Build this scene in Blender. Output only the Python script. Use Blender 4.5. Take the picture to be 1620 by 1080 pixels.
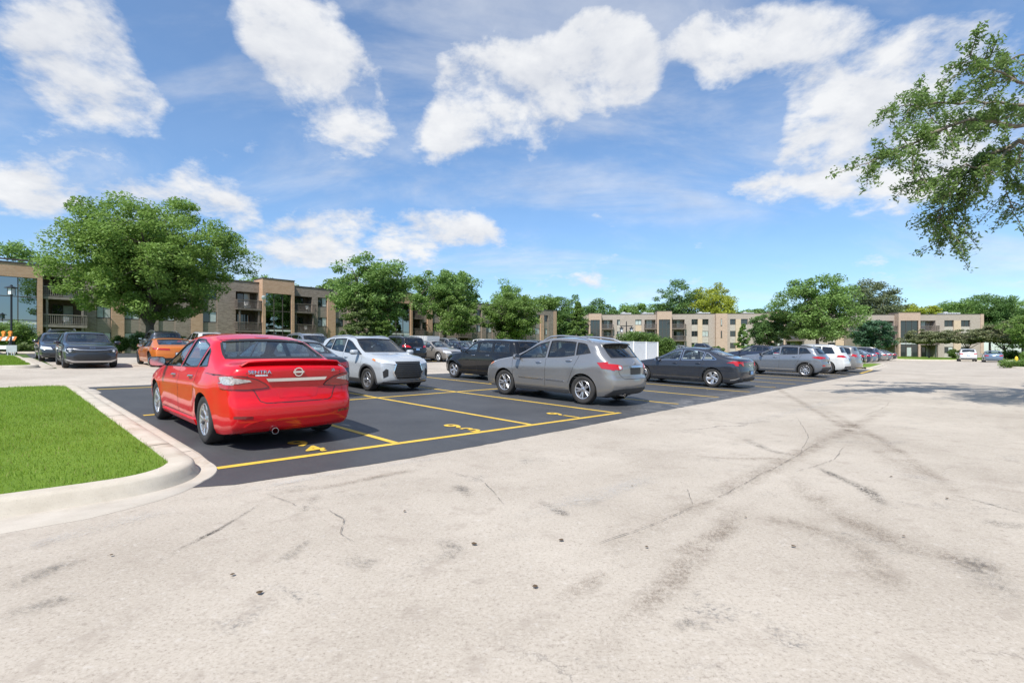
import bpy, bmesh, math, random
import numpy as np
from mathutils import Vector, Matrix
from mathutils.bvhtree import BVHTree

R = math.radians
sc = bpy.context.scene
col = sc.collection
for _o in list(bpy.data.objects):
    bpy.data.objects.remove(_o)

# ------------------------------------------------------------------ camera
CAM_H = 1.34
FPX, CXP, HYP = 787.0, 810.0, 556.0          # focal length and horizon in photo pixels
cam_d = bpy.data.cameras.new("camera")
cam = bpy.data.objects.new("camera", cam_d)
col.objects.link(cam)
cam.location = (0, 0, CAM_H)
cam.rotation_euler = (R(90), 0, 0)
cam_d.sensor_fit = 'HORIZONTAL'
cam_d.sensor_width = 36.0
cam_d.lens = 36.0 * FPX / 1620.0
cam_d.shift_y = 16.0 / 1620.0
cam_d.clip_end = 5000
cam_d.clip_start = 0.05
sc.camera = cam

# ------------------------------------------------------------------ light
_n = math.hypot(.69, .724)
UX, UY = .69 / _n, .724 / _n                 # u: along the parking row (right and away)
VX, VY = -UY, UX                             # v: into the lot (left and away)
SUN_EL = R(53)
_sx, _sy = -UX - .36 * VX, -UY - .36 * VY
_m = math.hypot(_sx, _sy)
SUN_DIR = Vector((_sx / _m * math.cos(SUN_EL), _sy / _m * math.cos(SUN_EL), math.sin(SUN_EL)))
sun_d = bpy.data.lights.new("sun", 'SUN')
sun_d.energy = 3.3
sun_d.angle = R(0.55)
sun_d.color = (1.0, .955, .88)
sun = bpy.data.objects.new("sun", sun_d)
col.objects.link(sun)
sun.rotation_euler = SUN_DIR.to_track_quat('Z', 'Y').to_euler()
sun.location = SUN_DIR * 200

vs = sc.view_settings
vs.view_transform = 'Standard'
vs.look = 'None'
vs.exposure = 0.90
vs.gamma = 1.0
vs.use_curve_mapping = False
sc.render.engine = 'CYCLES'
cy = sc.cycles
cy.use_denoising = True
try:
    cy.denoiser = 'OPENIMAGEDENOISE'
except Exception:
    pass
cy.max_bounces = 8
cy.diffuse_bounces = 3
cy.glossy_bounces = 3
cy.transmission_bounces = 4
cy.transparent_max_bounces = 12
cy.caustics_reflective = False
cy.caustics_refractive = False
cy.sample_clamp_indirect = 6.0

SKY_STRENGTH = 0.15


class NT:
    """tiny helper round a node tree"""
    def __init__(s, tree):
        s.t = tree
        s.n = tree.nodes
        s.l = tree.links

    def node(s, typ, **kw):
        nd = s.n.new(typ)
        for k, v in kw.items():
            if k == 'inp':
                for a, b in v.items():
                    s.put(nd.inputs[a], b)
            else:
                setattr(nd, k, v)
        return nd

    def put(s, sock, val):
        if isinstance(val, bpy.types.NodeSocket):
            s.l.new(val, sock)
        else:
            if hasattr(sock, 'default_value'):
                try:
                    sock.default_value = val
                except Exception:
                    if len(val) == 3:
                        sock.default_value = (*val, 1.0)

    def math(s, op, a, b=0.0, c=0.0, clamp=False):
        nd = s.n.new('ShaderNodeMath')
        nd.operation = op
        nd.use_clamp = clamp
        s.put(nd.inputs[0], a)
        s.put(nd.inputs[1], b)
        if len(nd.inputs) > 2:
            s.put(nd.inputs[2], c)
        return nd.outputs[0]

    def vec(s, op, a, b=(0, 0, 0)):
        nd = s.n.new('ShaderNodeVectorMath')
        nd.operation = op
        s.put(nd.inputs[0], a)
        s.put(nd.inputs[1], b)
        return nd.outputs['Value'] if op in ('DOT_PRODUCT', 'LENGTH', 'DISTANCE') else nd.outputs[0]

    def mix(s, fac, a, b, blend='MIX'):
        nd = s.n.new('ShaderNodeMix')
        nd.data_type = 'RGBA'
        nd.blend_type = blend
        nd.clamp_factor = True
        s.put(nd.inputs[0], fac)
        for sock, val in ((nd.inputs[6], a), (nd.inputs[7], b)):
            if isinstance(val, bpy.types.NodeSocket):
                s.l.new(val, sock)
            else:
                sock.default_value = (*val[:3], 1.0)
        return nd.outputs[2]

    def noise(s, vec, scale, detail=4, rough=.55, dist=0.0):
        nd = s.n.new('ShaderNodeTexNoise')
        s.put(nd.inputs['Vector'], vec)
        nd.inputs['Scale'].default_value = scale
        nd.inputs['Detail'].default_value = detail
        nd.inputs['Roughness'].default_value = rough
        nd.inputs['Distortion'].default_value = dist
        return nd.outputs['Fac']

    def ramp(s, fac, stops, interp='LINEAR'):
        nd = s.n.new('ShaderNodeValToRGB')
        nd.color_ramp.interpolation = interp
        el = nd.color_ramp.elements
        while len(el) < len(stops):
            el.new(.5)
        for e, (p, c) in zip(el, stops):
            e.position = p
            e.color = (*c, 1.0) if not isinstance(c, (int, float)) else (c, c, c, 1.0)
        s.put(nd.inputs[0], fac)
        return nd.outputs[0]

    def maprange(s, val, a, b, c=0.0, d=1.0, typ='SMOOTHSTEP'):
        nd = s.n.new('ShaderNodeMapRange')
        nd.interpolation_type = typ
        nd.clamp = True
        s.put(nd.inputs[0], val)
        for i, x in enumerate((a, b, c, d)):
            s.put(nd.inputs[i + 1], x)
        return nd.outputs[0]


# ------------------------------------------------------------------ sky with clouds
world = bpy.data.worlds.new("World")
sc.world = world
world.use_nodes = True
wt = NT(world.node_tree)
for nd in list(wt.n):
    wt.n.remove(nd)
sky = wt.node('ShaderNodeTexSky', sky_type='NISHITA', sun_disc=False, sun_elevation=SUN_EL,
              sun_rotation=math.atan2(SUN_DIR.x, SUN_DIR.y), altitude=200.0, air_density=1.0,
              dust_density=.5, ozone_density=3.5)
geo = wt.node('ShaderNodeTexCoord')
dirv = wt.vec('NORMALIZE', geo.outputs['Generated'])
sep = wt.node('ShaderNodeSeparateXYZ', inp={0: dirv})
dx, dy, dz = sep.outputs
dyc = wt.math('MAXIMUM', dy, .12)
ta = wt.math('DIVIDE', dx, dyc)
tb = wt.math('DIVIDE', dz, dyc)
comb = wt.node('ShaderNodeCombineXYZ', inp={0: ta, 1: tb, 2: 0.0}).outputs[0]
# cloud banks, centre and size as slopes (right, up) from the camera's heading
BANKS = [(110, 60, 70, 60, 1.1), (150, 120, 85, 50, 1.1), (215, 165, 80, 35, 1.0), (60, 150, 70, 60, .45),
         (410, 20, 45, 45, 1.0), (480, 75, 75, 50, 1.15), (520, 135, 85, 60, 1.15), (575, 200, 55, 45, .95), (500, 5, 80, 22, .5),
         (760, 120, 85, 50, 1.2), (820, 170, 105, 45, 1.15), (710, 215, 55, 32, .9), (930, 105, 80, 55, 1.1), (965, 50, 55, 40, 1.0), (1015, 140, 40, 30, .8),
         (1130, 60, 65, 45, 1.15), (1230, 50, 80, 42, 1.1), (1140, 110, 40, 30, .7), (1290, 160, 60, 55, 1.05), (1300, 240, 75, 50, 1.05), (1370, 270, 90, 45, .85),
         (1420, 50, 110, 42, .8), (1420, 180, 90, 60, .85), (1560, 120, 110, 50, .55), (1190, 295, 45, 22, .75),
         (30, 285, 60, 28, 1.0), (70, 325, 60, 25, .8), (200, 300, 60, 22, .9), (330, 320, 70, 28, 1.0), (420, 380, 70, 35, .85), (290, 275, 25, 16, .6),
         (540, 365, 50, 32, 1.15), (600, 385, 75, 25, .9), (690, 350, 60, 26, 1.1), (745, 375, 40, 16, .7), (480, 400, 50, 25, .7),
         (375, 245, 50, 16, .55), (130, 240, 110, 16, .45), (860, 405, 60, 14, .4), (960, 450, 260, 14, .36), (1400, 400, 200, 20, .34), (1480, 250, 90, 60, .7), (1500, 60, 90, 40, .5),
         (648, 150, 30, 75, -.9), (640, 40, 70, 34, -.9), (1065, 175, 34, 55, -.9), (1060, 20, 26, 40, -.8), (330, 90, 50, 90, -.8), (1180, 200, 50, 40, -.7)]
acc = None
for (bx, by, rx, ry, w) in BANKS:
    c = ((bx - CXP) / FPX, (HYP - by) / FPX, 0)
    d = wt.vec('MULTIPLY', wt.vec('SUBTRACT', comb, c), (FPX / (rx * 1.24), FPX / (ry * 1.26), 0))
    q = wt.vec('DOT_PRODUCT', d, d)
    e = wt.math('POWER', 2.71828, wt.math('MULTIPLY', q, -1.0))
    acc = wt.math('MULTIPLY', e, w) if acc is None else wt.math('MULTIPLY_ADD', e, w, acc)
# cloud texture on the sky dome, the same everywhere
pz = wt.math('ADD', wt.math('MAXIMUM', dz, 0.0), .38)
plane = wt.vec('DIVIDE', dirv, wt.node('ShaderNodeCombineXYZ', inp={0: pz, 1: pz, 2: pz}).outputs[0])
n1 = wt.noise(plane, 4.6, 10, .60, .2)
n1u = wt.noise(wt.vec('MULTIPLY', plane, (.955, .955, .955)), 4.6, 10, .60, .2)   # the same field a little nearer the zenith
n2 = wt.noise(plane, 13.0, 7, .62, .15)
front = wt.maprange(dy, .25, .5)
acc = wt.math('MULTIPLY', wt.math('MAXIMUM', wt.math('MINIMUM', acc, 1.0), -.35), front)
generic = wt.math('MULTIPLY', wt.math('SUBTRACT', 1.0, front), .42)
dens = wt.math('ADD', wt.math('ADD', acc, generic), wt.math('MULTIPLY', wt.math('SUBTRACT', n1, .5), 3.0))
dens = wt.math('MULTIPLY_ADD', wt.math('SUBTRACT', n2, .5), 1.25, dens)
mask = wt.math('MULTIPLY', wt.maprange(dens, .30, 1.18), .97)
n3 = wt.noise(wt.vec('MULTIPLY', plane, (.7, 1.6, 1)), 2.3, 8, .6, .5)
thin = wt.math('ADD', wt.maprange(n3, .42, .74, .0, .46), .07)
mask = wt.math('MAXIMUM', mask, thin)
mask = wt.math('MULTIPLY', mask, wt.maprange(dz, .0, .14, .35, 1.0))
relief = wt.math('MULTIPLY_ADD', wt.math('SUBTRACT', n1, n1u), 2.4, .62)      # lit tops, shaded undersides
shade = wt.math('MULTIPLY_ADD', wt.math('SUBTRACT', n2, .5), .7, relief, clamp=True)
ccol = wt.mix(shade, (2.25, 2.38, 2.66), (3.32, 3.36, 3.42))
lowsky = wt.mix(wt.maprange(dz, .0, .42), (.49, .57, .63), (.48, .61, .68))
skyc = wt.mix(1.0, sky.outputs[0], lowsky, 'MULTIPLY')
mixed = wt.mix(mask, skyc, ccol)
bg = wt.node('ShaderNodeBackground', inp={'Color': mixed, 'Strength': SKY_STRENGTH})
wo = wt.node('ShaderNodeOutputWorld')
wt.l.new(bg.outputs[0], wo.inputs[0])

# ------------------------------------------------------------------ places
GSLOPE, V0, V1 = .03, 6.0, 46.0


def gz(v):
    return min(max(0.0, GSLOPE * (v - V0)), GSLOPE * (V1 - V0))


def W(u, v, z=0.0):
    """lot coordinates (along the row, into the lot, above ground) -> world"""
    return Vector((u * UX + v * VX, u * UY + v * VY, gz(v) + z))


def uv_of(x, y):
    return x * UX + y * UY, x * VX + y * VY


def at(px, Z, z=0.0):
    """photo column px at distance Z along the view -> point on the ground there"""
    x, y = (px - CXP) / FPX * Z, Z
    u, v = uv_of(x, y)
    return Vector((x, y, gz(v) + z))


def height_at(py, Z):
    """height of photo row py at distance Z"""
    return CAM_H + (HYP - py) / FPX * Z


U_ANG = math.atan2(UY, UX)       # heading of +u
V_ANG = math.atan2(VY, VX)       # heading of +v

# ------------------------------------------------------------------ mesh helpers
class MB:
    def __init__(s):
        s.v, s.f, s.m = [], [], []

    def add(s, verts, faces, mat=0):
        o = len(s.v)
        s.v += [tuple(p) for p in verts]
        s.f += [tuple(i + o for i in f) for f in faces]
        s.m += [mat] * len(faces)

    def box(s, x0, x1, y0, y1, z0, z1, mat=0, xf=None):
        p = [(x0, y0, z0), (x1, y0, z0), (x1, y1, z0), (x0, y1, z0), (x0, y0, z1), (x1, y0, z1), (x1, y1, z1), (x0, y1, z1)]
        if xf:
            p = [xf(*q) for q in p]
        s.add(p, [(3, 2, 1, 0), (4, 5, 6, 7), (0, 1, 5, 4), (1, 2, 6, 5), (2, 3, 7, 6), (3, 0, 4, 7)], mat)

    def bar(s, a, b, w, h, mat=0, up=(0, 0, 1)):
        a, b = Vector(a), Vector(b)
        d = (b - a).normalized()
        side = d.cross(Vector(up))
        if side.length < 1e-4:
            side = d.cross(Vector((1, 0, 0)))
        side.normalize()
        upv = side.cross(d).normalized()
        p = []
        for e in (a, b):
            for (i, j) in ((-1, -1), (1, -1), (1, 1), (-1, 1)):
                p.append(e + side * (i * w / 2) + upv * (j * h / 2))
        s.add(p, [(0, 1, 2, 3), (7, 6, 5, 4), (0, 4, 5, 1), (1, 5, 6, 2), (2, 6, 7, 3), (3, 7, 4, 0)], mat)

    def tube(s, pts, rad, n=8, mat=0, cap=True):
        pts = [Vector(p) for p in pts]
        if not hasattr(rad, '__len__'):
            rad = [rad] * len(pts)
        rings = []
        ref = Vector((0, 0, 1))
        for i, p in enumerate(pts):
            d = (pts[min(i + 1, len(pts) - 1)] - pts[max(i - 1, 0)])
            d = d.normalized() if d.length > 1e-9 else Vector((0, 0, 1))
            r = ref if abs(d.dot(ref)) < .95 else Vector((1, 0, 0))
            a = d.cross(r).normalized()
            b = d.cross(a)
            rings.append([p + (a * math.cos(t) + b * math.sin(t)) * rad[i] for t in [2 * math.pi * k / n for k in range(n)]])
        vs_ = [q for r_ in rings for q in r_]
        fs = []
        for i in range(len(pts) - 1):
            for k in range(n):
                k2 = (k + 1) % n
                fs.append((i * n + k, i * n + k2, (i + 1) * n + k2, (i + 1) * n + k))
        if cap:
            fs.append(tuple(range(n))[::-1])
            fs.append(tuple((len(pts) - 1) * n + k for k in range(n)))
        s.add(vs_, fs, mat)

    def lathe(s, prof, n=24, mat=0, xf=None, closed=False):
        """prof: (radius, height); about z unless xf maps it elsewhere"""
        vs_, fs = [], []
        for (r, h) in prof:
            for k in range(n):
                t = 2 * math.pi * k / n
                p = (r * math.cos(t), r * math.sin(t), h)
                vs_.append(xf(*p) if xf else p)
        m = len(prof)
        for i in range(m if closed else m - 1):
            j = (i + 1) % m
            for k in range(n):
                k2 = (k + 1) % n
                fs.append((i * n + k, i * n + k2, j * n + k2, j * n + k))
        s.add(vs_, fs, mat)

    def prism(s, poly, h0, h1, mat=0, xf=None):
        n = len(poly)
        p = [(a, b, h0) for a, b in poly] + [(a, b, h1) for a, b in poly]
        if xf:
            p = [xf(*q) for q in p]
        s.add(p, [tuple(range(n))[::-1], tuple(range(n, 2 * n))] + [(i, (i + 1) % n, n + (i + 1) % n, n + i) for i in range(n)], mat)

    def build(s, name, mats, parent=None, smooth=False, angle=40, data=False):
        me = bpy.data.meshes.new(name)
        me.from_pydata(s.v, [], s.f)
        if not isinstance(mats, (list, tuple)):
            mats = [mats]
        for m in mats:
            me.materials.append(m)
        if len(mats) > 1:
            me.polygons.foreach_set('material_index', s.m)
        if smooth:
            me.polygons.foreach_set('use_smooth', [True] * len(me.polygons))
            me.set_sharp_from_angle(angle=R(angle))
        me.update()
        if data:
            return me
        return link(name, me, parent)


def link(name, me, parent=None):
    o = bpy.data.objects.new(name, me)
    col.objects.link(o)
    if parent is not None:
        o.parent = parent
    return o


def empty(name, loc=(0, 0, 0), rz=0.0):
    o = bpy.data.objects.new(name, None)
    col.objects.link(o)
    o.empty_display_size = .3
    o.location = loc
    o.rotation_euler = (0, 0, rz)
    return o


def tag(o, label=None, cat=None, group=None, kind=None):
    if label:
        o['label'] = label
    if cat:
        o['category'] = cat
    if group:
        o['group'] = group
    if kind:
        o['kind'] = kind
    return o


KIDS = {}


def children_of(o):
    return list(o.children)


def copy_tree(o, parent=None, swap=None):
    """copy a thing with its parts and sub-parts; swap: material -> material"""
    c = o.copy()
    if swap and o.type == 'MESH':
        me = o.data
        if any(m in swap for m in me.materials):
            key = (me.name, tuple(sorted((a.name, b.name) for a, b in swap.items())))
            if key not in SWAPPED:
                m2 = me.copy()
                for i, m in enumerate(m2.materials):
                    if m in swap:
                        m2.materials[i] = swap[m]
                SWAPPED[key] = m2
            c.data = SWAPPED[key]
    col.objects.link(c)
    c.parent = parent
    for ch in children_of(o):
        copy_tree(ch, c, swap)
    return c


SWAPPED = {}


def np_mesh(name, verts, faces, mat, parent=None, smooth=False, nper=4):
    """fast mesh from numpy arrays with faces of one size"""
    me = bpy.data.meshes.new(name)
    verts = np.asarray(verts, dtype=np.float32)
    faces = np.asarray(faces, dtype=np.int32)
    me.vertices.add(len(verts))
    me.vertices.foreach_set('co', verts.ravel())
    me.loops.add(faces.size)
    me.loops.foreach_set('vertex_index', faces.ravel())
    me.polygons.add(len(faces))
    me.polygons.foreach_set('loop_start', np.arange(0, faces.size, nper, dtype=np.int32))
    me.polygons.foreach_set('loop_total', np.full(len(faces), nper, dtype=np.int32))
    if smooth:
        me.polygons.foreach_set('use_smooth', np.ones(len(faces), dtype=bool))
    me.materials.append(mat)
    me.update()
    me.validate()
    return link(name, me, parent) if parent is not False else me


# ------------------------------------------------------------------ materials
MATS = {}


def new_mat(name):
    m = bpy.data.materials.new(name)
    m.use_nodes = True
    t = NT(m.node_tree)
    for nd in list(t.n):
        t.n.remove(nd)
    out = t.node('ShaderNodeOutputMaterial')
    MATS[name] = m
    return m, t, out


def pbsdf(t, **kw):
    return t.node('ShaderNodeBsdfPrincipled', inp=kw)


def plain(name, colr, rough=.5, metal=0.0, coat=0.0, spec=.5, vary=0.0, vscale=6.0, bump=0.0, bscale=60.0, emit=None):
    if name in MATS:
        return MATS[name]
    m, t, out = new_mat(name)
    b = pbsdf(t, Roughness=rough, Metallic=metal)
    b.inputs['Coat Weight'].default_value = coat
    b.inputs['Coat Roughness'].default_value = .04
    b.inputs['Specular IOR Level'].default_value = spec
    tc = t.node('ShaderNodeTexCoord').outputs['Object']
    if vary:
        n = t.noise(tc, vscale, 5)
        lo = tuple(max(0, c * (1 - vary)) for c in colr)
        hi = tuple(min(1, c * (1 + vary)) for c in colr)
        t.put(b.inputs['Base Color'], t.ramp(n, [(.3, lo), (.7, hi)]))
    else:
        b.inputs['Base Color'].default_value = (*colr, 1)
    if bump:
        nb = t.noise(tc, bscale, 4)
        bp = t.node('ShaderNodeBump', inp={'Height': nb, 'Strength': bump, 'Distance': .01})
        t.l.new(bp.outputs[0], b.inputs['Normal'])
    if emit:
        b.inputs['Emission Color'].default_value = (*colr, 1)
        b.inputs['Emission Strength'].default_value = emit
    t.l.new(b.outputs[0], out.inputs[0])
    return m


def paint(name, colr, metal=.35, rough=.32, dust=.22):
    """car paint: flake base under a clear coat, a little road dust low down"""
    if name in MATS:
        return MATS[name]
    m, t, out = new_mat(name)
    b = pbsdf(t, Roughness=rough, Metallic=metal)
    b.inputs['Coat Weight'].default_value = 1.0
    b.inputs['Specular IOR Level'].default_value = .15
    b.inputs['Coat Roughness'].default_value = .03
    tc = t.node('ShaderNodeTexCoord').outputs['Object']
    fl = t.noise(tc, 900.0, 1)
    base = t.mix(t.maprange(fl, .35, .65), tuple(c * .9 for c in colr), tuple(min(1, c * 1.1) for c in colr))
    zz = t.node('ShaderNodeSeparateXYZ', inp={0: tc}).outputs[2]
    dirt = t.math('MULTIPLY', t.maprange(zz, .55, .12), t.maprange(t.noise(tc, 5.0, 6), .35, .75))
    base = t.mix(t.math('MULTIPLY', dirt, dust), base, (.30, .27, .24))
    t.put(b.inputs['Base Color'], base)
    t.put(b.inputs['Coat Weight'], t.math('SUBTRACT', 1.0, t.math('MULTIPLY', dirt, .6)))
    t.l.new(b.outputs[0], out.inputs[0])
    return m


def glassy(name, tint=(.6, .68, .7), refl_rough=.01, ior=1.5, extra=.0):
    """thin pane: clear tinted body with a mirror-like face"""
    if name in MATS:
        return MATS[name]
    m, t, out = new_mat(name)
    tr = t.node('ShaderNodeBsdfTransparent', inp={'Color': (*tint, 1)})
    gl = t.node('ShaderNodeBsdfGlossy', inp={'Color': (1, 1, 1, 1), 'Roughness': refl_rough})
    lw = t.node('ShaderNodeLayerWeight', inp={'Blend': .5})
    f5 = t.math('POWER', lw.outputs['Facing'], 5.0)
    fac = t.math('ADD', t.math('MULTIPLY_ADD', f5, .92, .05), extra, clamp=True)
    mx = t.node('ShaderNodeMixShader', inp={0: fac, 1: tr.outputs[0], 2: gl.outputs[0]})
    t.l.new(mx.outputs[0], out.inputs[0])
    return m

# ================================================================== ground, pavements, paint
def coords(t, scale=(1, 1, 1)):
    tc = t.node('ShaderNodeTexCoord').outputs['Object']
    if scale == (1, 1, 1):
        return tc
    return t.vec('MULTIPLY', tc, scale)


def lot_coords(t, su=1.0, sv=1.0):
    """object coordinates turned so that x runs along the row (u) and y into the lot (v)"""
    tc = t.node('ShaderNodeTexCoord').outputs['Object']
    a = t.vec('DOT_PRODUCT', tc, (UX, UY, 0))
    b = t.vec('DOT_PRODUCT', tc, (VX, VY, 0))
    return t.node('ShaderNodeCombineXYZ', inp={0: t.math('MULTIPLY', a, su), 1: t.math('MULTIPLY', b, sv), 2: 0.0}).outputs[0]


def mat_pavement():
    m, t, out = new_mat("weathered_pavement")
    tc = coords(t)
    lc = lot_coords(t)
    base = t.ramp(t.noise(tc, .45, 5, .6), [(.3, (.345, .299, .246)), (.7, (.475, .420, .354))])
    # tan staining, stretched along the driving lane
    st = t.noise(lot_coords(t, .22, 1.1), 1.0, 6, .65, .6)
    base = t.mix(t.maprange(st, .52, .76, 0, .45), base, (.29, .245, .20))
    st2 = t.noise(lot_coords(t, 1.0, .30), .8, 6, .65, .4)
    base = t.mix(t.maprange(st2, .55, .78, 0, .5), base, (.50, .445, .385))
    # exposed aggregate: pale and dark grains of two sizes
    g1 = t.noise(tc, 46.0, 8, .9)
    base = t.mix(t.maprange(g1, .52, .64, 0, .6), base, (.60, .54, .475))
    base = t.mix(t.maprange(g1, .48, .36, 0, .85), base, (.14, .110, .085))
    g2 = t.noise(tc, 14.0, 6, .8)
    base = t.mix(t.maprange(g2, .56, .68, 0, .6), base, (.20, .165, .135))
    base = t.mix(t.maprange(g2, .44, .34, 0, .45), base, (.54, .50, .455))
    blot = t.noise(tc, 3.2, 5, .7, .3)
    base = t.mix(t.maprange(blot, .53, .68, 0, .42), base, (.27, .225, .185))
    # dark worn spots
    w = t.math('MULTIPLY', t.maprange(t.noise(tc, 1.3, 7, .7, .4), .56, .68), t.maprange(t.noise(tc, 38.0, 3, .7), .45, .62))
    base = t.mix(t.math('MULTIPLY', w, .75), base, (.13, .125, .12))
    # hairline cracks
    wob = t.noise(tc, 1.6, 5, .65)
    wv = t.vec('ADD', tc, t.vec('SCALE', t.node('ShaderNodeTexNoise', inp={'Vector': tc, 'Scale': 1.4, 'Detail': 6.0, 'Roughness': .68}).outputs['Color'], (0, 0, 0)))
    nz = t.node('ShaderNodeTexNoise', inp={'Vector': tc, 'Scale': 1.1, 'Detail': 7.0, 'Roughness': .7})
    wv = t.vec('MULTIPLY_ADD', nz.outputs['Color'], (1.3, 1.3, 0))
    nd = wv.node
    t.l.new(tc, nd.inputs[2])
    vo = t.node('ShaderNodeTexVoronoi', feature='DISTANCE_TO_EDGE', inp={'Vector': nd.outputs[0], 'Scale': .26})
    crack = t.math('MULTIPLY', t.maprange(vo.outputs['Distance'], .0035, .0008), t.maprange(t.noise(tc, .35, 3), .48, .60))
    base = t.mix(t.math('MULTIPLY', crack, .6), base, (.10, .09, .085))
    b = pbsdf(t, Roughness=.88)
    t.put(b.inputs['Base Color'], base)
    h = t.math('ADD', t.math('MULTIPLY', g1, .5), t.math('MULTIPLY', g2, .5))
    h = t.math('SUBTRACT', h, t.math('MULTIPLY', crack, .8))
    bp = t.node('ShaderNodeBump', inp={'Height': h, 'Strength': .25, 'Distance': .004})
    t.l.new(bp.outputs[0], b.inputs['Normal'])
    t.l.new(b.outputs[0], out.inputs[0])
    return m


def mat_asphalt():
    m, t, out = new_mat("fresh_asphalt")
    tc = coords(t)
    base = t.ramp(t.noise(tc, .8, 5, .6), [(.3, (.040, .042, .047)), (.7, (.062, .064, .069))])
    g = t.noise(tc, 85.0, 3, .7)
    base = t.mix(t.maprange(g, .54, .70, 0, .6), base, (.15, .15, .152))
    sc_ = t.noise(lot_coords(t, 1.4, .25), 1.2, 6, .7, .5)
    base = t.mix(t.maprange(sc_, .54, .78, 0, .55), base, (.105, .105, .108))
    oil = t.math('MULTIPLY', t.maprange(t.noise(tc, .9, 4, .6), .60, .70), t.maprange(t.noise(tc, 6.0, 5, .7), .42, .6))
    base = t.mix(t.math('MULTIPLY', oil, .5), base, (.022, .022, .024))
    # pale scuffing near the road edge
    lc = t.node('ShaderNodeSeparateXYZ', inp={0: lot_coords(t)})
    near = t.math('MULTIPLY', t.maprange(lc.outputs[1], 6.6, 5.4), t.maprange(lc.outputs[0], 8.5, 12))
    near = t.math('MULTIPLY', near, t.maprange(lc.outputs[0], 22.0, 15.0))
    dust = t.math('MULTIPLY', near, t.maprange(t.noise(tc, 2.6, 7, .75, .8), .45, .62))
    base = t.mix(t.math('MULTIPLY', dust, .6), base, (.30, .29, .28))
    b = pbsdf(t, Roughness=.62)
    t.put(b.inputs['Base Color'], base)
    b.inputs['Specular IOR Level'].default_value = .5
    bp = t.node('ShaderNodeBump', inp={'Height': g, 'Strength': .45, 'Distance': .006})
    t.l.new(bp.outputs[0], b.inputs['Normal'])
    t.l.new(b.outputs[0], out.inputs[0])
    return m


def mat_linepaint(name="yellow_line_paint", colr=(.66, .43, .055)):
    m, t, out = new_mat(name)
    tc = coords(t)
    g = t.noise(tc, 60.0, 4, .7)
    w = t.noise(tc, 3.0, 5, .7)
    base = t.mix(t.maprange(w, .3, .7), tuple(c * .88 for c in colr), tuple(min(1, c * 1.12) for c in colr))
    base = t.mix(t.maprange(g, .58, .74, 0, .7), base, (.09, .085, .07))
    b = pbsdf(t, Roughness=.7)
    t.put(b.inputs['Base Color'], base)
    t.l.new(b.outputs[0], out.inputs[0])
    return m


def mat_concrete(name="kerb_concrete", lo=(.42, .37, .30), hi=(.56, .505, .425)):
    m, t, out = new_mat(name)
    tc = coords(t)
    base = t.ramp(t.noise(tc, 2.2, 6, .65), [(.3, lo), (.7, hi)])
    g = t.noise(tc, 90.0, 3, .7)
    base = t.mix(t.maprange(g, .55, .7, 0, .35), base, tuple(c * .6 for c in lo))
    d = t.math('MULTIPLY', t.maprange(t.noise(tc, 1.1, 6, .7, .5), .54, .68), .55)
    base = t.mix(d, base, (.28, .205, .13))
    b = pbsdf(t, Roughness=.85)
    t.put(b.inputs['Base Color'], base)
    bp = t.node('ShaderNodeBump', inp={'Height': g, 'Strength': .25, 'Distance': .006})
    t.l.new(bp.outputs[0], b.inputs['Normal'])
    t.l.new(b.outputs[0], out.inputs[0])
    return m


def mat_grass(name, lo, hi, scale=1.2):
    m, t, out = new_mat(name)
    tc = coords(t)
    base = t.ramp(t.noise(tc, scale, 6, .65), [(.3, lo), (.7, hi)])
    g = t.noise(tc, 45.0, 4, .75)
    base = t.mix(t.maprange(g, .5, .7, 0, .6), base, tuple(min(1, c * 1.5) for c in hi))
    base = t.mix(t.maprange(g, .45, .3, 0, .6), base, tuple(c * .5 for c in lo))
    b = pbsdf(t, Roughness=.9)
    b.inputs['Specular IOR Level'].default_value = .2
    t.put(b.inputs['Base Color'], base)
    bp = t.node('ShaderNodeBump', inp={'Height': g, 'Strength': .6, 'Distance': .03})
    t.l.new(bp.outputs[0], b.inputs['Normal'])
    t.l.new(b.outputs[0], out.inputs[0])
    return m


M_PAVE = mat_pavement()
M_ASPH = mat_asphalt()
M_YEL = mat_linepaint()
M_KERB = mat_concrete()
M_GUT = mat_concrete("gutter_concrete", (.40, .355, .30), (.52, .47, .405))
M_LAWN = mat_grass("lawn_turf", (.095, .165, .016), (.14, .225, .026))
M_FIELD = mat_grass("far_turf", (.060, .10, .025), (.085, .14, .035), .3)


def sheet(name, poly, off, mat, parent=None, thick=0.0, grid=None):
    """flat polygon in lot coordinates laid on the ground, off metres above it"""
    bm = bmesh.new()
    bm.faces.new([bm.verts.new((a, b, 0)) for a, b in poly])
    cuts = [V0, V1]
    for c in cuts:
        bmesh.ops.bisect_plane(bm, geom=bm.verts[:] + bm.edges[:] + bm.faces[:], plane_co=(0, c, 0), plane_no=(0, 1, 0), dist=1e-5)
    if thick:
        ret = bmesh.ops.extrude_face_region(bm, geom=bm.faces[:])
        low = set(g for g in ret['geom'] if isinstance(g, bmesh.types.BMVert))
    else:
        low = set()
    for v in bm.verts:
        v.co = W(v.co.x, v.co.y, off - (thick if v in low else 0))
    bmesh.ops.recalc_face_normals(bm, faces=bm.faces)
    me = bpy.data.meshes.new(name)
    bm.to_mesh(me)
    bm.free()
    if not thick and len(me.polygons) and me.polygons[0].normal.z < 0:
        me.flip_normals()
    me.materials.append(mat)
    return link(name, me, parent)


def arc(cu, cv, r, a0, a1, n=10):
    return [(cu + r * math.cos(R(a0 + (a1 - a0) * i / n)), cv + r * math.sin(R(a0 + (a1 - a0) * i / n))) for i in range(n + 1)]


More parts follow.
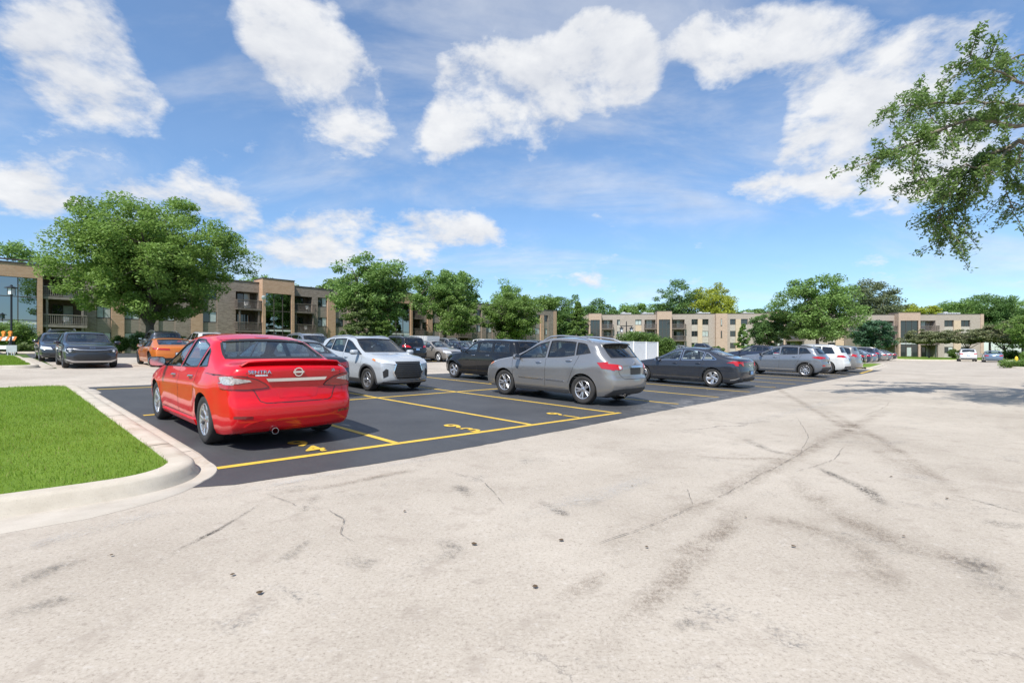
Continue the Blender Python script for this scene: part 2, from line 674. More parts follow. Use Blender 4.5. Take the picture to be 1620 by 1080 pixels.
# the ground sheet out to the horizon
gm = MB()
us = [-900, -300, -100, -30, 0, 50, 100, 200, 400, 1200]
vs2 = [-1200, -300, -60, V0, V1, 120, 300, 1200]
gv = [W(u, v, -.02) for v in vs2 for u in us]
gf = [(j * len(us) + i, j * len(us) + i + 1, (j + 1) * len(us) + i + 1, (j + 1) * len(us) + i) for j in range(len(vs2) - 1) for i in range(len(us) - 1)]
gm.add(gv, gf)
ground = tag(gm.build("ground", M_FIELD), kind='structure')

# weathered road and aisles
road = tag(sheet("road", [(-60, -30), (97, -30), (97, 4.2), (93, 10), (93, 27.5), (-60, 27.5)], .0, M_PAVE), kind='structure')
lane = tag(sheet("lane", [(1.9, 27.5), (9.2, 27.5), (9.2, 38.5), (1.9, 38.5)], .0, M_PAVE), kind='structure')

# new asphalt of the near lot; its road edge is a hand-laid, slightly uneven line
rng = random.Random(5)
edge = [(1.30, 5.70)]
u = 1.7
while u < 44.2:
    edge.append((u, 5.30 + .20 * math.exp(-((u - 1.3) / 1.3) ** 2) - .09 * math.exp(-((u - 6) / 3.2) ** 2) + .06 * max(0, (u - 20) / 24) + rng.uniform(-.013, .013)))
    u += .12 if u < 14 else .6
asph_poly = edge + [(44.3, 5.45), (44.3, 17.2), (1.85, 17.9), (1.85, 7.3), (1.80, 6.6), (1.62, 6.1)]
asphalt = tag(sheet("parking_asphalt", asph_poly, .004, M_ASPH), kind='structure')
asphalt2 = tag(sheet("parking_asphalt", [(9.2, 26.6), (92, 26.6), (92, 46), (9.2, 46)], .004, M_ASPH), kind='structure')
asphalt3 = tag(sheet("parking_asphalt", [(1.6, 38.5), (9.2, 38.5), (9.2, 46), (-20, 51), (-20, 45.6), (1.6, 45.6)], .008, M_ASPH), kind='structure')


def line(a, b, w=.105, parent=asphalt, off=.008):
    du, dv = b[0] - a[0], b[1] - a[1]
    l = math.hypot(du, dv)
    nu, nv = -dv / l * w / 2, du / l * w / 2
    return sheet("painted_line", [(a[0] + nu, a[1] + nv), (b[0] + nu, b[1] + nv), (b[0] - nu, b[1] - nv), (a[0] - nu, a[1] - nv)], off, M_YEL, parent)


STALLS = [4.07, 6.82, 9.42, 12.11, 14.74, 17.40, 20.20, 22.9, 25.6, 28.25, 30.95, 33.65, 36.35, 39.05, 41.75]
line((1.78, 6.33), (9.50, 5.79), .115)
for i, su in enumerate(STALLS):
    f = 6.12 if i == 0 else (5.98 if i == 1 else 5.84 if i == 2 else 5.68)
    line((su, f + (.06 if i < 3 else 0)), (su, 17.0), .10, off=.0084 if i % 2 else .0088)
line((1.95, 11.25), (44.0, 11.1), .10, off=.0096)
line((1.95, 17.05), (12.2, 16.85), .10, off=.0100)
line((36.6, 5.55), (44.2, 5.98), .14, off=.0104)
for k in range(22):
    line((10.6 + 2.7 * k, 27.0), (10.6 + 2.7 * k, 32.6), .10, asphalt2)
for k in range(3):
    line((2.2 + 2.7 * k, 40.0), (2.2 + 2.7 * k, 45.0), .10, asphalt3, off=.012)


def ground_text(txt, u, v, size, parent):
    cu = bpy.data.curves.new("t", 'FONT')
    cu.body = txt
    cu.size = size
    cu.align_x = 'CENTER'
    cu.align_y = 'CENTER'
    cu.offset = size * .022
    o = bpy.data.objects.new("t", cu)
    col.objects.link(o)
    bpy.context.view_layer.update()
    me = bpy.data.meshes.new_from_object(o.evaluated_get(bpy.context.evaluated_depsgraph_get()))
    bpy.data.objects.remove(o)
    bpy.data.curves.remove(cu)
    for vert in me.vertices:
        a, b, _ = vert.co
        vert.co = W(u + a, v + b * 1.05, .0125)
    me.materials.clear()
    me.materials.append(M_YEL)
    return link("painted_number", me, parent)


for (txt, u, v) in (("9", 3.02, 7.02), ("4", 3.02, 6.55), ("9", 5.62, 6.75), ("3", 5.62, 6.30), ("9", 8.22, 6.55), ("1", 8.20, 6.12)):
    ground_text(txt, u, v, .52, asphalt)


# ------------------------------------------------------------------ kerbs: profile swept along a path (lot coordinates, lawn on the left)
def kerb(path, name="kerb", gut=.42, h=.14, joints=3.0, label=None, gutter=True):
    prof_k = [(0.0, .004), (.03, .05), (.055, h - .025), (.085, h - .003), (.16, h), (.30, h - .004), (.315, -.05)]
    gw = gut if callable(gut) else (lambda p_: gut)
    gut = gw(Vector((0, 0, 0)))
    prof_g = [(-1.0, .0012), (-.95, .012), (-.05, .008), (.0, .004)]
    P = [Vector((a, b, 0)) for a, b in path]
    normals = []
    for i in range(len(P)):
        d = P[min(i + 1, len(P) - 1)] - P[max(i - 1, 0)]
        d.normalize()
        normals.append(Vector((-d.y, d.x, 0)))
    def sweep(prof, nm, mat, par):
        mb = MB()
        rows = [[W(p.x + n.x * a * (gw(p) if prof is prof_g else 1.0), p.y + n.y * a * (gw(p) if prof is prof_g else 1.0), z) for a, z in prof] for p, n in zip(P, normals)]
        k = len(prof)
        vs_ = [q for r_ in rows for q in r_]
        fs = [(i * k + j, i * k + j + 1, (i + 1) * k + j + 1, (i + 1) * k + j) for i in range(len(P) - 1) for j in range(k - 1)]
        mb.add(vs_, [f[::-1] for f in fs])
        return mb.build(nm, mat, par, smooth=True, angle=50)
    o = sweep(prof_k, name, M_KERB, None)
    tag(o, kind='structure')
    if gutter:
        sweep(prof_g, "gutter", M_GUT, o)
    # contraction joints: narrow dark grooves across the kerb
    mb = MB()
    run = 0.0
    for i in range(len(P) - 1):
        run += (P[i + 1] - P[i]).length
        if run > joints:
            run = 0.0
            p, n = P[i], normals[i]
            d = (P[i + 1] - P[i]).normalized() * .009
            gj = gw(p)
            pr = [(-gj + .02, .0135), (-.02, .0095), (0.003, .009), (.03, .053), (.055, h - .022), (.085, h), (.16, h + .003), (.30, h - .001)]
            if not gutter:
                pr = pr[2:]
            vs_ = []
            for (a, z) in pr:
                vs_ += [W(p.x + n.x * a - d.x, p.y + n.y * a - d.y, z), W(p.x + n.x * a + d.x, p.y + n.y * a + d.y, z)]
            mb.add(vs_, [(2 * j, 2 * j + 1, 2 * j + 3, 2 * j + 2) for j in range(len(pr) - 1)])
    if mb.v:
        mb.build("joint", plain("joint_dark", (.10, .088, .072), .9), o)
    return o


def densify(path, step=.25):
    out = []
    for i in range(len(path) - 1):
        a, b = path[i], path[i + 1]
        k = max(1, int(math.hypot(b[0] - a[0], b[1] - a[1]) / step))
        for j in range(k):
            out.append((a[0] + (b[0] - a[0]) * j / k, a[1] + (b[1] - a[1]) * j / k))
    out.append(path[-1])
    return out


# near island: along the road, round the corner, up the side of the first stall
isl = densify([(-30, 5.95), (-6, 5.82), (-.1, 5.74), (.55, 5.69)]) + arc(.78, 6.55, .86, -88, 0, 14) + densify([(1.645, 7.2), (1.64, 16.6)]) + arc(.95, 16.9, .69, 5, 90, 8) + densify([(.4, 17.62), (-30, 18.2)])
kerb(isl, gut=lambda p_: max(.17, .48 - .40 * max(0.0, p_.x - .6)) if p_.y < 16 else .30)


def inner(path, d):
    P = [Vector((a, b, 0)) for a, b in path]
    out = []
    for i in range(len(P)):
        t_ = (P[min(i + 1, len(P) - 1)] - P[max(i - 1, 0)]).normalized()
        out.append((P[i].x - t_.y * d, P[i].y + t_.x * d))
    return out


lawn_poly = inner(isl, .29)
lawn = tag(sheet("lawn", lawn_poly, .125, M_LAWN), kind='structure')
# second island beside the lane
isl2 = densify([(-30, 28.3), (.6, 27.75)]) + arc(.75, 28.45, .7, -80, 0, 8) + densify([(1.45, 29), (1.2, 38)]) + arc(.35, 38.2, .85, 0, 80, 6) + densify([(.1, 39.1), (-30, 42.5)])
kerb(isl2, gut=.45)
lawn2_poly = inner(isl2, .29)
tag(sheet("lawn", lawn2_poly, .125, M_LAWN), kind='structure')
# far side of the left street: verge in front of the left building
vg = densify([(-30, 47.6), (-2, 46.6), (3.2, 46.4), (3.8, 47.4), (4, 51)], .6)
kerb(vg, gut=.3)
tag(sheet("lawn", inner(vg, .29) + [(4, 53), (-30, 60)], .12, M_LAWN), kind='structure')
vg2 = densify([(9.0, 50.2), (92, 50.2)], 1.0)
tag(sheet("path", [(-2, 46.2), (92, 46.05), (92, 50.4), (4, 50.4)], .004, M_ASPH), kind='structure')
kerb(vg2, gut=.3)
tag(sheet("lawn", [(4.2, 50.4), (95, 50.4), (95, 66.5), (-30, 66.5), (-30, 60), (4.2, 53)], .10, M_LAWN), kind='structure')
# islands down the road on the right
ri = densify([(44.9, 8.6), (46, 6.5)]) + arc(46.6, 7.1, .9, 200, 270, 5) + densify([(47, 6.2), (58.5, 6.9)]) + arc(58.6, 7.8, .9, -90, 45, 6) + densify([(58, 8.8), (45.2, 9.4), (44.9, 8.6)])
kerb(ri, gut=.25)
tag(sheet("lawn", inner(ri, .29), .12, M_LAWN), kind='structure')
rj = densify([(70, -9), (54, -6.5)], .6) + arc(54.6, -3.3, 2.6, 230, 130, 8)[::-1][::-1]
rj = densify([(72, -8), (56.5, -6.4)], .6)[::-1]
rk = arc(57.5, -4.2, 2.9, 270, 90, 12)[::-1] + densify([(58, -7.1), (72, -8)], .6)
rk = rk[::-1]
rk = [(72, -1.6), (60, -1.4)] + arc(57.5, -4.2, 2.8, 88, 270, 12) + [(60, -7.0), (72, -7.2)]
kerb(densify(rk, .5), gut=.3)
tag(sheet("lawn", inner(densify(rk, .5), .29), .12, M_LAWN), kind='structure')
# lawn in front of the far right building
fr = densify([(97.2, -40), (97.0, 3.5), (93.3, 10.2), (93.3, 46)], 1.0)[::-1]
kerb(fr[::-1], gut=.3) if False else kerb(densify([(97.0, -40), (97.0, 4.0), (93.2, 10.2), (93.2, 46)], 1.0)[::-1], gut=.3)
tag(sheet("lawn", [(97.2, -40), (160, -60), (170, 60), (93.4, 60), (93.4, 10.3), (97.2, 4.1)], .11, M_LAWN), kind='structure')


# ------------------------------------------------------------------ turf blades on the near lawns (too many to count)
def blades(name, poly, n, hmin, hmax, wid, seed, z0, lim=None):
    rg = np.random.default_rng(seed)
    P = np.array(poly)
    lo, hi = P.min(0), P.max(0)
    if lim:
        lo = np.maximum(lo, lim[0])
        hi = np.minimum(hi, lim[1])
    pts = []
    cnt = 0
    while cnt < n:
        q = rg.uniform(lo, hi, (n * 2, 2))
        inside = np.zeros(len(q), bool)
        x, y = q[:, 0], q[:, 1]
        j = len(P) - 1
        for i in range(len(P)):
            c = ((P[i, 1] > y) != (P[j, 1] > y)) & (x < (P[j, 0] - P[i, 0]) * (y - P[i, 1]) / (P[j, 1] - P[i, 1] + 1e-12) + P[i, 0])
            inside ^= c
            j = i
        q = q[inside]
        pts.append(q)
        cnt += len(q)
        if len(q) == 0:
            break
    q = np.concatenate(pts)[:n]
    n = len(q)
    X = q[:, 0] * UX + q[:, 1] * VX
    Y = q[:, 0] * UY + q[:, 1] * VY
    Z = np.clip(GSLOPE * (q[:, 1] - V0), 0, GSLOPE * (V1 - V0)) + z0
    a = rg.uniform(0, 2 * np.pi, n)
    h = rg.uniform(hmin, hmax, n) * (1.0 + .35 * np.sin(q[:, 0] * 3.1 + 1.3 * np.sin(q[:, 1] * 1.7)) * np.sin(q[:, 1] * 2.3 + q[:, 0]))
    ln = rg.uniform(0, .8, n) * h
    b = rg.uniform(0, 2 * np.pi, n)
    w = wid * rg.uniform(.7, 1.3, n)
    v = np.empty((n, 3, 3))
    v[:, 0] = np.stack([X - np.cos(a) * w, Y - np.sin(a) * w, Z], 1)
    v[:, 1] = np.stack([X + np.cos(a) * w, Y + np.sin(a) * w, Z], 1)
    v[:, 2] = np.stack([X + np.cos(b) * ln, Y + np.sin(b) * ln, Z + h], 1)
    return np_mesh(name, v.reshape(-1, 3), np.arange(3 * n).reshape(-1, 3), M_BLADE, nper=3)


def mat_leaf(name, lo, hi, trans=.35, rough=.55, dry=0.0):
    m, t, out = new_mat(name)
    g = t.node('ShaderNodeNewGeometry')
    rnd = g.outputs['Random Per Island']
    colr = t.mix(rnd, lo, hi)
    tc = t.node('ShaderNodeTexCoord').outputs['Object']
    colr = t.mix(t.maprange(t.noise(tc, .5, 3), .35, .65, 0, .45), colr, tuple(min(1, c * 1.25) for c in hi))
    if dry:
        colr = t.mix(t.maprange(t.noise(tc, 1.7, 5, .7), .50, .70, 0, .4), colr, tuple(c * .62 for c in lo))
        colr = t.mix(t.math('GREATER_THAN', rnd, 1.0 - dry), colr, (.30, .27, .10))
    d = pbsdf(t, Roughness=rough)
    d.inputs['Specular IOR Level'].default_value = .35
    t.put(d.inputs['Base Color'], colr)
    tr = t.node('ShaderNodeBsdfTranslucent')
    t.put(tr.inputs['Color'], t.mix(.5, colr, tuple(min(1, c * 1.9) for c in hi)))
    mx = t.node('ShaderNodeMixShader', inp={0: trans, 1: d.outputs[0], 2: tr.outputs[0]})
    t.l.new(mx.outputs[0], out.inputs[0])
    return m


M_BLADE = mat_leaf("grass_blade", (.135, .225, .018), (.225, .335, .040), .4, .6, dry=.06)
tag(blades("grass", lawn_poly, 190000, .025, .055, .0035, 3, .125, ((-14, 5.8), (1.6, 18))), "short bright green turf filling the kerbed island beside the red sedan", "grass", kind='stuff')
tag(blades("grass", lawn2_poly, 50000, .03, .07, .008, 4, .125, ((-6, 27.5), (1.6, 40))), "bright green turf strip under the grey sign at the left", "grass", kind='stuff')

# ================================================================== cars
BLACK = plain("black_rubber", (.016, .016, .017), .75)
TYRE = plain("tyre_rubber", (.028, .027, .027), .85, bump=.3, bscale=90, vary=.25)
TRIM = plain("black_trim", (.02, .02, .022), .45)
CLAD = plain("grey_plastic_cladding", (.055, .056, .06), .6)
CHROME = plain("chrome", (.75, .75, .77), .12, 1.0)
RIMS = plain("silver_alloy", (.55, .55, .57), .32, .85)
RIMD = plain("dark_alloy", (.10, .10, .105), .35, .7)
RIMC = plain("wheel_cover_silver", (.50, .51, .53), .4, .5)
INTER = plain("cabin_lining", (.22, .215, .21), .85)
DASH = plain("dark_interior", (.04, .04, .043), .7)
SEAT = plain("seat_fabric", (.11, .11, .115), .9, bump=.2)
SEATL = plain("pale_seat_fabric", (.22, .215, .21), .9, bump=.2)
PANE = glassy("car_glass", (.76, .84, .84), extra=.05)
PANED = glassy("privacy_glass", (.16, .18, .19), extra=.05)
DARKGL = plain("dark_glass", (.012, .014, .017), .03, 0, 0, .8)
REDL = plain("red_lens", (.40, .006, .009), .10, 0, .8)
REDD = plain("dark_red_lens", (.16, .006, .008), .15, 0, .8)
CLEARL = plain("clear_lens", (.72, .73, .75), .12, .35, .8)
ORANGL = plain("amber_lens", (.75, .20, .02), .2, 0, .6)
LAMPD = plain("headlamp_black", (.02, .021, .024), .1, 0, .8)
PLATEW = plain("number_plate_white", (.70, .72, .76), .5)
PLATEB = plain("number_plate_blue", (.20, .36, .62), .5)
BRAKE = plain("brake_disc", (.14, .13, .125), .5, .7)


def smooth_curve(pts, L, sig):
    g = np.arange(-.3, L + .3, .01)
    xs_, zs_ = zip(*pts)
    z = np.interp(g, xs_, zs_)
    k = np.arange(-int(4 * sig / .01), int(4 * sig / .01) + 1) * .01
    w = np.exp(-(k / sig) ** 2 / 2)
    w /= w.sum()
    zp = np.pad(z, len(k) // 2, mode='edge')
    z = np.convolve(zp, w, 'valid')
    return lambda x: np.interp(x, g, z)


def interp(pts):
    a, b = zip(*pts)
    return lambda x: np.interp(x, a, b)


class Car:
    """lofted body with cut wheel wells, cut windows and a hollow cabin; local axes: nose +x, left +y"""

    def __init__(s, **k):
        s.__dict__.update(dict(zb=.19, tum=.36, crown=.045, sig=.05, flare=.018, rr=.07, fb=.20, rb=.14, kw=.10, kr=.07,
                               arch=.055, fprof=[(0, .06), (.2, .03), (.45, 0), (.62, .015), (.8, .05), (1.2, .1)],
                               rprof=[(0, .1), (.22, .05), (.42, .01), (.6, 0), (.75, .035), (1.0, .06), (1.3, .08)],
                               detail=True, pb=.955, rim='multi', rimmat=RIMS, plan=None, crease=.010, cleft=.0))
        s.__dict__.update(k)
        L, w = s.L, s.Wd / 2
        s.top = smooth_curve(s.toppts, L, s.sig)
        s.belt = smooth_curve(s.beltpts, L, .06)
        s.planf = smooth_curve(s.plan or [(0, w * .90), (.35, w * .955), (1.0, w * .99), (L * .5, w), (L - 1.0, w * .995), (L - .4, w * .965), (L, w * .90)], L, .10)
        s.fpf, s.rpf = interp(s.fprof), interp(s.rprof)
        s.parts = []

    # -- shape functions
    def zbot(s, x):
        return s.zb + .05 * max(0, 1 - x / .5) ** 2 + .07 * max(0, 1 - (s.L - x) / .6) ** 2

    def hw(s, x, z):
        wb = float(s.planf(x))
        zb, ze = s.zbot(x), float(s.belt(x))
        t = (z - zb) / max(.05, ze - zb)
        if t <= 1:
            f = np.interp(t, [0, .10, .28, .5, .66, .74, .8, .9, 1], [.905, .955, .985, .997, .9985, .999, .992, .982, s.pb])
            r = wb * f
            for ax in (s.axf, s.axr):
                r += s.flare * math.exp(-((x - ax) / .36) ** 4) * np.interp(t, [.1, .35, .7, .9], [.6, 1, 1, 0])
            r += s.crease * math.exp(-((t - .74) / .05) ** 2)
            return r
        d = z - ze
        return wb * s.pb - s.tum * d - .10 * d * d

    def warp(s, x, y, z):
        L, w = s.L, s.Wd / 2
        q = min(1.2, abs(y) / w)
        a = max(0, 1 - x / .75) ** 1.4
        x2 = x + a * (s.fb * q ** 2.4 + float(s.fpf(z)))
        b = max(0, 1 - (L - x) / .7) ** 1.4
        x2 -= b * (s.rb * q ** 2.6 + float(s.rpf(z)))
        ze = float(s.belt(x))
        if z > ze - .05:
            h = min(1, (z - ze + .05) / .15)
            for (x0, x1, kk) in ((s.ws[0], s.ws[1], s.kw), (s.rw[0], s.rw[1], -s.kr)):
                t = (x - x0 + .25) / (x1 - x0 + .5)
                if 0 < t < 1:
                    x2 += kk * math.sin(math.pi * t) ** 2 * (abs(y) / .7) ** 2 * h
        return x2

    def ring(s, x, inset=0.0, floor=None):
        zt = float(s.top(x)) - inset
        zb = (s.zbot(x) + inset) if floor is None else floor
        crown = s.crown * np.interp(zt, [.6, 1.0, 1.3], [.8, .9, 1.0])
        ze = zt - crown
        belt = float(s.belt(x))
        r = min(.09, max(.03, (ze - zb) * .25))
        zm = min(belt, ze - r - .035)
        pts = []
        w0 = s.hw(x, zb + .001) - inset
        pts += [(0, zb), (w0 * .5, zb), (w0 - .05, zb)]
        for t in np.linspace(0, 1, 12):
            z = zb + .012 + (zm - zb - .012) * t
            pts.append((s.hw(x, z) - inset, z))
        for t in np.linspace(0, 1, 6)[1:]:
            z = zm + (ze - r - zm) * t
            pts.append((s.hw(x, z) - inset, z))
        S = pts[-1]
        wc = s.hw(x, ze) - inset
        C = (wc, ze + .004)
        T = (max(.05, wc - r * 1.5), 0)
        zc = lambda y: zt - crown * (abs(y) / max(wc, .1)) ** 2.2
        T = (T[0], zc(T[0]))
        for t in (.25, .5, .75):
            a = ((1 - t) ** 2 * S[0] + 2 * t * (1 - t) * C[0] + t * t * T[0], (1 - t) ** 2 * S[1] + 2 * t * (1 - t) * C[1] + t * t * T[1])
            pts.append(a)
        for t in np.linspace(1, 0, 7):
            pts.append((T[0] * t, zc(T[0] * t)))
        return pts

    def loft(s, xs_, inset=None, floor=None, xwarp=True):
        verts, faces = [], []
        n = None
        for i, x in enumerate(xs_):
            h = s.ring(x, inset[i], floor)
            full = h + [(-y, z) for (y, z) in h[-2:0:-1]]
            n = len(full)
            for (y, z) in full:
                verts.append((x, y, z))
        m = len(xs_)
        for i in range(m - 1):
            for k in range(n):
                k2 = (k + 1) % n
                faces.append((i * n + k, i * n + k2, (i + 1) * n + k2, (i + 1) * n + k))
        for end in (0, m - 1):
            base = [verts[end * n + k] for k in range(n)]
            zc = sum(p[2] for p in base) / n
            prev = [end * n + k for k in range(n)]
            for f in (.8, .55, .3):
                idx = []
                for p in base:
                    idx.append(len(verts))
                    verts.append((p[0], p[1] * f, zc + (p[2] - zc) * f))
                for k in range(n):
                    k2 = (k + 1) % n
                    q = (prev[k], prev[k2], idx[k2], idx[k])
                    faces.append(q[::-1] if end == 0 else q)
                prev = idx
            ci = len(verts)
            verts.append((base[0][0], 0, zc))
            for k in range(n):
                k2 = (k + 1) % n
                q = (prev[k], prev[k2], ci)
                faces.append(q[::-1] if end == 0 else q)
        out = []
        for (x, y, z) in verts:
            x2 = s.warp(x, y, z) if xwarp else x
            out.append((s.L / 2 - x2, y, z))
        faces = [f[::-1] for f in faces]
        return out, faces

    def stations(s):
        L, r = s.L, s.rr
        a = [r * (1 - math.cos(t)) for t in np.linspace(0, math.pi / 2, 6)]
        ins = [r * (1 - math.sin(t)) for t in np.linspace(0, math.pi / 2, 6)]
        step = .05 if s.detail else .09
        mid = list(np.arange(r + step, L - r - step * .5, step))
        xs_ = a + mid + [L - x for x in a[::-1]]
        return xs_, ins + [0.0] * len(mid) + ins[::-1]

    # -- build
    def body(s, paintmat):
        s.paintmat = paintmat
        xs_, ins = s.stations()
        v, f = s.loft(xs_, ins)
        me = bpy.data.meshes.new("body")
        me.from_pydata(v, [], f)
        bm = bmesh.new()
        bm.from_mesh(me)
        bmesh.ops.recalc_face_normals(bm, faces=bm.faces)
        s.bvh = BVHTree.FromBMesh(bm)
        bm.to_mesh(me)
        bm.free()
        me.materials.append(paintmat)
        o = link("body", me)
        cut = []
        # wheel wells
        mb = MB()
        for ax in (s.axf, s.axr):
            for sg in (1, -1):
                rad = s.tr + s.arch
                prof = [(0, s.Wd / 2 - .34), (rad, s.Wd / 2 - .34), (rad, s.Wd / 2 + .3), (0, s.Wd / 2 + .3)]
                n = 40
                cx = s.L / 2 - ax
                vs_ = []
                for (r_, h) in prof[1:3]:
                    for k in range(n):
                        t = 2 * math.pi * k / n
                        vs_.append((cx + r_ * math.cos(t), sg * h, s.tr + r_ * math.sin(t)))
                fs = [(k, (k + 1) % n, n + (k + 1) % n, n + k) for k in range(n)] + [tuple(range(n))[::-1], tuple(range(n, 2 * n))]
                if sg > 0:
                    fs = [q[::-1] for q in fs]
                mb.add(vs_, fs)
        cut.append(mb.build("cutter", BLACK))
        s.sidewin = [s.win_poly(*w_) for w_ in s.windows]
        s.wspoly = s.end_poly(s.ws, front=True)
        s.rwpoly = s.end_poly(s.rw, front=False) if s.rw[2] else None
        if s.detail:
            x0, x1 = s.cabin
            cx = list(np.arange(x0, x1 + .01, .10))
            fl = min(.42, s.zb + .2)
            cv, cf = s.loft(cx, [.045] * len(cx), floor=fl)
            me2 = bpy.data.meshes.new("cutter")
            me2.from_pydata(cv, [], cf)
            bm = bmesh.new()
            bm.from_mesh(me2)
            bmesh.ops.recalc_face_normals(bm, faces=bm.faces)
            bm.to_mesh(me2)
            bm.free()
            me2.materials.append(INTER)
            cut.append(link("cutter", me2))
            for grp in (s.sidewin[0::2], s.sidewin[1::2]):
                wb = MB()
                for poly in grp:
                    for sg in (1, -1):
                        s.orient_prism(wb, [(s.L / 2 - x, z) for x, z in poly], sg * .30, sg * 1.3, lambda a, b, c: (a, c, b))
                if wb.v:
                    cut.append(wb.build("cutter", TRIM))
            wb = MB()
            X0 = s.L / 2 - s.ws[0]
            s.orient_prism(wb, s.wspoly, X0 + .35, s.L / 2 - s.ws[1] - .30, lambda a, b, c: (c, a, b))
            if s.rwpoly:
                s.orient_prism(wb, s.rwpoly, s.L / 2 - s.rw[0] + .25, s.L / 2 - s.rw[1] - .5, lambda a, b, c: (c, a, b))
            cut.append(wb.build("cutter", TRIM))
        for c in cut:
            md = o.modifiers.new("cut", 'BOOLEAN')
            md.operation = 'DIFFERENCE'
            md.solver = 'EXACT'
            md.object = c
            md.material_mode = 'TRANSFER'
            md.use_self = False
        bpy.context.view_layer.update()
        dg = bpy.context.evaluated_depsgraph_get()
        me3 = bpy.data.meshes.new_from_object(o.evaluated_get(dg))
        o.modifiers.clear()
        o.data = me3
        me3.polygons.foreach_set('use_smooth', [True] * len(me3.polygons))
        me3.set_sharp_from_angle(angle=R(32))
        for c in cut:
            d = c.data
            bpy.data.objects.remove(c)
            bpy.data.meshes.remove(d)
        o.parent = s.root
        return o

    def orient_prism(s, mb, poly, h0, h1, xf):
        t = MB()
        t.prism(poly, h0, h1, xf=xf)
        me = t.build("tmp", TRIM, data=True)
        bm = bmesh.new()
        bm.from_mesh(me)
        bmesh.ops.recalc_face_normals(bm, faces=bm.faces)
        bm.verts.ensure_lookup_table()
        mb.add([v.co[:] for v in bm.verts], [tuple(v.index for v in f.verts) for f in bm.faces])
        bm.free()
        bpy.data.meshes.remove(me)

    def roofline(s, x):
        """upper limit of the side glass at x"""
        a = float(s.top(x - .11)) if x < s.ws[1] + .4 else (float(s.top(x + .09)) if x > s.rw[0] - .4 else float(s.top(x)))
        return min(a, float(s.top(x))) - s.crown - s.wtop

    def win_poly(s, xa, xb, sa=0.0, sb=0.0, cap=None):
        """side window from xa to xb; the end lines lean by sa, sb (metres at the top)"""
        def lean(x, t):
            return x
        lo, up = [], []
        zl = lambda x: float(s.belt(x)) + .03
        n = 15
        for i in range(n):
            t = i / (n - 1)
            xl = xa + (xb - xa) * t
            xu = (xa + sa) + (xb + sb - xa - sa) * t
            lo.append((xl, zl(xl)))
            up.append((xu, s.roofline(xu)))
        poly = [p for p, q in zip(lo, up) if q[1] > p[1] + .03] + [q for p, q in list(zip(lo, up))[::-1] if q[1] > p[1] + .03]
        return poly

    def end_poly(s, w, front):
        """(y, z) outline of the windscreen or rear window"""
        x0, x1 = w[0], w[1]
        xa, xb = (x0 + .06, x1 - .04) if front else (x1 - .08, x0 + .06)
        inset = w[3] if len(w) > 3 else .085
        right = []
        for t in np.linspace(0, 1, 8):
            x = xa + (xb - xa) * t
            z = float(s.top(x)) - .012
            right.append((s.hw(x, z) - inset, z))
        sag = s.crown * .6
        b = right[0]
        tp = right[-1]
        bot = [(b[0] * k, b[1] + sag * (1 - k * k) * (.25 if front else .3)) for k in (-.66, -.33, 0, .33, .66)]
        topl = [(tp[0] * k, tp[1] + sag * (1 - k * k)) for k in (.66, .33, 0, -.33, -.66)]
        return bot + right + topl + [(-y, z) for (y, z) in right[::-1]]

    # -- surface patches
    def cast(s, axis, a, b, sg=1):
        a, b = a + 1.7e-4, b + 1.3e-4          # never exactly on a mesh edge
        if axis == 'side':
            o, d = Vector((s.L / 2 - a, sg * 3, b)), Vector((0, -sg, 0))
        elif axis == 'rear':
            o, d = Vector((-s.L, a, b)), Vector((1, 0, 0))
        elif axis == 'front':
            o, d = Vector((s.L, a, b)), Vector((-1, 0, 0))
        else:
            o, d = Vector((s.L / 2 - a, b, 4)), Vector((0, 0, -1))
        loc, nor, idx, dist = s.bvh.ray_cast(o, d)
        # a ray that slips past a rounded corner is brought back to the corner itself
        if axis == 'side' and (loc is None or (b < float(s.belt(a)) + .05 and abs(loc.y) < .84 * s.Wd / 2)):
            loc, nor, idx, dist = s.bvh.find_nearest(Vector((s.L / 2 - a, sg * s.Wd / 2 * .93, b)))
        if axis in ('rear', 'front') and (loc is None or abs(loc.x) < s.L / 2 - .45) and b < .95:
            loc, nor, idx, dist = s.bvh.find_nearest(Vector(((-1 if axis == 'rear' else 1) * (s.L / 2 - .12), a, b)))
        if loc is None:
            loc, nor, idx, dist = s.bvh.find_nearest(o + d * (3 if axis != 'top' else 2.8))
        if nor.dot(d) > 0:
            nor = -nor
        return loc, nor

    def patch(s, name, mat, axis, poly, off=.004, skirt=.015, sg=1, grid=.07, parent=None, smooth=True):
        bm = bmesh.new()
        dens = []
        n = len(poly)
        for i in range(n):
            a, b = poly[i], poly[(i + 1) % n]
            k = max(1, int(math.hypot(b[0] - a[0], b[1] - a[1]) / (grid * .7)))
            for j in range(k):
                dens.append((a[0] + (b[0] - a[0]) * j / k, a[1] + (b[1] - a[1]) * j / k))
        bm.faces.new([bm.verts.new((p[0], p[1], 0)) for p in dens])
        xs_, ys_ = [p[0] for p in dens], [p[1] for p in dens]
        for (lo, hi, nrm) in ((min(xs_), max(xs_), (1, 0, 0)), (min(ys_), max(ys_), (0, 1, 0))):
            c = lo + grid
            while c < hi - .01:
                bmesh.ops.bisect_plane(bm, geom=bm.verts[:] + bm.edges[:] + bm.faces[:], plane_co=(c * nrm[0], c * nrm[1], 0), plane_no=nrm, dist=1e-5)
                c += grid
        bmesh.ops.triangulate(bm, faces=[f for f in bm.faces if len(f.verts) > 4])
        bnd = [e for e in bm.edges if len(e.link_faces) == 1]
        pos, nors = {}, {}
        for v in bm.verts:
            loc, nor = s.cast(axis, v.co.x, v.co.y, sg)
            pos[v], nors[v] = loc, nor
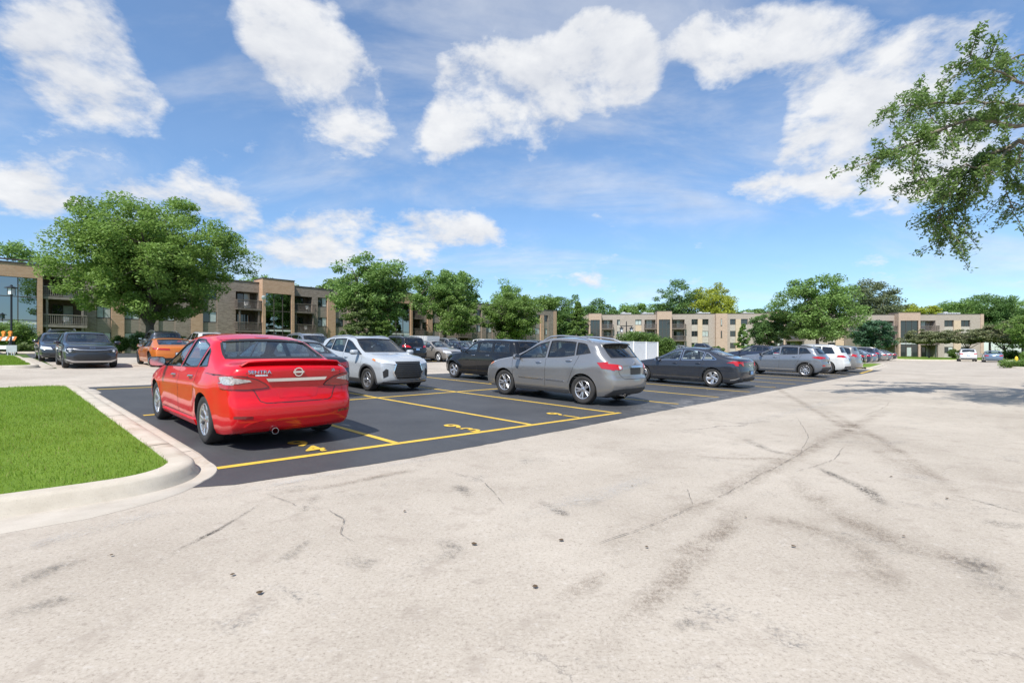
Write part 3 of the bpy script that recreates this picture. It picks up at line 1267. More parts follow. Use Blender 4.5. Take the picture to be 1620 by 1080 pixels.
        if skirt:
            ret = bmesh.ops.extrude_edge_only(bm, edges=bnd)
            newv = [g for g in ret['geom'] if isinstance(g, bmesh.types.BMVert)]
            for v in newv:
                loc, nor = s.cast(axis, v.co.x, v.co.y, sg)
                pos[v], nors[v] = loc, nor
                v.co = loc - nor * skirt
            done = set(newv)
        else:
            done = set()
        for v in list(bm.verts):
            if v not in done:
                v.co = pos[v] + nors[v] * off
        bmesh.ops.recalc_face_normals(bm, faces=bm.faces)
        fc = max((f for f in bm.faces if not any(v in done for v in f.verts)), key=lambda f: f.calc_area())
        fc.normal_update()
        if fc.normal.dot(nors[fc.verts[0]]) < 0:
            bmesh.ops.reverse_faces(bm, faces=bm.faces[:])
        me = bpy.data.meshes.new(name)
        bm.to_mesh(me)
        bm.free()
        me.materials.append(mat)
        if smooth:
            me.polygons.foreach_set('use_smooth', [True] * len(me.polygons))
            me.set_sharp_from_angle(angle=R(40))
        return link(name, me, parent or s.root)

    def ribbon(s, name, mat, axis, pts, width, off=.003, sg=1, parent=None, thick=.004, mb=None):
        """narrow strip along a path on the body"""
        dens = []
        for i in range(len(pts) - 1):
            a, b = pts[i], pts[i + 1]
            k = max(1, int(math.hypot(b[0] - a[0], b[1] - a[1]) / .05))
            for j in range(k):
                dens.append((a[0] + (b[0] - a[0]) * j / k, a[1] + (b[1] - a[1]) * j / k))
        dens.append(pts[-1])
        own = mb is None
        mb = mb or MB()
        rows = []
        for i, p in enumerate(dens):
            a, b = dens[max(0, i - 1)], dens[min(len(dens) - 1, i + 1)]
            dx_, dy_ = b[0] - a[0], b[1] - a[1]
            l = math.hypot(dx_, dy_) or 1
            nx, ny = -dy_ / l * width / 2, dx_ / l * width / 2
            l1, n1_ = s.cast(axis, p[0] + nx, p[1] + ny, sg)
            l2, n2_ = s.cast(axis, p[0] - nx, p[1] - ny, sg)
            rows.append((l1 + n1_ * off, l2 + n2_ * off, l1 - n1_ * thick, l2 - n2_ * thick))
        vs_ = [q for r_ in rows for q in r_]
        fs = []
        for i in range(len(rows) - 1):
            a, b = i * 4, i * 4 + 4
            fs += [(a, a + 1, b + 1, b), (a + 2, a, b, b + 2), (a + 1, a + 3, b + 3, b + 1)]
        mb.add(vs_, fs)
        if own:
            return mb.build(name, mat, parent or s.root)

    def arc_ring(s, name, mat, ax, r0, r1, sg, a0=-12, a1=192, off=.006):
        mb = MB()
        rows = []
        for t in np.linspace(a0, a1, 36):
            c, sn = math.cos(R(t)), math.sin(R(t))
            q = []
            for r_ in (r0, (r0 + r1) / 2, r1):
                x, z = ax - r_ * c, s.tr + r_ * sn
                z = max(z, s.zb + .02)
                loc, nor = s.cast('side', x, z, sg)
                q.append(Vector((s.L / 2 - x, loc.y + sg * (off if r_ < r1 else .0005), z)))
            q.insert(0, q[0] - Vector((0, sg * .03, 0)))
            rows.append(q)
        vs_ = [p for r_ in rows for p in r_]
        fs = []
        for i in range(len(rows) - 1):
            for j in range(3):
                a, b = i * 4 + j, i * 4 + 4 + j
                fs.append((a, a + 1, b + 1, b))
        mb.add(vs_, fs)
        return mb.build(name, mat, s.root, smooth=True)

    # -- wheels
    def wheels(s):
        r, w = s.tr, .215
        rr = r * s.__dict__.get('rimr', .68)
        tm = MB()
        prof = [(rr - .005, -w / 2 + .02), (rr + .02, -w / 2 + .005), (r * .9, -w / 2), (r * .965, -w / 2 + .012), (r * .992, -w / 2 + .035), (r, -w / 4), (r, 0), (r, w / 4),
                (r * .992, w / 2 - .035), (r * .965, w / 2 - .012), (r * .9, w / 2), (rr + .02, w / 2 - .005), (rr - .005, w / 2 - .02)]
        ax = lambda x, y, z: (x, z, y)
        tm.lathe(prof, 44, xf=ax)
        # tread grooves
        for gy in (-.05, 0, .05):
            tm.lathe([(r + .0012, gy - .005), (r + .0016, gy), (r + .0012, gy + .005)], 44, xf=ax)
        tyre = tm.build("tyre", TYRE, smooth=True, data=True)
        rm = MB()
        ri = rr + .004
        rm.lathe([(ri, w / 2 - .022), (ri - .012, w / 2 - .012), (ri - .028, w / 2 - .02), (ri - .035, .02), (ri - .035, -.06)], 44, xf=ax, mat=0)
        rm.lathe([(ri - .036, -.035), (.0, -.035)], 32, xf=ax, mat=1)           # brake disc behind the spokes
        rm.lathe([(r * .30, -.012), (r * .30, -.03), (0, -.028)], 24, xf=ax, mat=1)
        hub = w / 2 - .03
        rm.lathe([(.075, hub - .05), (.07, hub - .012), (.045, hub), (.0, hub + .004)], 24, xf=ax)
        rm.lathe([(.03, hub + .003), (.026, hub + .008), (0, hub + .009)], 16, xf=ax, mat=2)

        def spoke(a, w0, w1, y0, y1, sk=0.0, r1=None, r0=.05):
            r1 = r1 or ri - .012
            c, sn = math.cos(a), math.sin(a)
            c2, s2 = math.cos(a + sk), math.sin(a + sk)
            vs_ = []
            for (rad, ww, yy, cc, ss) in ((r0, w0, y0, c, sn), (r1, w1, y1, c2, s2)):
                for (k, dy_) in ((-1, -.004), (-.55, .006), (.55, .006), (1, -.004), (1, -.03), (-1, -.03)):
                    px_, pz_ = rad * cc - k * ww / 2 * ss, rad * ss + k * ww / 2 * cc
                    vs_.append((px_, yy + dy_, pz_))
            fs = [(i, (i + 1) % 6, 6 + (i + 1) % 6, 6 + i) for i in range(6)]
            rm.add(vs_, fs)
        kind = s.rim
        if kind == 'multi':            # ten-arm twin spokes
            for i in range(5):
                a = 2 * math.pi * i / 5
                spoke(a - .10, .05, .034, hub - .012, w / 2 - .022, -.10)
                spoke(a + .10, .05, .034, hub - .012, w / 2 - .022, .10)
        elif kind == 'five':
            for i in range(5):
                spoke(2 * math.pi * i / 5, .085, .07, hub - .012, w / 2 - .022)
        elif kind == 'y':
            for i in range(6):
                a = 2 * math.pi * i / 6
                spoke(a, .055, .04, hub - .012, w / 2 - .03, 0, ri * .62)
                spoke(a, .035, .03, w / 2 - .032, w / 2 - .022, .24, None, ri * .55)
                spoke(a, .035, .03, w / 2 - .032, w / 2 - .022, -.24, None, ri * .55)
        elif kind == 'swirl':
            for i in range(5):
                spoke(2 * math.pi * i / 5, .10, .10, hub - .012, w / 2 - .02, .35)
                spoke(2 * math.pi * i / 5 + .3, .05, .05, hub - .02, w / 2 - .024, .35)
        else:                          # fine multi spoke
            for i in range(10):
                spoke(2 * math.pi * i / 10, .045, .038, hub - .012, w / 2 - .02)
        rim = rm.build("rim", [s.rimmat, BRAKE, CHROME if s.rimmat is not RIMD else TRIM], smooth=True, angle=30, data=True)
        for ax_ in (s.axf, s.axr):
            for sg in (1, -1):
                e = link("wheel", tyre_hub(w), s.root)
                e.location = (s.L / 2 - ax_, sg * (s.Wd / 2 - w / 2 - .022), r)
                e.rotation_euler = (0, random.uniform(0, 6), 0 if sg > 0 else math.pi)
                link("tyre", tyre, e)
                link("rim", rim, e)

    # -- the standard set of parts
    def glass(s):
        gm = PANE if s.detail else DARKGL
        gd = s.__dict__.get('privacy', None)
        off = -.008 if s.detail else .004

        def grow(poly, d):
            cx = sum(p[0] for p in poly) / len(poly)
            cy_ = sum(p[1] for p in poly) / len(poly)
            return [(p[0] + d * (1 if p[0] > cx else -1) * min(1, abs(p[0] - cx) / .12), p[1] + d * (1 if p[1] > cy_ else -1) * min(1, abs(p[1] - cy_) / .12)) for p in poly]
        for i, poly in enumerate(s.sidewin):
            for sg in (1, -1):
                m = PANED if (gd is not None and i >= gd and s.detail) else gm
                s.patch("side_window", m, 'side', grow(poly, .012) if s.detail else poly, off=off, skirt=0, sg=sg, grid=.12)
                # rubber surround
                mb = MB()
                s.ribbon("", None, 'side', poly + poly[:1], .020, off=.003, sg=sg, mb=mb, thick=.012)
                mb.build("window_trim", s.__dict__.get('wtrim', TRIM), s.root)
        s.patch("windshield", gm, 'front', grow(s.wspoly, .012) if s.detail else s.wspoly, off=off, skirt=0, grid=.12)
        s.ribbon("window_trim", TRIM, 'front', s.wspoly + s.wspoly[:1], .028, off=.002, thick=.012)
        if s.rwpoly:
            m = PANED if (gd is not None and s.detail) else gm
            s.patch("rear_window", m, 'rear', grow(s.rwpoly, .012) if s.detail else s.rwpoly, off=off, skirt=0, grid=.12)
            s.ribbon("window_trim", TRIM, 'rear', s.rwpoly + s.rwpoly[:1], .028, off=.002, thick=.012)

    def seams(s, doors, extra=()):
        """doors: list of x positions of vertical shut lines (x_top, x_bottom)"""
        for sg in (1, -1):
            mb = MB()
            for (xt, xb_, zb_) in doors:
                zt = float(s.belt(xt)) + .01
                s.ribbon("", None, 'side', [(xb_, zb_), (xb_ * .5 + xt * .5 + .0, (zb_ + zt) / 2), (xt, zt)], .009, off=.0012, sg=sg, mb=mb)
            x0, x1 = doors[0][1], doors[-1][1]
            s.ribbon("", None, 'side', [(x0, s.zb + .13), (x1 - .08, s.zb + .13)], .009, off=.0012, sg=sg, mb=mb)
            mb.build("door_seam", TRIM, s.root)

    def handles(s, xs_, z, mat=None):
        for sg in (1, -1):
            for x in xs_:
                mb = MB()
                zz = z if not callable(z) else z(x)
                pts, rad = [], []
                for t in np.linspace(-1, 1, 7):
                    loc, nor = s.cast('side', x + t * .10, zz + t * .006, sg)
                    pts.append(loc + nor * (.030 * (1 - t ** 4) + .002))
                    rad.append(.014 - .004 * abs(t))
                mb.tube(pts, rad, 8)
                mb.build("door_handle", mat or s.paintmat, s.root, smooth=True)

    def mirrors(s, x, z, mat=None, size=1.0):
        for sg in (1, -1):
            loc, nor = s.cast('side', x, z, sg)
            mb = MB()
            y0 = loc.y
            c = Vector((s.L / 2 - x - .01, y0 + sg * .135 * size, z + .055 * size))
            n = 12
            rings = []
            for (dx_, sc_) in ((.075, .35), (.06, .72), (.02, .97), (-.025, 1.0), (-.045, .97)):
                ring_ = []
                for k in range(n):
                    t = 2 * math.pi * k / n
                    cy_, cz = math.cos(t), math.sin(t)
                    e = .6
                    yy = abs(cy_) ** e * (1 if cy_ > 0 else -1) * .105 * size * sc_
                    zz = abs(cz) ** e * (1 if cz > 0 else -1) * .068 * size * sc_
                    ring_.append(c + Vector((dx_ * size, sg * yy, zz + sg * 0)))
                rings.append(ring_)
            vs_ = [p for r_ in rings for p in r_]
            fs = [(i * n + k, i * n + (k + 1) % n, (i + 1) * n + (k + 1) % n, (i + 1) * n + k) for i in range(4) for k in range(n)]
            fs += [tuple(range(n)), tuple(range(4 * n, 5 * n))[::-1]]
            mb.add(vs_, fs)
            mb.bar(loc - Vector((0, sg * .03, .0)), c - Vector((.0, sg * .07, .03)), .05, .035)
            m = mb.build("mirror", mat or s.paintmat, s.root, smooth=True, angle=50)
            mg = MB()
            back = [p + Vector((-.002, 0, 0)) for p in rings[4]]
            cc = sum(back, Vector()) / n
            mg.add([cc + (p - cc) * .88 for p in back], [tuple(range(n))])
            mg.build("mirror_glass", CHROME, m)

    def plate(s, rear=True, z=.8, y=0.0, mat=PLATEW, w=.31, h=.155, off=.012):
        ax = 'rear' if rear else 'front'
        loc, nor = s.cast(ax, y, z)
        mb = MB()
        sx = -1 if rear else 1
        x = loc.x + sx * off
        mb.box(x - .006, x + .006, y - w / 2, y + w / 2, z - h / 2, z + h / 2)
        o = mb.build("number_plate", mat, s.root)
        mb = MB()
        for (a, b, c, d) in ((-w / 2, w / 2, h / 2 - .012, h / 2), (-w / 2, w / 2, -h / 2, -h / 2 + .012), (-w / 2, -w / 2 + .012, -h / 2 + .012, h / 2 - .012), (w / 2 - .012, w / 2, -h / 2 + .012, h / 2 - .012)):
            mb.box(x - .009, x + .010, y + a, y + b, z + c, z + d)
        mb.build("plate_frame", TRIM, o)

    def interior(s, fx, rx, seatm=SEAT, headrests=3):
        fl = .30
        zc = float(s.belt(fx))
        for sg in (1, -1):
            for (x, wdt, kind) in ((fx, .50, 'front'),):
                mb = MB()
                X = s.L / 2 - x
                y = sg * .37
                mb.box(X - .05, X + .45, y - wdt / 2, y + wdt / 2, fl + .1, fl + .3)
                bx0 = X - .10
                pts = [(bx0, fl + .2), (bx0 + .14, fl + .2), (bx0 - .06, zc + .02), (bx0 - .16, zc + .02)]
                mb.prism(pts, y - wdt / 2 + .03, y + wdt / 2 - .03, xf=lambda a, b, c: (a, c, b))
                o = mb.build("seat", seatm, s.root)
                s.headrest(bx0 - .13, y, zc + .13, o, seatm)
        mb = MB()
        X = s.L / 2 - rx
        hw_ = s.Wd / 2 - .22
        zr = float(s.belt(rx))
        mb.box(X - .05, X + .42, -hw_, hw_, fl + .1, fl + .3)
        mb.prism([(X - .10, fl + .2), (X + .06, fl + .2), (X - .10, zr - .02), (X - .22, zr - .02)], -hw_, hw_, xf=lambda a, b, c: (a, c, b))
        o = mb.build("rear_bench", seatm, s.root)
        for y in ((-.42, 0, .42) if headrests == 3 else (-.4, .4)):
            s.headrest(X - .17, y, zr + .07, o, seatm)
        # dashboard and wheel
        mb = MB()
        xd = s.L / 2 - s.ws[0] - .30
        zd = float(s.belt(s.ws[0] + .3)) - .01
        mb.prism([(xd - .25, zd - .35), (xd - .28, zd - .05), (xd - .2, zd + .02), (xd + .2, zd - .0), (xd + .2, zd - .35)], -s.Wd / 2 + .16, s.Wd / 2 - .16, xf=lambda a, b, c: (a, c, b))
        mb.build("dashboard", DASH, s.root)
        mb = MB()
        c = Vector((xd - .42, .37, zd + .0))
        pts = []
        for k in range(25):
            t = 2 * math.pi * k / 24
            pts.append(c + Vector((.08 * math.sin(t), .18 * math.cos(t), .165 * math.sin(t))))
        mb.tube(pts, .014, 6)
        mb.bar(c - Vector((0, .17, 0)), c + Vector((0, .17, 0)), .03, .03)
        mb.bar(c, c + Vector((.3, 0, -.12)), .05, .05)
        mb.build("steering_wheel", DASH, s.root, smooth=True)

    def headrest(s, X, y, z, par, m):
        mb = MB()
        n = 14
        rings = []
        for (dx_, k) in ((-.05, .72), (-.038, .95), (0, 1.0), (.038, .95), (.05, .72)):
            r_ = []
            for i in range(n):
                t = 2 * math.pi * i / n
                cy_, cz = math.cos(t), math.sin(t)
                e = .55
                r_.append((X + dx_, y + abs(cy_) ** e * (1 if cy_ > 0 else -1) * .125 * k, z + abs(cz) ** e * (1 if cz > 0 else -1) * .09 * k))
            rings.append(r_)
        vs_ = [p for r_ in rings for p in r_]
        fs = [(i * n + k, i * n + (k + 1) % n, (i + 1) * n + (k + 1) % n, (i + 1) * n + k) for i in range(4) for k in range(n)]
        fs += [tuple(range(n)), tuple(range(4 * n, 5 * n))]
        mb.add(vs_, fs)
        mb.build("headrest", m, par, smooth=True, angle=60)

    def rails(s, x0, x1, mat=RIMS, y=None, h=.045):
        for sg in (1, -1):
            mb = MB()
            pts, rad = [], []
            for t in np.linspace(0, 1, 14):
                x = x0 + (x1 - x0) * t
                yy = s.hw(x, float(s.top(x)) - .05) - .10
                loc, nor = s.cast('top', x, sg * yy)
                pts.append(loc + Vector((0, 0, h * min(1, 7 * t, 7 * (1 - t)) - .005)))
                rad.append(.022)
            mb.tube(pts, rad, 8)
            mb.build("roof_rail", mat, s.root, smooth=True)

    def fin(s, x):
        loc, _ = s.cast('top', x, 0)
        mb = MB()
        mb.add([loc + Vector((.08, 0, -.01)), loc + Vector((-.07, .022, -.01)), loc + Vector((-.07, -.022, -.01)), loc + Vector((-.075, 0, .06)), loc + Vector((-.04, 0, .055))],
               [(0, 1, 2), (0, 4, 1), (0, 2, 4), (1, 4, 3), (2, 3, 4), (1, 3, 2)])
        mb.build("antenna_fin", s.paintmat, s.root)

    def text(s, name, txt, mat, axis, y, z, size, sg=1, off=.006, ext=.004, parent=None, wdt=1.0):
        cu = bpy.data.curves.new("t", 'FONT')
        cu.body = txt
        cu.size = size
        cu.align_x = 'CENTER'
        cu.align_y = 'CENTER'
        cu.extrude = ext
        o = bpy.data.objects.new("t", cu)
        col.objects.link(o)
        bpy.context.view_layer.update()
        me = bpy.data.meshes.new_from_object(o.evaluated_get(bpy.context.evaluated_depsgraph_get()))
        bpy.data.objects.remove(o)
        bpy.data.curves.remove(cu)
        for v in me.vertices:
            a, b, c = v.co
            a *= wdt
            if axis == 'rear':
                yy, zz = y - a, z + b
                loc, nor = s.cast('rear', yy, zz)
                v.co = loc + nor * (off + c)
            else:
                yy, zz = y + a, z + b
                loc, nor = s.cast('front', yy, zz)
                v.co = loc + nor * (off + c)
        me.materials.clear()
        me.materials.append(mat)
        return link(name, me, parent or s.root)

    def exhaust(s, y, z, r=.035):
        mb = MB()
        loc, nor = s.cast('rear', y, z + .10)
        X = loc.x - .01
        mb.lathe([(r * .85, .30), (r, .28), (r, 0), (r * .86, 0), (r * .82, .2)], 18, xf=lambda a, b, c: (X + c, y + a, z + b))
        mb.build("exhaust_pipe", CHROME, s.root, smooth=True, angle=50)

    def sills(s, mat, z0=None, z1=None):
        z0 = z0 or s.zb + .005
        z1 = z1 or s.zb + .11
        for sg in (1, -1):
            a, b = s.axf + s.tr + s.arch + .02, s.axr - s.tr - s.arch - .02
            s.patch("sill_cladding", mat, 'side', [(a, z0 + .02), (b, z0 + .02), (b, z1), (a, z1)], off=.010, sg=sg)

    def underbody(s):
        mb = MB()
        a, b = s.L / 2 - .5, -s.L / 2 + .5
        mb.box(b, a, -s.Wd / 2 + .36, s.Wd / 2 - .36, s.zb - .03, s.zb + .05)
        for ax in (s.axf, s.axr):
            mb.box(s.L / 2 - ax - .05, s.L / 2 - ax + .05, -s.Wd / 2 + .12, s.Wd / 2 - .12, s.tr - .06, s.tr + .04)
        mb.build("underbody", BLACK, s.root)

    def base(s, name, pm):
        s.root = empty(name)
        s.body(pm)
        s.glass()
        s.wheels()
        s.underbody()
        return s


_HUB = {}


def tyre_hub(w):
    if 'm' not in _HUB:
        mb = MB()
        mb.lathe([(.0, -.05), (.06, -.05), (.06, .0), (0, .0)], 12, xf=lambda x, y, z: (x, z, y))
        _HUB['m'] = mb.build("wheel_hub", BRAKE, data=True)
    return _HUB['m']


def mirror_poly(poly):
    return [(-a, b) for a, b in poly[::-1]]


def both(c, name, mat, axis, poly, **k):
    """the same lamp on both sides of an end"""
    return [c.patch(name, mat, axis, poly, **k), c.patch(name, mat, axis, mirror_poly(poly), **k)]


def rounded(x0, x1, z0, z1, r=.03, n=4):
    out = []
    for (cx, cz, a0) in ((x1 - r, z1 - r, 0), (x0 + r, z1 - r, 90), (x0 + r, z0 + r, 180), (x1 - r, z0 + r, 270)):
        for k in range(n + 1):
            t = R(a0 + 90 * k / n)
            out.append((cx + r * math.cos(t), cz + r * math.sin(t)))
    return out

LENSG = plain("ribbed_clear_lens", (.46, .43, .43), .10, .3, .9, vary=.5, vscale=55)
REDD2 = plain("deep_red_lens", (.36, .004, .007), .10, 0, .8)


# ------------------------------------------------------------------ the car models of this lot
def sedan_red(pm):
    c = Car(L=4.63, Wd=1.76, H=1.495, axf=.92, axr=3.62, tr=.322, zb=.17, arch=.045, rim='y', tum=.40, wtop=.055, flare=.020,
            toppts=[(-.1, .60), (0, .66), (.12, .76), (.45, .87), (.85, .94), (1.15, 1.0), (1.30, 1.06), (1.98, 1.41), (2.25, 1.465), (2.6, 1.49), (3.0, 1.475), (3.38, 1.41), (4.02, 1.135), (4.16, 1.115), (4.42, 1.11), (4.53, 1.095), (4.63, 1.06), (4.8, 1.05)],
            beltpts=[(0, .72), (1.1, .90), (2.0, .935), (3.0, .97), (3.7, 1.01), (4.2, 1.03), (4.63, .99)],
            ws=(1.18, 1.98, 1), rw=(3.38, 4.04, 1, .10), cabin=(1.45, 3.95),
            windows=[(1.30, 2.36, .35, .06), (2.43, 3.22, .06, .10), (3.29, 3.66, .10, -.16)],
            rprof=[(0, .16), (.22, .10), (.30, .035), (.42, .0), (.58, .0), (.66, .05), (.8, .075), (1.0, .06), (1.08, .05), (1.3, .1)], rb=.15)
    c.base("parked_car", pm)
    c.seams([(1.22, 1.30, .30), (2.40, 2.38, .30), (3.32, 3.12, .42)])
    c.handles([2.14, 3.05], lambda x: float(c.belt(x)) - .10, CHROME)
    c.mirrors(1.52, .95, LAMPD, 1.15)
    # skirts
    for sg in (1, -1):
        c.patch("side_skirt", pm, 'side', [(1.34, .20), (3.20, .20), (3.20, .27), (1.34, .25)], off=.022, sg=sg)
    # tail lamps: wrap from the flank onto the boot lid; clear lens above, red below and inboard
    lamp = [(.36, .80), (.46, .785), (.62, .775), (.88, .79), (.88, .955), (.66, .945), (.50, .905), (.40, .845)]
    both(c, "taillight", REDD2, 'rear', lamp, off=.010, grid=.04)
    for sg in (1, -1):
        c.patch("taillight", REDD2, 'side', [(4.14, .93), (4.30, .955), (4.56, .955), (4.56, .79), (4.32, .785), (4.22, .83)], off=.008, sg=sg, grid=.04)
        c.patch("reversing_light", LENSG, 'side', [(4.20, .925), (4.33, .938), (4.58, .938), (4.58, .842), (4.33, .838), (4.26, .86)], off=.014, sg=sg, grid=.04)
    both(c, "reversing_light", LENSG, 'rear', [(.56, .880), (.70, .856), (.88, .850), (.88, .932), (.72, .922), (.58, .898)], off=.016, grid=.04)
    for sg in (1, -1):
        c.ribbon("lamp_seam", TRIM, 'rear', [(sg * y, z) for y, z in lamp[:1] + lamp[::-1]], .008, off=.0115)
    # boot lid seam, chrome bar, plate recess
    mb = MB()
    pts = [(-.62, 1.05), (-.60, .86), (-.52, .74), (-.47, .63), (-.40, .605), (.40, .605), (.47, .63), (.52, .74), (.60, .86), (.62, 1.05)]
    c.ribbon("", None, 'rear', pts, .010, off=.0015, mb=mb)
    mb.build("boot_seam", TRIM, c.root)
    c.patch("chrome_bar", CHROME, 'rear', [(-.37, .875), (.37, .875), (.40, .915), (-.40, .915)], off=.020, grid=.05)
    c.patch("plate_recess", pm, 'rear', [(-.24, .66), (.24, .66), (.31, .85), (-.31, .85)], off=.003, grid=.05)
    # spoiler on the boot lid
    mb = MB()
    rows = []
    for y in np.linspace(-.66, .66, 19):
        k = abs(y) / .66
        x = 4.50 - .10 * k ** 2.5
        X = c.L / 2 - x
        loc, _ = c.cast('top', x - .05, y * .98)
        z0 = loc.z
        h = .055 * (1 - max(0, (k - .86) / .14) ** 2 * .8)
        rows.append([(X + .14, y, z0 + .004), (X + .05, y, z0 + h * .75), (X - .045, y, z0 + h), (X - .055, y, z0 + h - .016), (X + .01, y, z0 + h * .45), (X + .05, y, z0 - .03)])
    n = 6
    vs_ = [p for r_ in rows for p in r_]
    fs = [(i * n + k, i * n + (k + 1) % n, (i + 1) * n + (k + 1) % n, (i + 1) * n + k) for i in range(len(rows) - 1) for k in range(n)]
    fs += [tuple(range(n))[::-1], tuple((len(rows) - 1) * n + k for k in range(n))]
    mb.add(vs_, fs)
    mb.build("spoiler", pm, c.root, smooth=True, angle=50)
    # badge: ring with a bar across
    loc, _ = c.cast('rear', 0, .99)
    X = loc.x - .006
    mb = MB()
    mb.lathe([(.062, .0), (.060, .010), (.046, .010), (.044, 0)], 32, xf=lambda a, b, z: (X - z, a, .99 + b))
    mb.box(X - .014, X + .004, -.072, .072, .99 - .013, .99 + .013)
    mb.build("badge", CHROME, c.root)
    c.text("model_lettering", "SENTRA", CHROME, 'rear', .47, .995, .058, wdt=1.25)
    c.text("trim_lettering", "SR", CHROME, 'rear', -.50, 1.0, .05, wdt=1.2)
    c.patch("dealer_sticker", PLATEW, 'rear', [(.38, .945), (.52, .945), (.52, .965), (.38, .965)], off=.002, grid=.05, skirt=0)
    # lower bumper: reflectors, valance, pipe
    both(c, "reflector", REDD, 'rear', [(.56, .415), (.76, .43), (.76, .46), (.56, .45)], off=.004, grid=.05)
    c.patch("rear_valance", pm, 'rear', [(-.62, .26), (.62, .26), (.56, .35), (.40, .385), (-.40, .385), (-.56, .35)], off=-.02, skirt=.0, grid=.05)
    mb = MB()
    c.ribbon("", None, 'rear', [(-.70, .285), (-.58, .355), (-.40, .392), (.40, .392), (.58, .355), (.70, .285)], .020, off=.004, mb=mb)
    mb.build("bumper_crease", pm, c.root)
    c.exhaust(.30, .245, .042)
    # roof lamp (high stop light) and fuel filler
    for (x, y) in ((3.22, 0.0),):
        c.patch("high_stop_lamp", REDL, 'top', [(3.26, -.10), (3.30, -.05), (3.30, .05), (3.26, .10), (3.21, .05), (3.21, -.05)], off=.006, grid=.05)
    c.interior(2.30, 3.30, SEAT)
    c.patch("headlight", LAMPD, 'front', [(.45, .62), (.80, .70), (.82, .80), (.50, .74)], off=.006, grid=.06)
    c.patch("headlight", LAMPD, 'front', mirror_poly([(.45, .62), (.80, .70), (.82, .80), (.50, .74)]), off=.006, grid=.06)
    c.patch("grille", TRIM, 'front', [(-.40, .45), (.40, .45), (.46, .66), (-.46, .66)], off=.006, grid=.08)
    return c.root


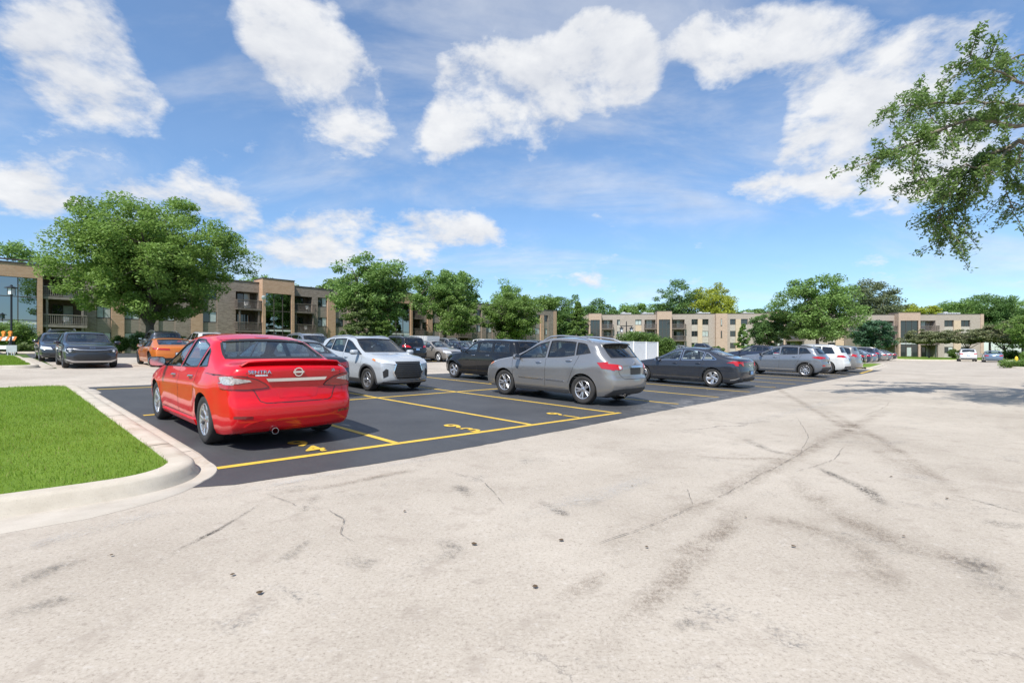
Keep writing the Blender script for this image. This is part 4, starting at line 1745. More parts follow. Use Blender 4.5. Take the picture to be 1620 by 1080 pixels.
def suv_silver(pm):
    c = Car(L=4.66, Wd=1.80, H=1.66, axf=.95, axr=3.64, tr=.352, zb=.21, arch=.055, rim='multi', rimr=.66, tum=.30, wtop=.06, sig=.055, flare=.03, privacy=1, crease=.006,
            toppts=[(-.1, .72), (0, .80), (.12, .90), (.45, 1.0), (.95, 1.08), (1.15, 1.12), (1.25, 1.17), (2.0, 1.55), (2.3, 1.62), (2.7, 1.655), (3.2, 1.635), (3.75, 1.575), (4.02, 1.52), (4.20, 1.37), (4.47, 1.11), (4.56, 1.04), (4.66, .96), (4.8, .93)],
            beltpts=[(0, .85), (1.1, 1.01), (2.0, 1.05), (3.0, 1.11), (3.55, 1.19), (3.95, 1.25), (4.2, 1.17), (4.66, .94)],
            ws=(1.15, 2.02, 1), rw=(4.03, 4.48, 1, .15), cabin=(1.45, 4.10),
            windows=[(1.34, 2.42, .40, .02), (2.50, 3.36, .02, -.02), (3.42, 3.84, -.02, -.16)],
            rprof=[(0, .2), (.25, .14), (.38, .04), (.52, .0), (.66, .0), (.74, .05), (.9, .055), (1.1, .03), (1.7, .0)], rb=.27,
            plan=[(0, .78), (.35, .86), (1.0, .89), (2.3, .90), (3.6, .90), (4.2, .87), (4.5, .82), (4.66, .76)])
    c.base("parked_car", pm)
    c.seams([(1.24, 1.32, .36), (2.46, 2.44, .36), (3.52, 3.20, .50)])
    c.handles([2.22, 3.22], lambda x: float(c.belt(x)) - .09, CHROME)
    c.mirrors(1.50, 1.03, pm, 1.05)
    for sg in (1, -1):
        c.patch("side_molding", CHROME, 'side', [(1.52, .535), (2.40, .525), (2.40, .552), (1.52, .560)], off=.012, sg=sg)
        c.patch("side_molding", CHROME, 'side', [(2.48, .525), (3.08, .52), (3.06, .545), (2.48, .552)], off=.012, sg=sg)
        c.patch("taillight", REDL, 'side', [(4.05, 1.04), (4.30, 1.06), (4.58, 1.01), (4.62, .88), (4.35, .885), (4.18, .90)], off=.010, sg=sg, grid=.04)
    both(c, "taillight", REDL, 'rear', [(.52, .97), (.62, 1.00), (.80, 1.02), (.80, .885), (.60, .875), (.52, .90)], off=.012, grid=.04)
    both(c, "reversing_light", CLEARL, 'rear', [(.55, .955), (.60, .965), (.615, .925), (.60, .895), (.55, .905)], off=.02, grid=.04)
    c.sills(CLAD)
    c.patch("rear_bumper_lower", CLAD, 'rear', [(-.78, .27), (.78, .27), (.74, .40), (.5, .43), (-.5, .43), (-.74, .40)], off=.008, grid=.06)
    c.patch("chrome_bar", CHROME, 'rear', [(-.30, .93), (.30, .93), (.30, .965), (-.30, .965)], off=.018, grid=.05)
    c.patch("plate_recess", TRIM, 'rear', [(-.24, .76), (.24, .76), (.24, .925), (-.24, .925)], off=.002, grid=.05)
    mb = MB()
    c.ribbon("", None, 'rear', [(-.66, 1.0), (-.60, .78), (-.50, .66), (.50, .66), (.60, .78), (.66, 1.0)], .010, off=.0015, mb=mb)
    mb.build("tailgate_seam", TRIM, c.root)
    # roof spoiler
    mb = MB()
    rows = []
    for y in np.linspace(-.60, .60, 15):
        k = abs(y) / .60
        X = c.L / 2 - 3.98 + .10 * k ** 2.5
        loc, _ = c.cast('top', 3.92, y)
        z = loc.z
        rows.append([(X + .1, y, z + .01), (X - .16, y, z - .0), (X - .20, y, z - .02), (X - .18, y, z - .04), (X + .02, y, z - .06)])
    n = 5
    vs_ = [p for r_ in rows for p in r_]
    fs = [(i * n + k, i * n + (k + 1) % n, (i + 1) * n + (k + 1) % n, (i + 1) * n + k) for i in range(len(rows) - 1) for k in range(n)]
    fs += [tuple(range(n))[::-1], tuple((len(rows) - 1) * n + k for k in range(n))]
    mb.add(vs_, fs)
    mb.build("spoiler", pm, c.root, smooth=True, angle=45)
    # rear wiper
    mb = MB()
    a, na = c.cast('rear', .02, 1.20)
    b, nb = c.cast('rear', .22, 1.40)
    mb.tube([a + na * .03, (a + b) / 2 + na * .045, b + nb * .03], [.016, .012, .008], 6)
    mb.build("rear_wiper", TRIM, c.root)
    c.rails(2.15, 3.8, RIMS, h=.065)
    c.exhaust(.42, .27, .034)
    c.interior(2.35, 3.35, SEATL)
    both(c, "headlight", CLEARL, 'front', [(.42, .72), (.78, .80), (.80, .94), (.52, .86)], off=.008, grid=.06)
    for sg in (1, -1):
        c.patch("headlight", CLEARL, 'side', [(.20, .78), (.56, .92), (.52, .97), (.24, .92)], off=.008, sg=sg, grid=.05)
        c.patch("side_marker", ORANGL, 'side', [(.34, .82), (.46, .88), (.46, .905), (.34, .86)], off=.013, sg=sg, grid=.05)
    c.patch("grille", TRIM, 'front', [(-.35, .5), (.35, .5), (.4, .8), (-.4, .8)], off=.006, grid=.08)
    loc, _ = c.cast('rear', 0, 1.02)
    mb = MB()
    mb.lathe([(.048, 0), (.046, .010), (.034, .010), (.032, 0)], 24, xf=lambda a, b, z: (loc.x - .012 - z, a, 1.03 + b))
    mb.box(loc.x - .026, loc.x - .008, -.055, .055, 1.02, 1.04)
    mb.build("badge", CHROME, c.root)
    return c.root


def crossover_white(pm):
    c = Car(L=4.30, Wd=1.76, H=1.60, axf=.86, axr=3.48, tr=.328, zb=.20, arch=.060, rim='five', rimmat=RIMS, rimr=.66, tum=.32, wtop=.06, flare=.016,
            toppts=[(-.1, .80), (0, .86), (.08, .94), (.4, 1.01), (.85, 1.06), (1.05, 1.09), (1.15, 1.13), (1.85, 1.49), (2.1, 1.555), (2.5, 1.585), (3.1, 1.565), (3.7, 1.51), (3.85, 1.47), (4.12, 1.16), (4.2, 1.05), (4.30, .98), (4.5, .95)],
            beltpts=[(0, .86), (1.0, .99), (2.0, 1.03), (2.8, 1.08), (3.4, 1.15), (3.8, 1.22), (4.3, .95)],
            ws=(1.05, 1.88, 1), rw=(3.80, 4.14, 1, .13), cabin=(1.35, 3.85),
            windows=[(1.22, 2.22, .36, .03), (2.30, 3.05, .03, -.04), (3.10, 3.55, -.04, -.2)],
            fprof=[(0, .10), (.22, .04), (.36, 0), (.6, .0), (.85, .03), (1.2, .12)], fb=.24)
    c.base("parked_car", pm)
    c.seams([(1.14, 1.22, .36), (2.26, 2.25, .36), (3.2, 2.95, .50)])
    c.handles([2.06, 2.90], lambda x: float(c.belt(x)) - .10, pm)
    c.mirrors(1.36, 1.03, pm, 1.1)
    c.sills(CLAD, None, .34)
    for sg in (1, -1):
        for ax in (c.axf, c.axr):
            c.arc_ring("wheel_arch_cladding", CLAD, ax, c.tr + c.arch, c.tr + c.arch + .075, sg)
        c.patch("headlight", CLEARL, 'side', [(.20, .80), (.60, .90), (.56, .935), (.20, .90)], off=.008, sg=sg, grid=.05)
        c.patch("side_marker", ORANGL, 'side', [(.46, .855), (.62, .90), (.60, .93), (.48, .91)], off=.014, sg=sg, grid=.05)
        c.patch("taillight", REDL, 'side', [(3.85, .98), (4.22, 1.0), (4.22, .88), (4.0, .88)], off=.010, sg=sg, grid=.05)
    both(c, "headlight", CLEARL, 'front', [(.40, .78), (.60, .80), (.80, .82), (.80, .92), (.58, .88), (.42, .85)], off=.010, grid=.05)
    g = c.patch("grille", TRIM, 'front', [(-.36, .36), (.36, .36), (.47, .55), (.42, .86), (-.42, .86), (-.47, .55)], off=.008, grid=.06)
    for i, z in enumerate((.46, .52, .58, .64, .70, .76, .82)):
        c.ribbon("grille_slat", CLAD, 'front', [(-.40, z), (0, z - .01), (.40, z)], .016, off=.020, parent=g)
    for sg in (1, -1):
        c.ribbon("grille_trim", CHROME, 'front', [(sg * .40, .80), (sg * .49, .55), (sg * .38, .34)], .035, off=.022)
        c.patch("fog_lamp_recess", TRIM, 'front', [(sg * .62, .46), (sg * .74, .40), (sg * .76, .58), (sg * .68, .66), (sg * .62, .64)][::sg], off=.006, grid=.05)
    c.patch("front_lip", CLAD, 'front', [(-.78, .25), (.78, .25), (.70, .32), (.4, .335), (-.4, .335), (-.70, .32)], off=.012, grid=.06)
    c.ribbon("front_lip_trim", RIMS, 'front', [(-.74, .315), (-.4, .30), (.4, .30), (.74, .315)], .02, off=.02)
    both(c, "taillight", REDL, 'rear', [(.45, .92), (.80, .98), (.80, .88), (.45, .86)], off=.01, grid=.05)
    c.patch("rear_bumper_lower", CLAD, 'rear', [(-.75, .27), (.75, .27), (.7, .5), (-.7, .5)], off=.008, grid=.06)
    c.plate(True, .70)
    c.rails(1.95, 3.5, RIMS, h=.03)
    c.interior(2.15, 3.1, SEATL)
    return c.root


def hatch_dark(pm):
    """compact crossover seen head on"""
    c = Car(L=4.42, Wd=1.82, H=1.545, axf=.88, axr=3.60, tr=.335, zb=.19, arch=.055, rim='swirl', rimmat=RIMD, tum=.34, wtop=.06,
            toppts=[(-.1, .76), (0, .82), (.10, .91), (.45, .98), (.95, 1.04), (1.12, 1.06), (1.2, 1.09), (1.95, 1.43), (2.2, 1.505), (2.6, 1.54), (3.2, 1.525), (3.8, 1.46), (3.95, 1.42), (4.25, 1.10), (4.32, 1.0), (4.42, .95), (4.6, .9)],
            beltpts=[(0, .84), (1.0, .95), (2.0, .99), (3.0, 1.04), (3.8, 1.10), (4.42, .95)],
            ws=(1.12, 1.97, 1), rw=(3.90, 4.26, 1, .13), cabin=(1.42, 3.95),
            windows=[(1.28, 2.30, .38, .03), (2.38, 3.2, .03, -.04), (3.26, 3.7, -.04, -.2)],
            fprof=[(0, .10), (.2, .05), (.34, .01), (.5, .0), (.66, .03), (.74, .02), (.85, .05), (1.2, .12)], fb=.22)
    c.base("parked_car", pm)
    c.seams([(1.22, 1.28, .34), (2.34, 2.32, .34), (3.3, 3.05, .5)])
    c.handles([2.12, 3.0], lambda x: float(c.belt(x)) - .10, pm)
    c.mirrors(1.45, .99, pm, 1.1)
    c.sills(CLAD, None, .33)
    for sg in (1, -1):
        for ax in (c.axf, c.axr):
            c.arc_ring("wheel_arch_cladding", CLAD, ax, c.tr + c.arch, c.tr + c.arch + .07, sg)
        c.patch("headlight", LAMPD, 'side', [(.22, .70), (.52, .78), (.48, .86), (.22, .84)], off=.006, sg=sg, grid=.05)
    hl = both(c, "headlight", LAMPD, 'front', [(.52, .66), (.66, .60), (.84, .62), (.84, .80), (.60, .80)], off=.008, grid=.05)
    for sg, h in zip((1, -1), hl):
        c.ribbon("daytime_light", CLEARL, 'front', [(sg * .60, .79), (sg * .82, .79), (sg * .83, .70), (sg * .75, .62)], .012, off=.016, parent=h)
        loc, nor = c.cast('front', sg * .70, .72)
        mb = MB()
        mb.lathe([(.045, 0), (.045, .02), (.02, .028), (0, .03)], 16, xf=lambda a, b, z: (loc.x + z, loc.y + a, loc.z + b))
        mb.build("lamp_bulb", CLEARL, h, smooth=True)
    c.patch("grille", TRIM, 'front', [(-.42, .33), (.42, .33), (.60, .42), (.60, .50), (.46, .60), (-.46, .60), (-.60, .50), (-.60, .42)], off=.008, grid=.06)
    c.ribbon("chrome_strip", RIMS, 'front', [(-.60, .80), (-.4, .765), (0, .755), (.4, .765), (.60, .80)], .022, off=.012)
    c.patch("skid_plate", RIMS, 'front', [(-.62, .255), (.62, .255), (.84, .36), (.82, .39), (.56, .315), (-.56, .315), (-.82, .39), (-.84, .36)], off=.014, grid=.05)
    c.text("badge", "KIA", CHROME, 'front', 0, .845, .07, wdt=1.8)
    both(c, "taillight", REDL, 'rear', [(.55, .75), (.82, .78), (.82, 1.0), (.66, .98)], off=.01, grid=.05)
    c.plate(True, .72)
    c.interior(2.2, 3.2, SEAT)
    c.fin(3.7)
    return c.root


def sedan_fast(pm):
    c = Car(L=4.86, Wd=1.86, H=1.445, axf=.97, axr=3.79, tr=.338, zb=.17, arch=.045, rim='swirl', rimmat=RIMS, tum=.42, wtop=.055, flare=.022, crease=.014, wtrim=CHROME,
            toppts=[(-.1, .58), (0, .64), (.12, .72), (.5, .83), (1.1, .93), (1.3, .965), (1.42, 1.01), (2.15, 1.36), (2.45, 1.42), (2.8, 1.44), (3.2, 1.42), (3.6, 1.345), (4.30, 1.115), (4.45, 1.09), (4.72, 1.075), (4.80, 1.04), (4.86, .98), (5, .95)],
            beltpts=[(0, .70), (1.2, .86), (2.0, .90), (3.0, .93), (3.8, .965), (4.3, .98), (4.86, .94)],
            ws=(1.30, 2.15, 1), rw=(3.45, 4.28, 1, .11), cabin=(1.6, 4.15),
            windows=[(1.46, 2.52, .42, .04), (2.60, 3.38, .04, .06), (3.44, 3.92, .06, -.32)], rb=.17)
    c.base("parked_car", pm)
    c.seams([(1.36, 1.42, .28), (2.56, 2.52, .28), (3.48, 3.28, .40)])
    c.handles([2.36, 3.26], lambda x: float(c.belt(x)) - .10, pm)
    c.mirrors(1.68, .91, TRIM, 1.0)
    for sg in (1, -1):
        c.patch("taillight", REDL, 'side', [(4.28, .90), (4.50, .955), (4.80, .97), (4.78, .90), (4.66, .87), (4.70, .80), (4.60, .80), (4.52, .88)], off=.008, sg=sg, grid=.04)
        c.ribbon("side_crease_trim", CHROME, 'side', [(1.45, .30), (3.3, .30)], .012, off=.006, sg=sg)
        c.patch("bumper_trim", RIMS, 'side', [(4.42, .30), (4.60, .34), (4.74, .40), (4.72, .37), (4.58, .30), (4.42, .27)], off=.008, sg=sg, grid=.05)
    c.patch("light_bar", REDD, 'rear', [(-.82, .93), (.82, .93), (.80, .955), (-.80, .955)], off=.012, grid=.05)
    both(c, "taillight", REDL, 'rear', [(.56, .80), (.64, .80), (.72, .88), (.84, .90), (.84, .965), (.60, .95)], off=.012, grid=.04)
    c.text("model_lettering", "SONATA", CHROME, 'rear', 0, .82, .06, wdt=1.7)
    loc, nor = c.cast('rear', 0, .99)
    c.text("badge", "H", CHROME, 'rear', 0, 1.0, .08, wdt=1.4)
    c.patch("rear_bumper_lower", TRIM, 'rear', [(-.66, .27), (.66, .27), (.60, .36), (-.60, .36)], off=.006, grid=.06)
    c.plate(True, .56, mat=PLATEB)
    both(c, "headlight", CLEARL, 'front', [(.40, .60), (.80, .64), (.82, .70), (.42, .66)], off=.008, grid=.06)
    c.patch("grille", TRIM, 'front', [(-.5, .36), (.5, .36), (.6, .62), (-.6, .62)], off=.006, grid=.08)
    c.interior(2.45, 3.5, SEATL)
    c.fin(3.35)
    return c.root


def suv_grey(pm):
    c = Car(L=4.48, Wd=1.85, H=1.65, axf=.90, axr=3.57, tr=.345, zb=.21, arch=.055, rim='ten', rimmat=RIMS, tum=.31, wtop=.055, flare=.026, privacy=1, wtrim=TRIM,
            toppts=[(-.1, .78), (0, .85), (.12, .95), (.5, 1.03), (1.0, 1.09), (1.12, 1.12), (1.22, 1.16), (1.95, 1.53), (2.25, 1.60), (2.6, 1.635), (3.2, 1.615), (3.8, 1.56), (3.98, 1.525), (4.12, 1.38), (4.33, 1.13), (4.40, 1.03), (4.48, .97), (4.6, .95)],
            beltpts=[(0, .88), (1.05, 1.02), (2.0, 1.06), (3.0, 1.11), (3.7, 1.18), (4.1, 1.17), (4.48, .95)],
            ws=(1.12, 1.97, 1), rw=(3.96, 4.34, 1, .14), cabin=(1.42, 4.02),
            windows=[(1.30, 2.30, .38, .02), (2.38, 3.20, .02, -.02), (3.26, 3.82, -.02, -.24)], rb=.20,
            rprof=[(0, .2), (.25, .12), (.38, .03), (.52, .0), (.70, .0), (.8, .035), (1.1, .02), (1.7, .0)])
    c.base("parked_car", pm)
    c.seams([(1.20, 1.28, .36), (2.34, 2.32, .36), (3.40, 3.08, .50)])
    c.handles([2.12, 3.06], lambda x: float(c.belt(x)) - .10, pm)
    c.mirrors(1.44, 1.04, TRIM, 1.05)
    for sg in (1, -1):
        c.patch("side_molding", RIMS, 'side', [(1.36, .325), (3.10, .325), (3.02, .375), (1.40, .36)], off=.014, sg=sg)
        c.patch("taillight", REDL, 'side', [(3.86, 1.02), (4.06, 1.06), (4.36, 1.06), (4.40, .98), (4.24, .94), (4.0, .96)], off=.010, sg=sg, grid=.04)
    for sg in (1, -1):
        for ax in (c.axf, c.axr):
            c.arc_ring("wheel_arch_cladding", CLAD, ax, c.tr + c.arch, c.tr + c.arch + .05, sg)
    both(c, "taillight", REDL, 'rear', [(.44, .98), (.60, .95), (.84, .96), (.84, 1.05), (.60, 1.04), (.46, 1.03)], off=.012, grid=.04)
    both(c, "reflector", REDL, 'rear', [(.58, .56), (.80, .57), (.80, .64), (.62, .625)], off=.010, grid=.05)
    c.patch("rear_bumper_lower", CLAD, 'rear', [(-.80, .28), (.80, .28), (.80, .50), (.55, .53), (-.55, .53), (-.80, .50)], off=.010, grid=.06)
    c.plate(True, .76, mat=PLATEW)
    c.rails(2.1, 3.8, TRIM, h=.035)
    mb = MB()
    a, na = c.cast('rear', .02, 1.20)
    b, nb = c.cast('rear', .24, 1.30)
    mb.tube([a + na * .03, b + nb * .03], [.014, .008], 6)
    mb.build("rear_wiper", TRIM, c.root)
    both(c, "headlight", CLEARL, 'front', [(.42, .78), (.80, .82), (.82, .92), (.50, .88)], off=.008, grid=.06)
    c.patch("grille", TRIM, 'front', [(-.45, .5), (.45, .5), (.5, .82), (-.5, .82)], off=.006, grid=.08)
    c.interior(2.2, 3.2, SEATL)
    c.fin(3.7)
    return c.root


def retro_wagon(pm):
    """tall black wagon with bulging front fenders"""
    c = Car(L=4.47, Wd=1.75, H=1.60, axf=.86, axr=3.49, tr=.328, zb=.20, arch=.05, rim='five', rimmat=RIMS, tum=.20, wtop=.075, flare=.050, crease=.0, privacy=1, fb=.30, kw=.14,
            toppts=[(-.1, .72), (0, .80), (.15, .92), (.5, 1.0), (1.05, 1.06), (1.22, 1.09), (1.32, 1.15), (1.75, 1.44), (2.0, 1.53), (2.4, 1.575), (3.2, 1.585), (4.0, 1.55), (4.18, 1.52), (4.30, 1.38), (4.38, 1.10), (4.42, 1.0), (4.47, .94), (4.6, .9)],
            beltpts=[(0, .80), (.6, .90), (1.2, 1.01), (2.2, 1.04), (3.5, 1.06), (4.2, 1.06), (4.47, .9)],
            ws=(1.22, 1.80, 1), rw=(4.15, 4.39, 1, .16), cabin=(1.5, 4.15),
            windows=[(1.42, 2.18, .30, .0), (2.28, 3.0, .0, .0), (3.10, 3.92, .0, -.06)],
            plan=[(0, .70), (.3, .80), (.9, .875), (1.5, .86), (2.2, .865), (3.5, .875), (4.1, .85), (4.47, .78)])
    c.base("parked_car", pm)
    c.seams([(1.34, 1.42, .34), (2.23, 2.23, .34), (3.08, 2.98, .48)])
    c.handles([2.02, 2.82], lambda x: float(c.belt(x)) - .10, CHROME)
    c.mirrors(1.52, 1.05, pm, 1.0)
    for sg in (1, -1):
        c.patch("headlight", CLEARL, 'side', [(.12, .62), (.30, .68), (.30, .80), (.14, .78)], off=.006, sg=sg, grid=.05)
        c.arc_ring("wheel_arch_flare", pm, c.axf, c.tr + c.arch, c.tr + c.arch + .10, sg, off=.03)
        c.patch("taillight", REDL, 'side', [(4.22, .80), (4.42, .80), (4.42, 1.0), (4.26, 1.0)], off=.01, sg=sg, grid=.05)
    both(c, "taillight", REDL, 'rear', [(.62, .72), (.74, .72), (.74, .96), (.62, .96)], off=.012, grid=.05)
    both(c, "headlight", CLEARL, 'front', [(.45, .60), (.70, .62), (.72, .80), (.5, .78)], off=.01, grid=.05)
    c.patch("grille", CHROME, 'front', [(-.38, .48), (.38, .48), (.42, .82), (-.42, .82)], off=.008, grid=.08)
    c.plate(True, .78)
    c.interior(2.2, 3.2, SEAT)
    return c.root


def generic(kind, pm, detail=False, **over):
    """the farther cars: sedans, suvs, a minivan and a low coupe"""
    if kind == 'sedan':
        d = dict(L=4.80, Wd=1.80, H=1.46, axf=.95, axr=3.72, tr=.325, zb=.18, tum=.40, wtop=.055, rim='ten', rimmat=RIMC,
                 toppts=[(-.1, .60), (0, .67), (.12, .76), (.5, .86), (1.1, .95), (1.28, .98), (1.4, 1.03), (2.1, 1.38), (2.4, 1.44), (2.8, 1.46), (3.2, 1.44), (3.5, 1.375), (4.10, 1.08), (4.25, 1.055), (4.65, 1.045), (4.74, 1.0), (4.80, .95), (5, .9)],
                 beltpts=[(0, .72), (1.2, .88), (2.0, .91), (3.0, .94), (3.9, .97), (4.8, .92)],
                 ws=(1.28, 2.10, 1), rw=(3.48, 4.10, 1, .11), cabin=(1.58, 4.0), windows=[(1.44, 2.46, .40, .04), (2.54, 3.36, .04, .08), (3.42, 3.74, .08, -.24)])
        lamps = dict(tl=[(.48, .74), (.82, .76), (.82, .90), (.48, .88)], hl=[(.42, .60), (.78, .62), (.80, .76), (.48, .72)], ts=[(4.42, .76), (4.72, .78), (4.72, .90), (4.40, .90)], hs=[(.2, .62), (.48, .68), (.5, .78), (.2, .76)])
        gr = [(-.36, .56), (.36, .56), (.42, .70), (-.42, .70)]
        seams = [(1.34, 1.42, .30), (2.50, 2.48, .30), (3.42, 3.22, .42)]
        hx = (2.30, 3.22)
        mx = (1.64, .93)
    elif kind == 'coupe':
        d = dict(L=4.47, Wd=1.92, H=1.31, axf=.92, axr=3.54, tr=.345, zb=.14, tum=.46, wtop=.05, rim='five', rimmat=RIMD, flare=.05, arch=.04, crease=.0,
                 toppts=[(-.1, .58), (0, .62), (.12, .70), (.5, .80), (1.2, .90), (1.5, .93), (1.6, .98), (2.2, 1.24), (2.5, 1.295), (2.8, 1.31), (3.1, 1.285), (3.4, 1.22), (4.1, .99), (4.2, .96), (4.36, .95), (4.47, .88), (4.6, .85)],
                 beltpts=[(0, .66), (1.4, .82), (2.2, .85), (3.0, .88), (3.6, .92), (4.47, .86)],
                 ws=(1.5, 2.2, 1), rw=(3.3, 4.08, 1, .16), cabin=(1.75, 3.9), windows=[(1.66, 2.85, .40, .06), (2.92, 3.42, .06, -.15)])
        lamps = dict(tl=[(.35, .76), (.84, .79), (.84, .86), (.36, .84)], hl=[(.5, .56), (.82, .60), (.82, .74), (.6, .72)], ts=[(3.95, .80), (4.32, .80), (4.32, .86), (3.98, .86)], hs=[(.25, .56), (.6, .66), (.6, .74), (.25, .7)])
        gr = [(-.5, .30), (.5, .30), (.4, .56), (-.4, .56)]
        seams = [(1.56, 1.62, .26), (2.95, 2.85, .26)]
        hx = (2.70,)
        mx = (1.86, .87)
    elif kind == 'van':
        d = dict(L=5.1, Wd=1.98, H=1.74, axf=1.0, axr=4.0, tr=.34, zb=.18, tum=.24, wtop=.07, rim='ten', rimmat=RIMS, privacy=1, rr=.09,
                 toppts=[(-.1, .74), (0, .82), (.12, .93), (.5, 1.02), (.95, 1.10), (1.1, 1.13), (1.2, 1.17), (2.1, 1.60), (2.4, 1.68), (2.9, 1.725), (4.2, 1.70), (4.72, 1.64), (4.82, 1.60), (4.94, 1.20), (5.0, 1.05), (5.1, .96), (5.2, .9)],
                 beltpts=[(0, .85), (1.1, 1.02), (2.0, 1.06), (3.2, 1.08), (4.0, 1.10), (4.8, 1.14), (5.1, .95)],
                 ws=(1.1, 2.12, 1), rw=(4.74, 4.96, 1, .16), cabin=(1.45, 4.7), windows=[(1.36, 2.42, .42, .0), (2.52, 3.50, .0, .0), (3.60, 4.60, .0, -.10)], rb=.2)
        lamps = dict(tl=[(.58, .98), (.88, 1.0), (.88, 1.16), (.66, 1.12)], hl=[(.45, .68), (.82, .74), (.84, .88), (.52, .84)], ts=[(4.62, 1.02), (4.98, 1.02), (4.96, 1.16), (4.70, 1.16)], hs=[(.2, .72), (.55, .84), (.5, .92), (.2, .88)])
        gr = [(-.4, .52), (.4, .52), (.45, .78), (-.45, .78)]
        seams = [(1.22, 1.32, .32), (2.46, 2.46, .32), (3.54, 3.50, .40)]
        hx = (2.28, 2.72)
        mx = (1.52, 1.05)
    else:
        d = dict(L=4.75, Wd=1.88, H=1.72, axf=.93, axr=3.74, tr=.36, zb=.22, tum=.27, wtop=.06, rim='five', rimmat=RIMS, privacy=1, flare=.025,
                 toppts=[(-.1, .80), (0, .90), (.10, 1.0), (.5, 1.07), (1.0, 1.12), (1.15, 1.15), (1.25, 1.2), (1.95, 1.58), (2.25, 1.66), (2.7, 1.70), (3.5, 1.69), (4.2, 1.63), (4.36, 1.59), (4.46, 1.44), (4.60, 1.15), (4.66, 1.04), (4.75, .96), (4.9, .9)],
                 beltpts=[(0, .92), (1.1, 1.06), (2.0, 1.09), (3.2, 1.12), (4.0, 1.16), (4.4, 1.16), (4.75, .95)],
                 ws=(1.15, 1.98, 1), rw=(4.30, 4.62, 1, .15), cabin=(1.46, 4.3), windows=[(1.34, 2.36, .36, .0), (2.46, 3.36, .0, .0), (3.44, 4.10, .0, -.18)], rb=.2)
        lamps = dict(tl=[(.46, .95), (.84, .97), (.84, 1.10), (.60, 1.09)], hl=[(.45, .76), (.80, .80), (.82, .92), (.50, .90)], ts=[(4.20, .99), (4.60, .98), (4.60, 1.10), (4.26, 1.10)], hs=[(.2, .78), (.52, .88), (.5, .95), (.2, .92)])
        gr = [(-.42, .55), (.42, .55), (.46, .86), (-.46, .86)]
        seams = [(1.24, 1.32, .36), (2.41, 2.40, .36), (3.50, 3.28, .5)]
        hx = (2.22, 3.24)
        mx = (1.48, 1.08)
    d.update(over)
    d['detail'] = detail
    c = Car(**d)
    c.base("parked_car", pm)
    c.seams(seams)
    c.handles(hx, lambda x: float(c.belt(x)) - .10, pm if kind != 'sedan' else CHROME)
    c.mirrors(*mx, pm, 1.0)
    both(c, "taillight", REDL, 'rear', lamps['tl'], off=.010, grid=.07)
    both(c, "headlight", CLEARL, 'front', lamps['hl'], off=.010, grid=.07)
    for sg in (1, -1):
        c.patch("taillight", REDL, 'side', lamps['ts'], off=.010, sg=sg, grid=.07)
        c.patch("headlight", CLEARL, 'side', lamps['hs'], off=.008, sg=sg, grid=.07)
    c.patch("grille", TRIM, 'front', gr, off=.006, grid=.09)
    c.ribbon("grille_trim", CHROME, 'front', [gr[3], (0, gr[3][1] + .01), gr[2]], .025, off=.014)
    c.patch("lower_intake", TRIM, 'front', [(-.5, .28), (.5, .28), (.56, .38), (-.56, .38)], off=.006, grid=.09)
    if kind == 'suv':
        c.sills(CLAD)
        c.rails(2.1, 4.0, over.get('railm', RIMS), h=.05)
        c.patch("rear_bumper_lower", CLAD, 'rear', [(-.80, .28), (.80, .28), (.78, .46), (-.78, .46)], off=.010, grid=.08)
        c.patch("chrome_bar", CHROME, 'rear', [(-.34, .93), (.34, .93), (.34, .955), (-.34, .955)], off=.016, grid=.08)
        c.plate(True, .84, mat=PLATEB)
    elif kind == 'coupe':
        c.patch("rear_diffuser", TRIM, 'rear', [(-.6, .22), (.6, .22), (.62, .42), (-.62, .42)], off=.008, grid=.08)
        c.plate(True, .6, mat=PLATEW)
    elif kind == 'van':
        c.patch("chrome_bar", CHROME, 'rear', [(-.46, .99), (.46, .99), (.46, 1.02), (-.46, 1.02)], off=.016, grid=.08)
        c.plate(True, .84, mat=PLATEW)
    else:
        c.plate(True, .80, mat=PLATEW)
    if detail:
        c.interior(2.35 if kind != 'coupe' else 2.5, 3.35, SEAT, 2)
    return c.root

# ================================================================== apartment buildings
def mat_brick(name, cols, mortar, bw=.20, bh=.065, tint=.5):
    m, t, out = new_mat(name)
    tc = t.node('ShaderNodeTexCoord').outputs['Object']
    s_ = t.node('ShaderNodeSeparateXYZ', inp={0: tc})
    along = t.math('ADD', s_.outputs[0], s_.outputs[1])
    v = t.node('ShaderNodeCombineXYZ', inp={0: along, 1: s_.outputs[2], 2: 0.0}).outputs[0]
    br = t.node('ShaderNodeTexBrick', inp={'Vector': v, 'Scale': 1.0, 'Mortar Size': .008, 'Brick Width': bw * 2, 'Row Height': bh * 2, 'Bias': 0.0})
    br.inputs['Color1'].default_value = (*cols[0], 1)
    br.inputs['Color2'].default_value = (*cols[1], 1)
    br.inputs['Mortar'].default_value = (*mortar, 1)
    n = t.noise(t.vec('MULTIPLY', v, (2.4, 7.5, 1)), 1.0, 4, .7)
    base = t.mix(t.maprange(n, .52, .68, 0, tint), br.outputs[0], cols[2])
    n2 = t.noise(t.vec('MULTIPLY', v, (5.0, 15.0, 1)), 1.0, 3, .7)
    base = t.mix(t.maprange(n2, .55, .70, 0, tint), base, cols[3])
    b = pbsdf(t, Roughness=.9)
    t.put(b.inputs['Base Color'], base)
    bp = t.node('ShaderNodeBump', inp={'Height': br.outputs['Fac'], 'Strength': .5, 'Distance': -.012})
    t.l.new(bp.outputs[0], b.inputs['Normal'])
    t.l.new(b.outputs[0], out.inputs[0])
    return m


